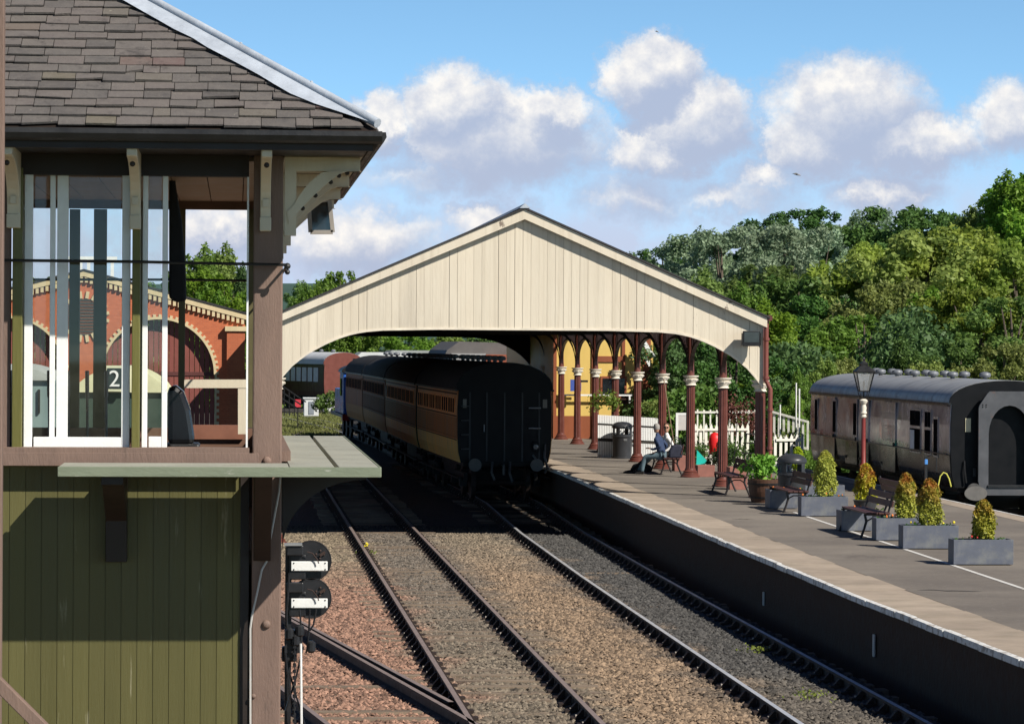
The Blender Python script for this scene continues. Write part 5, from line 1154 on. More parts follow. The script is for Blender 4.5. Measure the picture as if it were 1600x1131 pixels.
# white nozzle
# ------------------------------------------------------------------ fences and clutter behind the columns
M_picket = mat('picket_white', (.72, .70, .62), .6, .12, 6, c2=(.45, .47, .30), c2s=2, c2t=(.55, .7))
def picket_fence(name, p0, p1, h, sp, lab, wd=.085, rail=(.35, .85), pts_=True, zb=None):
    p0 = Vector(p0); p1 = Vector(p1); d = p1 - p0; L = d.length; u = d.normalized(); t = thing(name, p0, lab, 'fence'); n = max(2, int(L / sp)); up = Vector((0, 0, 1)); nn = u.cross(up).normalized()
    for i in range(n + 1):
        c_ = p0 + u * (L * i / n); j = random.uniform(-.015, .015); uh = Vector((u.x, u.y, 0)).normalized(); mb = MB(); hh = h + j
        pr = [(-wd / 2, 0), (wd / 2, 0), (wd / 2, hh - .09), (0, hh), (-wd / 2, hh - .09)] if pts_ else [(-wd / 2, 0), (wd / 2, 0), (wd / 2, hh), (-wd / 2, hh)]
        vs = [c_ + uh * a + up * b - nn * .01 for a, b in pr] + [c_ + uh * a + up * b + nn * .012 for a, b in pr]; k = len(pr)
        mb.add(vs, [tuple(range(k)), tuple(range(k, 2 * k))[::-1]] + [(q, (q + 1) % k, (q + 1) % k + k, q + k) for q in range(k)]); mb.build('picket', M_picket, t)
    for r_ in rail: MB().bar(p0 + up * h * r_ + nn * .035, p1 + up * h * r_ + nn * .035, .04, .07).build('fence_rail', M_picket, t)
    return t
a, b = at(1078, 730, 93), at(1172, 728, 93); picket_fence('picket_fence', (a.x, 93, PZ), (b.x, 93.5, PZ), at(0, 657, 93).z - PZ, .155, 'white picket fence behind the second and third columns')
a, b = at(1211, 735, 88), at(1256, 735, 88); picket_fence('picket_fence', (a.x, 88, PZ), (b.x, 88.3, PZ), 1.05, .16, 'white picket fence stretch right of the end column by the grey coach')
a = at(1080, 640, 108); b = at(1190, 640, 108); picket_fence('railing_fence', (a.x, 108, PZ + .1), (b.x, 108, PZ + .1), at(1100, 640, 108).z - PZ - .1, .22, 'dull grey railing fence in the shade behind the picket fence', wd=.05, pts_=False, rail=(.12, .93))
a, b = at(1202, 686, 103.4), at(1262, 703, 103); picket_fence('ramp_railing', a, b, .95, .155, 'white sloping ramp railing behind the downpipe', wd=.07, rail=(.04, .97), pts_=False)
for (u, v0, lab) in ((1244, 598, 'thin white pole, the left one above the ramp railing'), (1249, 607, 'thin white pole, right beside another above the ramp railing'), (1219, 632, 'short white pole at the top of the ramp railing')):
    p0 = at(u, 700, 94); p1 = at(u, v0, 94); o = MB().tube([(p0.x, 94, PZ), (p1.x, 94, p1.z)], .022, 8).build('pole', M_white, None); tag(o, lab, 'pole', 'white poles by the ramp')
# white boarded enclosure under the canopy
we = thing('white_boarded_screen', at(978, 705, 99), 'white boarded screen in three tiers behind the bin and man', 'screen')
for (v0, v1) in ((648, 661), (664, 684), (689, 722)):
    n_ = 36; mb = MB()
    for i in range(n_): u = 934 + (1030 - 934) * i / n_; dv = 9 * i / n_; a, b = at(u + .15, v1 + dv * .6, 99), at(u + 2.4, v0 + dv * .6, 99); mb.box(a.x, b.x, 99, 99.02, max(a.z, PZ), b.z)
    mb.build('board_tier', M_white, we)
mb = MB(); mb.box(at(934, 700, 99).x, at(1030, 700, 99).x, 99.03, 99.06, PZ, at(0, 655, 99).z); mb.build('backing', mat('dark_gap', (.04, .035, .03), .8), we)
nb = thing('notice_board', at(1068, 690, 95), 'white framed noticeboard beside the third column', 'notice board')
a, b = at(1056, 672, 95), at(1083, 645, 95); mb = MB(); mb.box(a.x, b.x, 95, 95.05, b.z - .07, b.z); mb.box(a.x, a.x + .07, 95, 95.05, PZ, b.z - .07); mb.box(b.x - .07, b.x, 95, 95.05, PZ, b.z - .07); mb.build('frame', M_white, nb)
mb = MB(); mb.box(a.x + .07, b.x - .07, 95.01, 95.04, a.z, b.z - .07); mb.build('panel', mat('notice_panel', (.55, .52, .50), .5, .1, 5), nb)
# red sack and teal cloth, brick troughs, iron obelisk, poles
p = at(1117, 693, 92.6); o = MB().lathe([(.02, -.33), (.15, -.30), (.19, -.1), (.19, .15), (.13, .28), (.08, .31), (.02, .33)], (p.x, 92.6, p.z), 16).build('red_fire_bucket', mat('bright_red', (.72, .02, .02), .4), None, smooth=True); tag(o, 'bright red hanging container on the white picket fence', 'bucket')
p = at(1095, 733, 90); o = MB().add([at(1088, 727, 90), at(1089, 703, 90), at(1107, 722, 90), at(1088, 727, 90.3), at(1090, 704, 90.25), at(1104, 725, 90.3)], [(0, 2, 1), (3, 4, 5), (0, 3, 5, 2), (2, 5, 4, 1), (1, 4, 3, 0)]).build('teal_cloth', mat('teal', (.01, .50, .42), .6), None); tag(o, 'small teal triangular cloth by the foot of the third column', 'cloth')
M_brk = mat('red_trough', (.28, .12, .095), .8, .2, 6)
for i, (u0, u1, v0, v1, lab) in enumerate(((1090, 1117, 727, 745, 'low red brick trough right of the third column'), (1140, 1168, 730, 765, 'low red brick trough behind the first bench'), (1054, 1076, 712, 736, 'dark red tub of plants left of the third column'))):
    Yt = gr(u0, v1, PZ).y; a, b = at(u0, v1, Yt), at(u1, v0, Yt); o = thing('brick_trough', (a.x, Yt, PZ), lab, 'trough', 'red troughs behind the benches')
    mb = MB(); w_ = b.x - a.x; h_ = b.z - PZ; mb.box(0, w_, 0, .05, 0, h_); mb.box(0, w_, .5, .55, 0, h_); mb.box(0, .05, .051, .499, 0, h_); mb.box(w_ - .05, w_, .051, .499, 0, h_); mb.build('trough_wall', M_brk, None, bevel=.01).parent = o
    MB().box(.05, w_ - .05, .05, .5, .05, h_ - .04).build('soil', M_soil, None).parent = o
ob = thing('plant_stand', at(1172, 700, 89), 'dark wrought iron plant stand left of the end column', 'plant stand')
mb = MB(); pz_ = at(1172, 740, 89)
for dx in (-.22, .22):
    for dy in (-.2, .2): mb.tube([(pz_.x + dx, 89 + dy, PZ), (pz_.x + dx * .5, 89 + dy * .5, at(0, 672, 89).z)], .012, 6)
for v, r_ in ((725, .26), (708, .24), (692, .2), (678, .16)):
    z_ = at(1172, v, 89).z; mb.tube([(pz_.x + r_ * math.cos(q), 89 + r_ * math.sin(q), z_) for q in np.linspace(0, 2 * math.pi, 15)], .012, 6, cap=False)
mb.build('stand_frame', M_black, ob)
for (u0, v0, u1, v1, Y0, lab) in ((1037, 592, 1058, 724, 88.0, 'long thin pole leaning behind the seated people'), (1160, 682, 1138, 730, 90.0, 'dark thin stick leaning by the second column'), (1152, 662, 1146, 722, 91.0, 'thin dark cane by the white picket fence')):
    o = MB().tube([at(u0, v0, Y0), at(u1, v1, Y0)], .014, 6).build('leaning_pole', mat('cane_brown', (.25, .17, .11), .6) if u0 < 1100 else M_black, None); tag(o, lab, 'pole')
# small flowering shrubs along the fences
def bush(name, u, v, Y, w, h, cols, lab, cat='shrub', leaf=.06, grp=None, per=900):
    p = at(u, v, Y); t = thing(name, (p.x, Y, p.z), lab, cat, grp); cr = [((rng.uniform(-w / 2, w / 2) * .8, rng.normal(0, w * .15), rng.uniform(.15, .85) * h), rng.uniform(.16, .3) * min(w, h) + .05, .9) for _ in range(14)]
    P_, O_ = crown_points(cr, per); fast_quads('foliage', leaves(P_, leaf, 1.5, O_), cols, t); return t
M_lf1 = leaf_mat('shrub_leaf', (.05, .10, .015), (.13, .20, .035)); M_lf2 = leaf_mat('yellow_green_leaf', (.12, .17, .02), (.28, .30, .05)); M_lf3 = leaf_mat('dark_leaf', (.015, .035, .01), (.04, .07, .018))
bush('flowering_shrub', 945, 648, 101, .9, .75, M_lf2, 'yellow-green shrub above the white screen at its left end'); bush('flowering_shrub', 1016, 655, 98, .9, .6, M_lf2, 'pale flowering shrub at the right end of the white screen')
bush('hedge_shrub', 1095, 732, 93.6, 1.2, 1.1, M_lf1, 'green shrub growing behind the white picket fence'); bush('hedge_shrub', 1150, 730, 94.5, 1.5, 1.0, M_lf1, 'green shrub behind the fence left of the end column')
bush('hedge_shrub', 1232, 720, 90, 1.0, .9, M_lf2, 'yellow-green shrub behind the picket fence by the grey coach'); bush('hedge_shrub', 1088, 733, 92.4, .7, .8, M_lf1, 'low green shrub in front of the white pickets beside the teal cloth'); bush('hedge_shrub', 1146, 731, 92.6, 1.0, .9, M_lf1, 'leafy shrub in front of the white pickets right of the red bucket')
bush('climbing_shrub', 1160, 690, 100, 1.4, 1.5, mat('dry_red_leaf', (.10, .03, .02), .7, .4, 9), 'reddish shrub in shade behind the picket fence')
bush('potted_plant', 1064, 715, 90, .6, .55, M_lf3, 'dark green plant in the tub left of the third column', per=1500)
bush('potted_plant', 1125, 728, 88, .8, .5, M_lf3, 'dark leafy plant behind the first bench', per=1500)
# ------------------------------------------------------------------ people
M_skin = mat('skin', (.50, .29, .20), .5, .05, 5)
def skinned(name, chain, material, parent, sub=2):
    # chain: list of (parent_index, (x,y,z), radius) ; root first
    me = bpy.data.meshes.new(name); me.from_pydata([c[1] for c in chain], [(c[0], i) for i, c in enumerate(chain) if c[0] is not None], [])
    o = bpy.data.objects.new(name, me); col.objects.link(o); md = o.modifiers.new('skin', 'SKIN'); md.use_smooth_shade = True
    if not me.skin_vertices: 
        import bmesh
        bm = bmesh.new(); bm.from_mesh(me); bm.verts.layers.skin.verify(); bm.to_mesh(me); bm.free()
    for i, c in enumerate(chain): sv = me.skin_vertices[0].data[i]; r = c[2]; sv.radius = (r, r) if not isinstance(r, tuple) else r; sv.use_root = (i == 0)
    s = o.modifiers.new('sub', 'SUBSURF'); s.levels = sub; s.render_levels = sub
    bpy.context.view_layer.update(); dg = bpy.context.evaluated_depsgraph_get(); m2 = bpy.data.meshes.new_from_object(o.evaluated_get(dg)); bpy.data.objects.remove(o)
    m2.materials.clear(); m2.materials.append(material)
    o = bpy.data.objects.new(name, m2); col.objects.link(o); 
    if parent: o.parent = parent
    for p_ in m2.polygons: p_.use_smooth = True; p_.material_index = 0
    return o
def head(parent, c, face, hair_c, bald=.0, name_hair='hair', glasses=False):
    f = Vector(face).normalized(); up = Vector((0, 0, 1)); sd = f.cross(up).normalized(); M = Matrix((sd, f, up)).transposed(); c = Vector(c)
    def put(mb): mb.v = [tuple(c + M @ Vector(v)) for v in mb.v]; return mb
    mb = MB(); mb.lathe([(.02, -.125), (.045, -.115), (.062, -.08), (.073, -.03), (.078, .03), (.074, .07), (.055, .10), (.02, .118)], (0, 0, 0), 18, 1, 1.22); mb.v = [(a, b + (.012 if z < -.05 and b > 0 else 0), z) for a, b, z in mb.v]
    mb.add([(-.013, .088, -.035), (.013, .088, -.035), (0, .122, -.028), (0, .09, .02)], [(0, 1, 2), (0, 2, 3), (1, 3, 2)])
    for sx in (-1, 1): mb.ball((sx * .08, -.005, -.01), .026, 8, 6, .4, .8, 1.2)
    mb.ball((0, .086, -.065), .02, 8, 4, 1.1, .35, .35); put(mb).build('head', M_skin, parent, smooth=True)
    mb = MB(); [mb.ball((sx * .03, .084, .012), .011, 8, 6, 1.2, .6, .8) for sx in (-1, 1)]
    if glasses: mb = MB(); [mb.ball((sx * .032, .092, .01), .03, 10, 6, 1, .35, .8) for sx in (-1, 1)]; mb.tube([(-.08, 0, .015), (-.06, .08, .015), (.06, .08, .015), (.08, 0, .015)], .005, 5)
    put(mb).build('eyewear' if glasses else 'eyes', mat('dark_lens', (.01, .01, .01), .15), parent)
    mb = MB(); mb.lathe([(.079, -.03), (.086, .02), (.083, .075), (.062, .112), (.03, .128), (.005, .132)], (0, -.012, 0), 18, 1, 1.15); mb.v = [(a, min(b, .035 + (z > .06) * .05), z) for a, b, z in mb.v]; put(mb).build(name_hair, mat('hair_' + str(hair_c), hair_c, .8, .3, 40), parent, smooth=True)
def hand(parent, wrist, d, palm_n, s=1.0):
    d = Vector(d).normalized(); n = Vector(palm_n).normalized(); sd = d.cross(n).normalized(); n = sd.cross(d); wv = Vector(wrist); mb = MB()
    mb.obox(wv + d * .05 * s, .038 * s, .048 * s, .013 * s, Matrix((sd, d, n)).transposed())
    for k, L_ in enumerate((.062, .072, .067, .052)):
        b = wv + d * .095 * s + sd * (-.03 + k * .02) * s; mb.tube([b, b + d * L_ * .5 * s + n * .006, b + d * L_ * .8 * s + n * .024 * s, b + d * L_ * .85 * s + n * .04 * s], [.0095 * s, .009 * s, .008 * s, .006 * s], 6)
    b = wv + d * .03 * s - sd * .036 * s; mb.tube([b, b - sd * .022 * s + d * .02 * s + n * .012 * s, b - sd * .022 * s + d * .05 * s + n * .025 * s], [.012 * s, .010 * s, .007 * s], 6)
    mb.build('hand', M_skin, parent, smooth=True)
bx, by = bE.location.x, bE.location.y
def person(label, px_, py_, z0, torso_tw, shirt, trou, lean, legs, arms, face, hairc, glasses=False):
    t = thing('person', (px_, py_, z0), label, 'person')
    H = Vector((0, 0, .56)); S = Vector((lean, 0, 1.0)); Nk = Vector((lean * 1.15, 0, 1.12)); sh = .17
    # body: one continuous surface, torso + arms + legs + neck
    ch = [(None, (0, 0, .55), .135), (0, (lean * .3, 0, .72), (.15, .12)), (1, (lean * .7, 0, .88), (.165, .125)), (2, (lean, 0, 1.0), (.13, .10)), (3, (lean * 1.1, 0, 1.09), .06), (4, (lean * 1.25, 0, 1.15), .052)]
    for sy, pts in arms.items():
        k = len(ch); ch.append((3, (lean, sy * .17, 1.0), .068)); 
        for j, (q, r) in enumerate(zip(pts, (.048, .036, .027))): ch.append((k + j, q, r))
    k = len(ch); body = skinned('body', ch, shirt, t)
    lg = [(None, (0, 0, .54), .12)]
    for sy, pts in legs.items():
        k = len(lg); lg.append((0, (-.03, sy * .10, .53), .098))
        for j, (q, r) in enumerate(zip(pts, (.078, .066, .05))): lg.append((k + j, q, r))
    skinned('trousers', lg, trou, t)
    for sy, pts in legs.items():
        e = Vector(pts[-1]); mb = MB(); mb.tube([(e.x + .05, e.y, e.z - .0), (e.x - .04, e.y, e.z - .02), (e.x - .14, e.y, e.z - .035), (e.x - .2, e.y, e.z - .045)], [.045, .052, .045, .025], 8); mb.build('shoe', mat('dark_shoe', (.02, .018, .018), .5), t, smooth=True)
        for v_ in []: pass
    for sy, pts in arms.items(): e = Vector(pts[-1]); d = e - Vector(pts[-2]); hand(t, e, d, (0, 0, -1) if d.x < 0 else (0, -sy, 0))
    head(t, (lean * 1.35, 0, 1.27), face, hairc, glasses=glasses)
    return t
Tb = mat('blue_shirt', (.03, .05, .11), .8, .15, 12); Tj = mat('pale_jeans', (.10, .15, .18), .8, .15, 10); Tw = mat('white_blouse', (.7, .68, .66), .8, .05, 8); Td = mat('black_trousers', (.012, .012, .014), .8, .1, 8)
m_ = person('grey-haired man in blue shirt and pale jeans sitting on the bench', 0, 0, 0, 0, Tb, Tj, .02 - .14, {-1: [(-.44, -.13, .50), (-.50, -.13, .28), (-.52, -.14, .075)], 1: [(-.38, .13, .49), (-.60, .14, .28), (-.72, .15, .09)]},
            {-1: [(.03, -.24, .78), (-.18, -.20, .70), (-.28, -.16, .72)], 1: [(.06, .25, .80), (-.1, .28, .62), (-.28, .22, .58)]}, (-.55, .8, -.05), (.30, .28, .26))
m_.location = (bx - .22, by + .55, PZ - .02); m_.rotation_euler = (0, 0, R(-26))
w_ = person('person with dark glasses, pale top and dark trousers sitting beyond the man', 0, 0, 0, 0, Tw, Td, -.02, {-1: [(-.45, -.11, .51), (-.70, -.12, .28), (-.90, -.12, .08)], 1: [(-.45, .11, .50), (-.75, .12, .26), (-1.0, .12, .08)]},
            {-1: [(.10, -.25, .78), (-.10, -.26, .64), (-.26, -.2, .62)], 1: [(.06, .25, .80), (-.1, .26, .64), (-.26, .2, .60)]}, (-.3, -.95, 0), (.06, .035, .02), glasses=True)
w_.location = (bx + .02, by + 1.25, PZ - .02); w_.rotation_euler = (0, 0, R(6))
bag = thing('shoulder_bag', (bx + .12, by + .02, PZ + .47), 'dark shoulder bag standing on the near end of the occupied bench', 'bag')
MB().prism([(-.20, 0), (.14, 0), (.17, .26), (.10, .36), (-.12, .34), (-.2, .2)], 'y', 0, .2).build('bag_body', mat('navy_bag', (.02, .022, .04), .6, .3, 8), None, bevel=.03).parent = bag
MB().tube([(-.15, .1, .3), (-.14, .1, .5), (.0, .1, .56), (.1, .1, .48), (.12, .1, .32)], .012, 6).build('strap', M_black, None).parent = bag
o = MB().prism([(-.35, 0), (.2, 0), (.25, .14), (.05, .26), (-.25, .2)], 'y', 0, .4).build('rucksack', mat('black_rucksack', (.012, .012, .014), .7), None, bevel=.05); pr_ = gr(1000, 737, PZ); o.location = (pr_.x + .1, pr_.y, PZ); tag(o, 'black rucksack lying on the platform by the feet of the seated people', 'bag')
# birds
for (u, v, Y, s, lab) in ((1246, 273, 150, .22, 'small gull gliding in the sky above the trees'), (1027, 50, 170, .12, 'tiny dark bird high in the sky at the top')):
    p = at(u, v, Y); t = thing('bird', p, lab, 'bird'); MB().tube([(-s * .8, 0, .02), (-s * .4, 0, .01), (0, 0, 0), (s * .5, 0, -.02), (s * .8, 0, -.05)], [s * .05, s * .16, s * .2, s * .15, s * .03], 8).build('body', mat('gull_grey', (.25, .25, .27), .6), None, smooth=True).parent = t
    for sg in (-1, 1): MB().add([(-s * .2, 0, 0), (s * .25, 0, 0), (s * .1 - s * .5, sg * s * .9, s * .35), (-s * .9, sg * s * 1.6, s * .2), (-s * .2, 0, .02), (s * .25, 0, .02), (s * .1 - s * .5, sg * s * .9, s * .38), (-s * .9, sg * s * 1.6, s * .22)], [(0, 1, 2, 3), (7, 6, 5, 4), (0, 3, 7, 4), (1, 5, 6, 2), (0, 4, 5, 1), (2, 6, 7, 3)]).build('wing', mat('gull_grey', (.25, .25, .27)), None).parent = t
# ------------------------------------------------------------------ buildings
def brick_mat(name, c1, c2, mortar, sc=4.6):
    m = bpy.data.materials.new(name); m.use_nodes = True; t = NT(m.node_tree); p = t.n['Principled BSDF']; co = t.coord(); x, y, z = t.xyz(co)
    b = t.new('ShaderNodeTexBrick'); t.l.new(t.comb(t.m('ADD', x, y), z, 0), b.inputs['Vector']); b.inputs['Scale'].default_value = sc; b.inputs['Color1'].default_value = (*c1, 1); b.inputs['Color2'].default_value = (*c2, 1); b.inputs['Mortar'].default_value = (*mortar, 1); b.inputs['Mortar Size'].default_value = .012
    c = t.mix(t.mapr(t.noise(co, 1.2, 6, .7), .3, .75, 0, .35), b.outputs['Color'], tuple(v * .45 for v in c1)); t.l.new(c, p.inputs['Base Color']); p.inputs['Roughness'].default_value = .85; return m
M_brick = brick_mat('orange_red_brick', (.56, .15, .06), (.47, .12, .05), (.46, .22, .13)); M_cbrick = mat('cream_brick', (.62, .50, .30), .8, .12, 6)
YS = 100.0; gx = at(131, 500, YS).x; ex = at(383, 500, YS).x; hw_ = ex - gx; ze_ = at(380, 500, YS).z; za_ = at(131, 433, YS).z
ES = thing('engine_shed', (gx, YS, -.4), 'orange brick engine shed with two arched maroon doors and cream dentil gable', 'engine shed')
dc = at(248, 500, YS).x - gx; rw = at(336, 600, YS).x - at(248, 600, YS).x; zsp = at(0, 583, YS).z; zcr = at(0, 496, YS).z
def shed_open(x):
    for s_ in (-1, 1):
        k = (x - gx - s_ * dc) / rw
        if abs(k) < 1: return zsp + (zcr - zsp) * math.sqrt(1 - k * k)
    return -.4
def shed_top(x): return za_ + (ze_ - za_) * abs(x - gx) / hw_
mb = MB(); xs = sorted(set([gx - hw_ + 2 * hw_ * i / 160 for i in range(161)] + [gx + s_ * dc + q * rw * .999 for s_ in (-1, 1) for q in (-1, 1)]))
for a, b in zip(xs, xs[1:]): mb.add([(a, YS, shed_open(a)), (b, YS, shed_open(b)), (b, YS, shed_top(b)), (a, YS, shed_top(a)), (a, YS + .35, shed_open(a)), (b, YS + .35, shed_open(b)), (b, YS + .35, shed_top(b)), (a, YS + .35, shed_top(a))], [(0, 1, 2, 3), (7, 6, 5, 4), (0, 4, 5, 1), (2, 6, 7, 3)])
mb.box(gx - hw_, gx - hw_ + .35, YS + .36, YS + 25, -.4, ze_ - .1); mb.box(gx + hw_ - .35, gx + hw_, YS + .36, YS + 25, -.4, ze_ - .1); wl = mb.build('wall', M_brick, ES)
for s_ in (-1, 1):
    MB().box(gx + s_ * (hw_ - .28) - .28, gx + s_ * (hw_ - .28) + .28, YS - .16, YS - .002, -.4, ze_ - .35).build('pilaster', M_brick, ES)
    MB().box(gx + s_ * (hw_ - .28) - .34, gx + s_ * (hw_ - .28) + .34, YS - .22, YS - .001, ze_ - .35, ze_ - .2).build('pilaster_cap', M_cbrick, ES)
    mb = MB(); c_ = gx + s_ * dc; n_ = 66
    for k in range(n_):
        a = math.pi * (k + .5) / n_; r0, r1 = 1.0, 1.0 + (.12 if k % 2 else .085); P2 = lambda f, aa: (c_ - f * rw * math.cos(aa), zsp + f * (zcr - zsp) * math.sin(aa)); da = math.pi / n_ * .5
        f1 = 1.075 if k % 2 else 1.03
        mb.prism([P2(.985, a - da), P2(f1, a - da), P2(f1, a + da), P2(.985, a + da)], 'y', YS - .03, YS + .06)
    zk = zsp; k = 0
    while zk > -.4:
        zk -= .098
        for q in (-1, 1): w2 = .14 if k % 2 else .06; xx_ = c_ + q * rw; mb.box(min(xx_ + q * .0, xx_ + q * w2), max(xx_ + q * 0, xx_ + q * w2), YS - .03, YS + .05, zk, zk + .096)
        k += 1
    mb.build('arch_surround', M_cbrick, wl)
    d_ = MB(); xs2 = [c_ - rw + 2 * rw * i / 22 for i in range(23)]
    for a, b in zip(xs2, xs2[1:]): d_.prism([(a + .01, -.35), (b - .008, -.35), (b - .008, shed_open(min(max(b, c_ - rw * .998), c_ + rw * .998))), (a + .01, shed_open(min(max(a, c_ - rw * .998), c_ + rw * .998)))], 'y', YS + .28, YS + .33)
    d_ = d_.build('door', mat('shed_door_maroon', (.22, .065, .05), .6, .2, 3, stretch=(1, 1, .3)), ES); MB().box(c_ - rw, c_ + rw, YS + .25, YS + .279, zsp - .05, zsp + .07).build('door_rail', mat('door_rail_paint', (.11, .035, .03), .6), d_)
mb = MB(); n_ = 66; sl2 = (za_ - ze_) / hw_
for s_ in (-1, 1):
    mb.prism([(gx, za_ + .02), (gx + s_ * (hw_ + .12), ze_ + .02 - .12 * sl2), (gx + s_ * (hw_ + .12), ze_ + .18 - .12 * sl2), (gx, za_ + .18)], 'y', YS - .12, YS + .36)
    for k in range(n_ // 2): f = (k + .5) / (n_ / 2); xx_ = gx + s_ * hw_ * f; z_ = za_ + (ze_ - za_) * f; mb.box(xx_ - .045, xx_ + .045, YS - .10, YS - .001, z_ - .15, z_ + .02)
mb.build('dentil_cornice', M_cbrick, ES)
for s_ in (-1, 1): MB().prism([(gx, za_ + .185), (gx + s_ * (hw_ + .15), ze_ + .185 - .15 * sl2), (gx + s_ * (hw_ + .15), ze_ + .25 - .15 * sl2), (gx, za_ + .25)], 'y', YS - .14, YS + 25).build('roof', M_croof, ES)
mb = MB(); zc_ = at(0, 494, YS).z; rr = .58
for k in range(20): a = math.pi * 2 * (k + .5) / 20; mb.obox((gx + (rr + .1) * math.cos(a), YS - .02, zc_ + (rr + .1) * math.sin(a)), .11, .03, .05, Matrix.Rotation(-a, 3, 'Y'))
v_ = mb.build('vent_surround', M_cbrick, wl)
mb = MB()
for k in range(12): z_ = zc_ - rr + 2 * rr * k / 12; hh = math.sqrt(max(.01, rr * rr - (z_ + .05 - zc_) ** 2)); mb.box(gx - hh, gx + hh, YS - .025, YS - .005, z_, z_ + .06)
mb.build('vent_louvre', mat('louvre_dark', (.05, .045, .035), .7), ES)
mb = MB()
for k in range(7): mb.box(gx - .75 + k * .25 - .05, gx - .75 + k * .25 + .05, YS + 3, YS + 3.1, za_ - .2, za_ + .62)
mb.box(gx - .9, gx + .9, YS + 3, YS + 3.12, za_ + .62, za_ + .72); mb.build('roof_vent', M_white, ES)
# van and locomotive end seen through the box windows
YV = 60.0
vn = thing('cream_roofed_van', (at(200, 600, YV).x, YV, -.2), 'pale green van with cream arched roof and a board numbered 2, beyond the signal box', 'railway van')
xa, xb = at(112, 600, YV).x, at(262, 600, YV).x; zr0 = at(0, 612, YV).z
mb = MB(); mb.box(xa + .05, xb - .05, YV, YV + 5, .6, zr0); mb.build('body', mat('dark_green_van', (.035, .06, .045), .6, .2, 3), vn)
n_ = 16; mb = MB(); mb.prism([(xa + (xb - xa) * k / n_, zr0 + (at(0, 572, YV).z - zr0) * math.sin(math.pi * k / n_) ** .7) for k in range(n_ + 1)], 'y', YV - .1, YV + 5.1); mb.build('roof', mat('cream_roof_paint', (.62, .60, .38), .6), vn)
mb = MB(); a, b = at(164, 611, YV), at(193, 571, YV); mb.box(a.x, b.x, YV - .2, YV - .14, a.z, b.z); bd = mb.build('number_board', mat('cream_board', (.68, .68, .48), .5), vn)
a, b = at(168, 607, YV), at(191, 575, YV); mb = MB().box(a.x, b.x, YV - .21, YV - .201, a.z, b.z); mb.build('number_field', mat('dark_slate_paint', (.03, .045, .045), .5), bd, bevel=.004)
fc = bpy.data.curves.new('numeral_two', 'FONT'); fc.body = '2'; fc.size = 1; fc.extrude = .01; to = bpy.data.objects.new('tmp', fc); col.objects.link(to); bpy.context.view_layer.update()
m2 = bpy.data.meshes.new_from_object(to.evaluated_get(bpy.context.evaluated_depsgraph_get())); bpy.data.objects.remove(to); m2.materials.clear(); m2.materials.append(M_white)
n2 = bpy.data.objects.new('numeral_two', m2); col.objects.link(n2); n2.parent = bd; xs_ = [v.co.x for v in m2.vertices]; ys_ = [v.co.y for v in m2.vertices]
sc_ = (b.z - a.z) * .78 / (max(ys_) - min(ys_)); n2.scale = (sc_, sc_, 1); n2.rotation_euler = (R(90), 0, 0); o_w = wloc(bd); n2.location = ((a.x + b.x) / 2 - sc_ * (max(xs_) + min(xs_)) / 2 - o_w.x, YV - .222 - o_w.y, a.z + (b.z - a.z) * .11 - o_w.z)
YV2 = 66.0; v2 = thing('blue_grey_van', (at(30, 620, YV2).x, YV2, -.2), 'pale blue grey van with rounded roof at the far left through the windows', 'railway van')
xa, xb = at(-60, 600, YV2).x, at(86, 600, YV2).x; zr0 = at(0, 594, YV2).z; MB().box(xa, xb, YV2, YV2 + 5, .6, zr0).build('body', mat('blue_grey_van_paint', (.22, .30, .30), .5, .15, 3, stretch=(1, 1, .3)), v2)
MB().prism([(xa + (xb - xa) * k / n_, zr0 + .32 * math.sin(math.pi * k / n_) ** .7) for k in range(n_ + 1)], 'y', YV2 - .1, YV2 + 5).build('roof', mat('grey_roof_paint', (.40, .42, .40), .6), v2); MB().box(at(63, 0, YV2).x, at(66, 0, YV2).x, YV2 - .06, YV2 - .001, at(0, 645, YV2).z, at(0, 608, YV2).z).build('door_bar', M_black, v2)
# station building, yellow end wall
YB2 = 119.5; x0, x1 = at(868, 600, YB2).x, at(1020, 600, YB2).x; z0_ = PZ; zw = at(0, 646, YB2).z; ztt = 5.3
SBd = thing('station_building', ((x0 + x1) / 2, YB2, PZ), 'yellow and brown timber station building beyond the columns', 'station building')
M_yel = mat('yellow_boarding', (.68, .47, .13), .6, .08, 3, stretch=(1, 1, .3)); M_brn = mat('brown_boarding', (.26, .075, .03), .6, .12, 3, stretch=(1, 1, .3))
MB().box(x0, x1, YB2, YB2 + 22, zw, ztt).build('upper_wall', M_yel, SBd); MB().box(x0 + .0, x1, YB2 - .01, YB2 + 22, z0_, zw - .001).build('lower_wall', M_brn, SBd)
for (u0, u1) in ((1008, 1020), (928, 934), (975, 980), (868, 873)): a, b = at(u0, 0, YB2).x, at(u1, 0, YB2).x; MB().box(a, b, YB2 - .06, YB2 - .012, z0_, ztt).build('corner_board', M_brn, SBd)
MB().box(at(934, 0, YB2).x, at(975, 0, YB2).x, YB2 - .05, YB2 - .002, at(0, 556, YB2).z - .1, at(0, 551, YB2).z).build('head_rail', M_brn, SBd)
a, b = at(938, 622, YB2), at(979, 588, YB2); wd_ = MB().box(a.x, b.x, YB2 - .07, YB2 - .003, a.z, b.z).build('window', M_brn, SBd); MB().box(a.x + .08, b.x - .08, YB2 - .085, YB2 - .071, a.z + .12, b.z - .08).build('pane', M_darkglass, wd_)
a, b = at(970, 636, YB2), at(983, 614, YB2); MB().box(a.x, b.x, YB2 - .07, YB2 - .003, a.z, b.z).build('doorway', mat('dark_brown_opening', (.05, .02, .012), .7), SBd)
MB().box(at(880, 0, YB2).x, at(990, 0, YB2).x, YB2 - .3, YB2 - .24, at(0, 614, YB2).z, at(0, 611.5, YB2).z).build('white_rail', M_white, SBd)
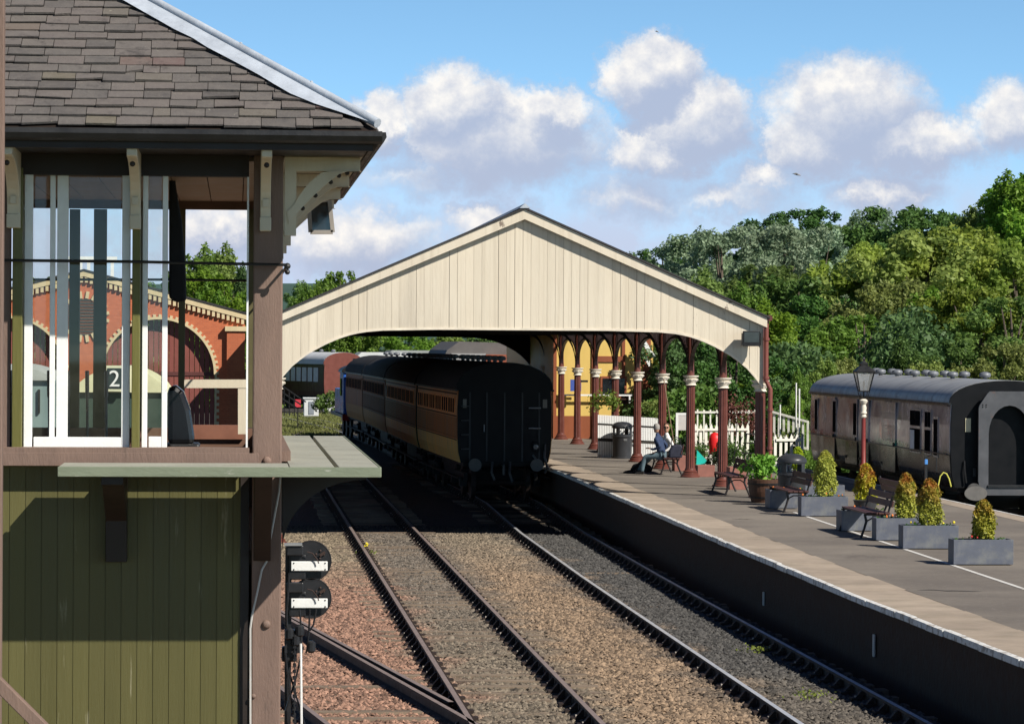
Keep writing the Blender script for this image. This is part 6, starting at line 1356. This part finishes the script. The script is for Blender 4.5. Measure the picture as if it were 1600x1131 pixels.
MB().box(at(985, 0, YB2).x, at(988, 0, YB2).x, YB2 - .3, YB2 - .24, PZ, at(0, 614, YB2).z).build('white_rail_post', M_white, SBd)
a, b = at(891, 611, YB2 - .5), at(908, 593, YB2 - .5); bs = thing('blue_sign', ((a.x + b.x) / 2, YB2 - .5, b.z), 'small blue sign with a dark strip against the yellow wall', 'sign'); MB().box(a.x, b.x, YB2 - .55, YB2 - .5, a.z, b.z).build('sign_panel', mat('sign_blue', (.06, .10, .36), .4), bs); MB().box(a.x + .2, b.x + .25, YB2 - .57, YB2 - .551, b.z - .1, b.z - .02).build('sign_strip', M_black, bs)
MB().prism([(x0 - .5, ztt), (x1 + .5, ztt), (x1 - 1.2, ztt + 1.4), (x0 + 1.2, ztt + 1.4)], 'y', YB2 - .4, YB2 + 22.5).build('roof', mat('station_roof', (.10, .07, .065), .8), SBd)
mb = MB(); a = at(1003, 0, YB2 - .6).x
for k in range(9): zz_ = at(0, 534 + k * 2.9, YB2).z; xx_ = at(1004 + k * 1.7, 0, YB2 - .6).x; mb.bar((xx_, YB2 - .66 + k * .003, zz_), (xx_, YB2 - .66 + k * .003, zz_ - .22), .03, .055)
mb.bar(at(1002, 528, YB2 - .6), at(1021, 558, YB2 - .6), .07, .16); mb.build('white_valance', M_white, SBd)
# second platform building: brown valanced awning and grey hipped roof
Y3 = 150.0; A3 = lambda u, v: at(u, v, Y3)
b3 = thing('platform_building', (A3(800, 600).x, Y3, PZ), 'brown platform building with sawtooth valance and grey hipped roof beyond the train', 'station building')
mb = MB(); xa, xb = A3(763, 0).x, A3(866, 0).x; zv0, zv1 = A3(0, 562.5).z, A3(0, 549.5).z; mb.box(xa, xb, Y3, Y3 + 14, zv0, zv1)
nn_ = 26
for k in range(nn_): q = xa + (xb - xa) * k / nn_; w2 = (xb - xa) / nn_; mb.prism([(q, zv0), (q + w2, zv0), (q + w2 / 2, zv0 - .16)], 'y', Y3 - .02, Y3 + .02)
mb.build('valance', mat('valance_red_brown', (.30, .085, .045), .6, .15, 4), b3)
MB().prism([(A3(700, 0).x, zv1), (A3(868, 0).x, zv1), (A3(833, 0).x, A3(0, 543).z), (A3(796, 0).x, A3(0, 531).z), (A3(722, 0).x, A3(0, 529).z), (A3(703, 0).x, A3(0, 543).z)], 'y', Y3 + .5, Y3 + 14).build('roof', mat('hip_roof_grey', (.13, .12, .115), .8, .2, 2), b3)
MB().box(A3(709, 0).x, A3(763, 0).x, Y3 + .2, Y3 + 12, 1.5, A3(0, 548).z).build('grey_wall', mat('pale_grey_render', (.36, .36, .36), .8, .15, 1), b3)
MB().box(A3(765, 0).x, A3(866, 0).x, Y3 + 2.5, Y3 + 13, PZ, zv0).build('wall', mat('brown_wall', (.20, .06, .035), .7), b3)
mb = MB(); 
for k in range(8): a = k / 7 * math.pi / 2; 
mb.tube([(A3(850, 0).x, Y3 + .2, zv0 - .1), (A3(862, 0).x, Y3 + .2, zv0 - .45), (A3(868, 0).x, Y3 + .2, zv0 - 1.0), (A3(868, 0).x, Y3 + .2, PZ)], .10, 8); mb.build('awning_post', mat('valance_red_brown', (.30, .085, .045)), b3)
# long pale roofs in the far distance
for (u0, u1, v0, v1, Y, c_, lab) in ((608, 712, 548, 562, 230, (.28, .30, .29), 'long low grey-roofed shed beyond the train'), (560, 640, 551, 566, 225, (.62, .64, .64), 'long pale van roof left of the grey shed beyond the train'), (688, 708, 545, 560, 215, (.5, .52, .52), 'small pale gabled hut beside the grey shed')):
    a, b = at(u0, v1, Y), at(u1, v0, Y); t = thing('distant_shed', ((a.x + b.x) / 2, Y, 0), lab, 'shed'); MB().box(a.x, b.x, Y, Y + 8, -.4, (a.z + b.z) / 2 + .05).build('wall', mat('shed_wall_%d' % u0, tuple(v * .6 for v in c_), .7), t); MB().prism([(a.x - .2, (a.z + b.z) / 2), (b.x + .2, (a.z + b.z) / 2), (b.x - .2, b.z), (a.x + .2, b.z)], 'y', Y - .3, Y + 8.3).build('roof', mat('shed_roof_%d' % u0, c_, .6, .1, 1), t)
# lineside things at the left under the arch
def box_thing(name, u0, u1, v0, v1, Y, d, m, lab, cat, trim=None):
    a, b = at(u0, v1, Y), at(u1, v0, Y); t = thing(name, ((a.x + b.x) / 2, Y, a.z), lab, cat); MB().box(a.x, b.x, Y, Y + d, a.z - .1, b.z).build('cabinet_body', m, t, bevel=.02); MB().box(a.x - .05, b.x + .05, Y - .05, Y + d + .05, b.z, b.z + .06).build('cabinet_lid', m, t)
    if trim: k = (b.x - a.x) * .32; MB().box(a.x + k, b.x - k, Y - .03, Y - .001, a.z, b.z - .15).build('cabinet_door', trim, t)
    return t
box_thing('white_cabinet', 475, 498, 623, 647, 170, 1.2, mat('cabinet_white', (.66, .68, .68), .6, .1, 3), 'white lineside cabinet with a grey door left of the blue locomotive', 'cabinet', mat('cabinet_grey', (.25, .28, .32), .5))
box_thing('white_cabinet', 505, 526, 622, 640, 175, 1.2, mat('cabinet_white', (.66, .68, .68)), 'pale cabinet half hidden by the lineside bush', 'cabinet')
a = at(461, 636, 168); b = at(470, 624, 168); t = thing('red_sign', (a.x, 168, 0), 'small red sign by the tracks at the far left', 'sign'); MB().box(a.x, b.x, 168, 168.04, a.z, b.z).build('sign_panel', mat('sign_red', (.6, .05, .07), .5), t); MB().box((a.x + b.x) / 2 - .03, (a.x + b.x) / 2 + .03, 168.05, 168.1, -.4, a.z).build('post', M_black, t)
bush('lineside_bush', 512, 645, 168, 1.3, 1.2, M_lf1, 'round green bush between the two white cabinets', leaf=.1)
sr2 = thing('step_railing', at(458, 620, 160), 'dark stair railing at the far left below the maroon coach', 'railing'); mb = MB(); mb.bar(at(440, 602, 160), at(478, 628, 160), .07); mb.bar(at(440, 612, 160), at(470, 632, 160), .07); mb.bar(at(440, 622, 160), at(463, 637, 160), .09); [mb.bar(at(u, 600 + (u - 438) * .68, 160), at(u, 650, 160), .05) for u in (444, 452, 460)]; mb.build('rail', M_black, sr2)
# far rails sweeping left beyond the near track
t = thing('railway_track', (5, 120, -.17), 'far curving tracks in sunlight at the left beyond the walkway', 'railway track')
for (pts) in ([(452, 684), (475, 672), (500, 672), (540, 684)], [(440, 665), (480, 663), (520, 668), (560, 682)], [(440, 655), (490, 658), (545, 668)], [(440, 674), (470, 680), (500, 690)]):
    a, b = MB(), MB(); P_ = [gr(u, v) for u, v in pts]; fine = []
    for i in range(len(P_) - 1): fine += [P_[i] + (P_[i + 1] - P_[i]) * k / 4 for k in range(4)]
    rail_path(a, b, fine + [P_[-1]]); r = a.build('rail', M_rail, t); b.build('rail_head', mat('dull_rail_head', (.12, .09, .08), .5), r)
# grass beside the far tracks
def grass(name, u0, u1, Ya, Yb_, n, lab, h=.35):
    yy_ = rng.uniform(Ya, Yb_, n); xx_ = rng.uniform(0, 1, n) * ((u1 - u0) / FPX * yy_) + (u0 - 370) / FPX * yy_; P_ = np.stack([xx_, yy_, np.full(n, -.25)], 1); hh = rng.uniform(.4, 1, n)[:, None] * h; a = rng.normal(0, .06, (n, 3)); a[:, 2] = 0; tl = rng.normal(0, .08, (n, 3)); tl[:, 2] = 0
    V = np.stack([P_ - a, P_ + a, P_ + tl + np.array([0, 0, 1]) * hh], 1).reshape(-1, 3); o = fast_quads(name, V, M_lf2g, None, 3); tag(o, lab, 'grass', kind='stuff')
M_lf2g = leaf_mat('grass_blade', (.16, .17, .03), (.30, .28, .07))
grass('tall_grass', 435, 530, 155, 205, 16000, 'yellow-green rough grass beside the far tracks')
# weeds on the ballast
for (u, v, n, lab, m) in ((573, 868, 60, 'yellow-flowered weed growing against the near rail', M_lf2), (1180, 1020, 90, 'patch of low green weeds between the platform road rails', M_lf2), (1270, 1092, 90, 'low weeds at the foot of the shaded rail', M_lf2)):
    p = gr(u, v, GZ); t = thing('weed', p, lab, 'weed'); pts = np.array([(rng.normal(0, .12), rng.normal(0, .25), rng.uniform(.01, .12)) for _ in range(n)]); fast_quads('foliage', leaves(pts, .03), m, t)
    if n == 60: mb = MB(); [mb.ball((rng.normal(0, .03), rng.normal(0, .05), .2 + rng.uniform(0, .08)), .02, 6, 4) for _ in range(5)]; mb.build('blossoms', M_flr[2], None).parent = t
# ------------------------------------------------------------------ hills and trees
def hill(name, x0, x1, y0, y1, f, m, nx=40, ny=16):
    vs = []; fs = []
    for j in range(ny + 1):
        for i in range(nx + 1): x = x0 + (x1 - x0) * i / nx; y = y0 + (y1 - y0) * j / ny; vs.append((x, y, f(x, y)))
    for j in range(ny):
        for i in range(nx): a = j * (nx + 1) + i; fs.append((a, a + 1, a + nx + 2, a + nx + 1))
    o = MB().add(vs, fs).build(name, m, None, smooth=True); return struct(o)
M_hill = mat('hill_green', (.045, .075, .02), .95, .3, .05)
hill('wooded_hill', 20, 260, 170, 420, lambda x, y: -.6 + 11 * (1 - math.exp(-max(0, y - 180) / 70)) * min(1, max(0, (x - 22) / 45)) + .5 * math.sin(x * .1) * math.sin(y * .07), M_hill)
M_far = mat('far_hill_blue_green', (.035, .075, .055), .95, .3, .01)
hill('far_hills', -500, 700, 900, 1700, lambda x, y: -1 + max(0, 30 * math.sin(max(0, min(math.pi, (y - 900) / 800 * math.pi))) * (.75 + .25 * math.sin(x * .006 + 1.3))), M_far)
TL = [leaf_mat('leaf_mid_green', (.06, .115, .014), (.20, .29, .04), .4), leaf_mat('leaf_bright_green', (.095, .17, .016), (.30, .40, .06), .45), leaf_mat('leaf_dark_green', (.032, .075, .015), (.12, .19, .04), .3),
      leaf_mat('leaf_silver_green', (.08, .14, .06), (.38, .47, .29), .35), leaf_mat('leaf_yellow_green', (.12, .17, .02), (.37, .42, .07), .45)]
M_bark = mat('bark', (.11, .085, .065), .9, .3, 3, .5, 10)
def make_tree(k, leafm, shape, n_cl, per, leaf, H=10.0):
    t = thing('tree', (0, 0, 0), 'tree', 'tree'); W_ = {'round': 3.6, 'tall': 2.4, 'wide': 4.6, 'cone': 2.2}[shape]; cl = []; limbs = []
    for i in range(n_cl):
        if shape == 'cone': z = rng.uniform(.12, 1) ; rr = W_ * (1 - z) ** .8 * rng.uniform(.3, 1)
        else: z = rng.uniform(.14, 1.0); rr = W_ * math.sqrt(max(0.02, 1 - ((z - .5) / .52) ** 2)) * rng.uniform(.25, 1.05)
        a = rng.uniform(0, 2 * math.pi); c_ = (rr * math.cos(a), rr * math.sin(a), z * H * .93); r_ = rng.uniform(.4, 1.2) * (1.15 - .5 * z); cl.append((c_, r_, rng.uniform(.6, 1.1)))
        if rng.random() < .5: cl.append(((c_[0] * 1.04, c_[1] * 1.04, c_[2] + rng.uniform(.2, .55)), r_ * .45, 1.5))
        if i % 3 == 0: limbs.append(c_)
    P_, O_ = crown_points(cl, per); fast_quads('crown', leaves(P_, leaf, 1.5, O_), leafm, t)
    mb = MB(); mb.tube([(0, 0, -1), (.05, .03, H * .3), (0, .1, H * .6), (.1, 0, H * .88)], [.28, .2, .12, .03], 8)
    for c_ in limbs[:16]: zb = max(1, c_[2] * .55); mb.tube([(0, 0, zb), (c_[0] * .5, c_[1] * .5, (zb + c_[2]) / 2 + .2), c_], [.09, .06, .02], 5)
    mb.build('trunk', M_bark, None).parent = t; return t
protos = [make_tree(0, TL[0], 'round', 90, 620, .15), make_tree(1, TL[1], 'tall', 80, 700, .14), make_tree(2, TL[2], 'wide', 100, 560, .16), make_tree(3, TL[3], 'round', 90, 680, .13), make_tree(4, TL[4], 'wide', 95, 640, .15), make_tree(5, TL[2], 'cone', 60, 700, .12), make_tree(6, TL[1], 'round', 95, 600, .15)]
used = set()
# (u, v of the top, distance, width factor, proto, base z, label)
T = [
 # skyline, far
 (985, 386, 300, 1.0, 2, 4, 'dark far tree low on the skyline just right of the canopy roof'), (1035, 374, 290, 1.1, 2, 4, 'dark far tree at the left end of the skyline wood'), (1010, 400, 250, 1.2, 0, 0, 'mid green tree above the right slope of the canopy'),
 (1085, 352, 215, 1.0, 3, 1, 'silvery poplar-like tree, leftmost of the tall pale ones'), (1130, 345, 205, 1.05, 3, 1, 'silvery green tree second from the left of the pale ones'), (1172, 340, 220, 1.0, 3, 2, 'silvery tree on the skyline left of the dark round tree'), (1225, 338, 205, 1.15, 3, 1, 'big silvery tree in the middle of the wood'), (1280, 345, 210, 1.0, 3, 2, 'silvery tree right of the middle of the wood'),
 (1250, 316, 300, 1.3, 2, 8, 'dark round tree crowning the skyline hill'), (1190, 330, 290, 1.0, 2, 6, 'dark tree behind the silvery trees'), (1330, 330, 290, 1.1, 0, 8, 'green tree on the skyline right of the hilltop tree'), (1366, 318, 280, 1.0, 3, 8, 'pale tree poking up beside the dark oaks'),
 (1420, 310, 250, 1.3, 2, 5, 'large dark oak on the skyline'), (1470, 318, 255, 1.1, 2, 5, 'second dark oak right of the large one'), (1510, 325, 260, 1.0, 2, 5, 'small dark tree below the tall right hand tree'), (1545, 292, 240, 1.0, 1, 5, 'bright green tall tree near the right edge'), (1590, 268, 235, 1.2, 1, 5, 'tallest bright tree at the right edge'), (1625, 262, 235, 1.2, 6, 5, 'tree crown cut by the right edge'),
 # middle rank
 (1100, 418, 160, 1.1, 1, 0, 'bright green tree just behind the right eave'), (1150, 440, 150, 1.0, 1, 0, 'bright tree above the floodlight'), (1200, 470, 132, .95, 1, 0, 'leafy bright tree beside the downpipe'), (1235, 520, 128, .8, 6, 0, 'low bright tree between canopy and coach'),
 (1190, 400, 175, 1.2, 0, 0, 'dense green tree behind the bright ones'), (1250, 420, 170, 1.2, 2, 0, 'dark tree in the hollow of the wood'), (1300, 450, 165, 1.1, 2, 0, 'dark shaded tree behind the lamp'), (1330, 400, 180, 1.2, 3, 0, 'silver leaved tree in the middle rank'),
 (1370, 370, 175, 1.2, 4, 0, 'tall yellow-green tree left of the broad pair'), (1430, 352, 170, 1.25, 4, 0, 'broad yellow-green tree in the right half'), (1490, 345, 172, 1.2, 4, 0, 'yellow-green tree behind the weeping one'), (1540, 360, 175, 1.1, 4, 0, 'yellow-green tree near the right edge'), (1590, 380, 168, 1.2, 4, 0, 'yellow-green tree cut by the right edge'),
 (1400, 430, 150, 1.1, 4, 0, 'drooping yellow-green tree above the coach roof'), (1460, 450, 145, 1.1, 6, 0, 'rounded bright tree above the coach end'), (1520, 440, 140, 1.1, 4, 0, 'broad low tree right above the gangway end'), (1580, 450, 138, 1.2, 0, 0, 'green tree behind the coach at the right edge'), (1350, 480, 140, 1.1, 0, 0, 'mid green tree straight behind the lantern'),
 (1410, 520, 118, .8, 5, 0, 'small dark bushy tree behind the coach roof'), (1500, 520, 116, .9, 0, 0, 'bushy tree right behind the coach roof'), (1570, 530, 114, .9, 4, 0, 'low bushy tree behind the coach gangway end'), (1290, 560, 112, .6, 6, 0, 'young bright tree left of the lantern'), (1330, 555, 113, .7, 4, 0, 'young yellow-green tree behind the lantern'), (1450, 560, 112, .7, 4, 0, 'low yellow bush tree over the coach roof middle'),
 (1255, 575, 110, .6, 1, 0, 'small bright tree at the far end of the coach'), (1240, 610, 104, .5, 1, 0, 'bright bush behind the two white poles'), 
 # behind the columns
 (1060, 500, 124, 1.0, 2, 0, 'dark tree seen between the columns left of the second arch'), (1100, 500, 118, .9, 2, 0, 'dark leafy tree seen through the second arch'), (1150, 520, 114, .9, 2, 0, 'dark leafy tree behind the end column'), (1190, 560, 118, .8, 1, 0, 'bright tree behind the downpipe'),
 # left, beyond the shed and canopy
 (540, 412, 245, .85, 0, 0, 'green tree rising above the left roof slope of the canopy'), (500, 425, 250, .8, 0, 0, 'green tree just left of the taller one above the canopy'), (470, 440, 255, .8, 6, 0, 'pale low tree between signal box and canopy'),
 (305, 382, 222, 1.0, 1, 0, 'bright feathery tree seen through the right window'), (345, 380, 226, .95, 1, 0, 'taller bright tree seen in the middle of the right window'), (378, 405, 220, .7, 5, 0, 'dark conifer at the edge of the right window'), (320, 420, 215, 1.0, 6, 0, 'green tree behind the engine shed roof'), (350, 425, 214, .8, 0, 0, 'green tree behind the engine shed eave'), (385, 440, 216, .5, 0, 0, 'tree hidden mostly by the corner post'),
 (60, 418, 150, 1.0, 0, 0, 'green tree seen through the left pane'), (10, 425, 152, 1.0, 0, 0, 'green tree at the left edge through the panes'), (235, 430, 218, .9, 0, 0, 'green tree behind the sliding sash'),
 # through the arch
 (470, 520, 260, 1.1, 1, 0, 'bright far tree above the white coach roof'), (530, 518, 262, 1.2, 1, 0, 'bright far tree in the left of the arch'), (590, 515, 270, 1.2, 0, 0, 'far green tree in the arch opening'), (640, 512, 262, 1.1, 6, 0, 'far bright tree in the middle of the arch'), (690, 518, 266, 1.2, 1, 0, 'far tree left of the grey hipped roof'), (740, 510, 275, 1.2, 0, 0, 'far green tree behind the grey hipped roof'), (800, 510, 270, 1.2, 2, 0, 'far dark tree behind the platform building'), (860, 510, 265, 1.2, 2, 0, 'far dark tree right of the platform building'), (905, 500, 230, 1.0, 1, 0, 'far bright tree seen by the station building'),
]
for (u, v, Y, wf, k, bz, lab) in T:
    top = at(u, v, Y); h = top.z - bz + .3; s = h / 10.0; sxy = s * wf * (1.0 if h > 7 else 1.25); rz = rng.uniform(0, 6.28)
    loc = (top.x, Y, bz - .3)
    if k not in used: o = protos[k]; used.add(k); o.location = loc; o.rotation_euler = (0, 0, rz); o.scale = (sxy, sxy, s); o['label'] = lab
    else: o = dup(protos[k], loc, rz, lab, scale=(sxy, sxy, s))
    o['group'] = 'trees around the station'
for k in range(len(protos)):
    if k not in used:
        for c in kids(protos[k]): bpy.data.objects.remove(c)
        bpy.data.objects.remove(protos[k])
# undergrowth: leaf mass nobody could count, closing the wood below the crowns
def under(name, x0, x1, y0, y1, z0, z1, n, m, lab, s=.3):
    P_ = np.stack([rng.uniform(x0, x1, n), rng.uniform(y0, y1, n), z0 + (z1 - z0) * rng.random(n) ** 1.2], 1); P_[:, 2] *= (.75 + .35 * np.sin(P_[:, 0] * .9) * np.sin(P_[:, 0] * .37 + 1)); tag(fast_quads(name, leaves(P_, s, 1.5), m), lab, 'undergrowth', kind='stuff')
under('undergrowth', 16, 46, 121, 127, -.3, 5.5, 80000, TL[2], 'dark undergrowth under the wood behind the grey coach', .16)
under('undergrowth', 14.5, 24, 111, 114, -.3, 3.2, 30000, TL[0], 'green undergrowth beyond the fences at the platform end', .11)
under('far_hedge', 2, 28, 240, 246, -.3, 3.8, 16000, TL[0], 'far hedge line seen under the canopy')
under('near_hedge', -14, -3.5, 140, 144, -.3, 5.0, 12000, TL[0], 'hedge behind the engine shed')
scene.render.engine = 'CYCLES'
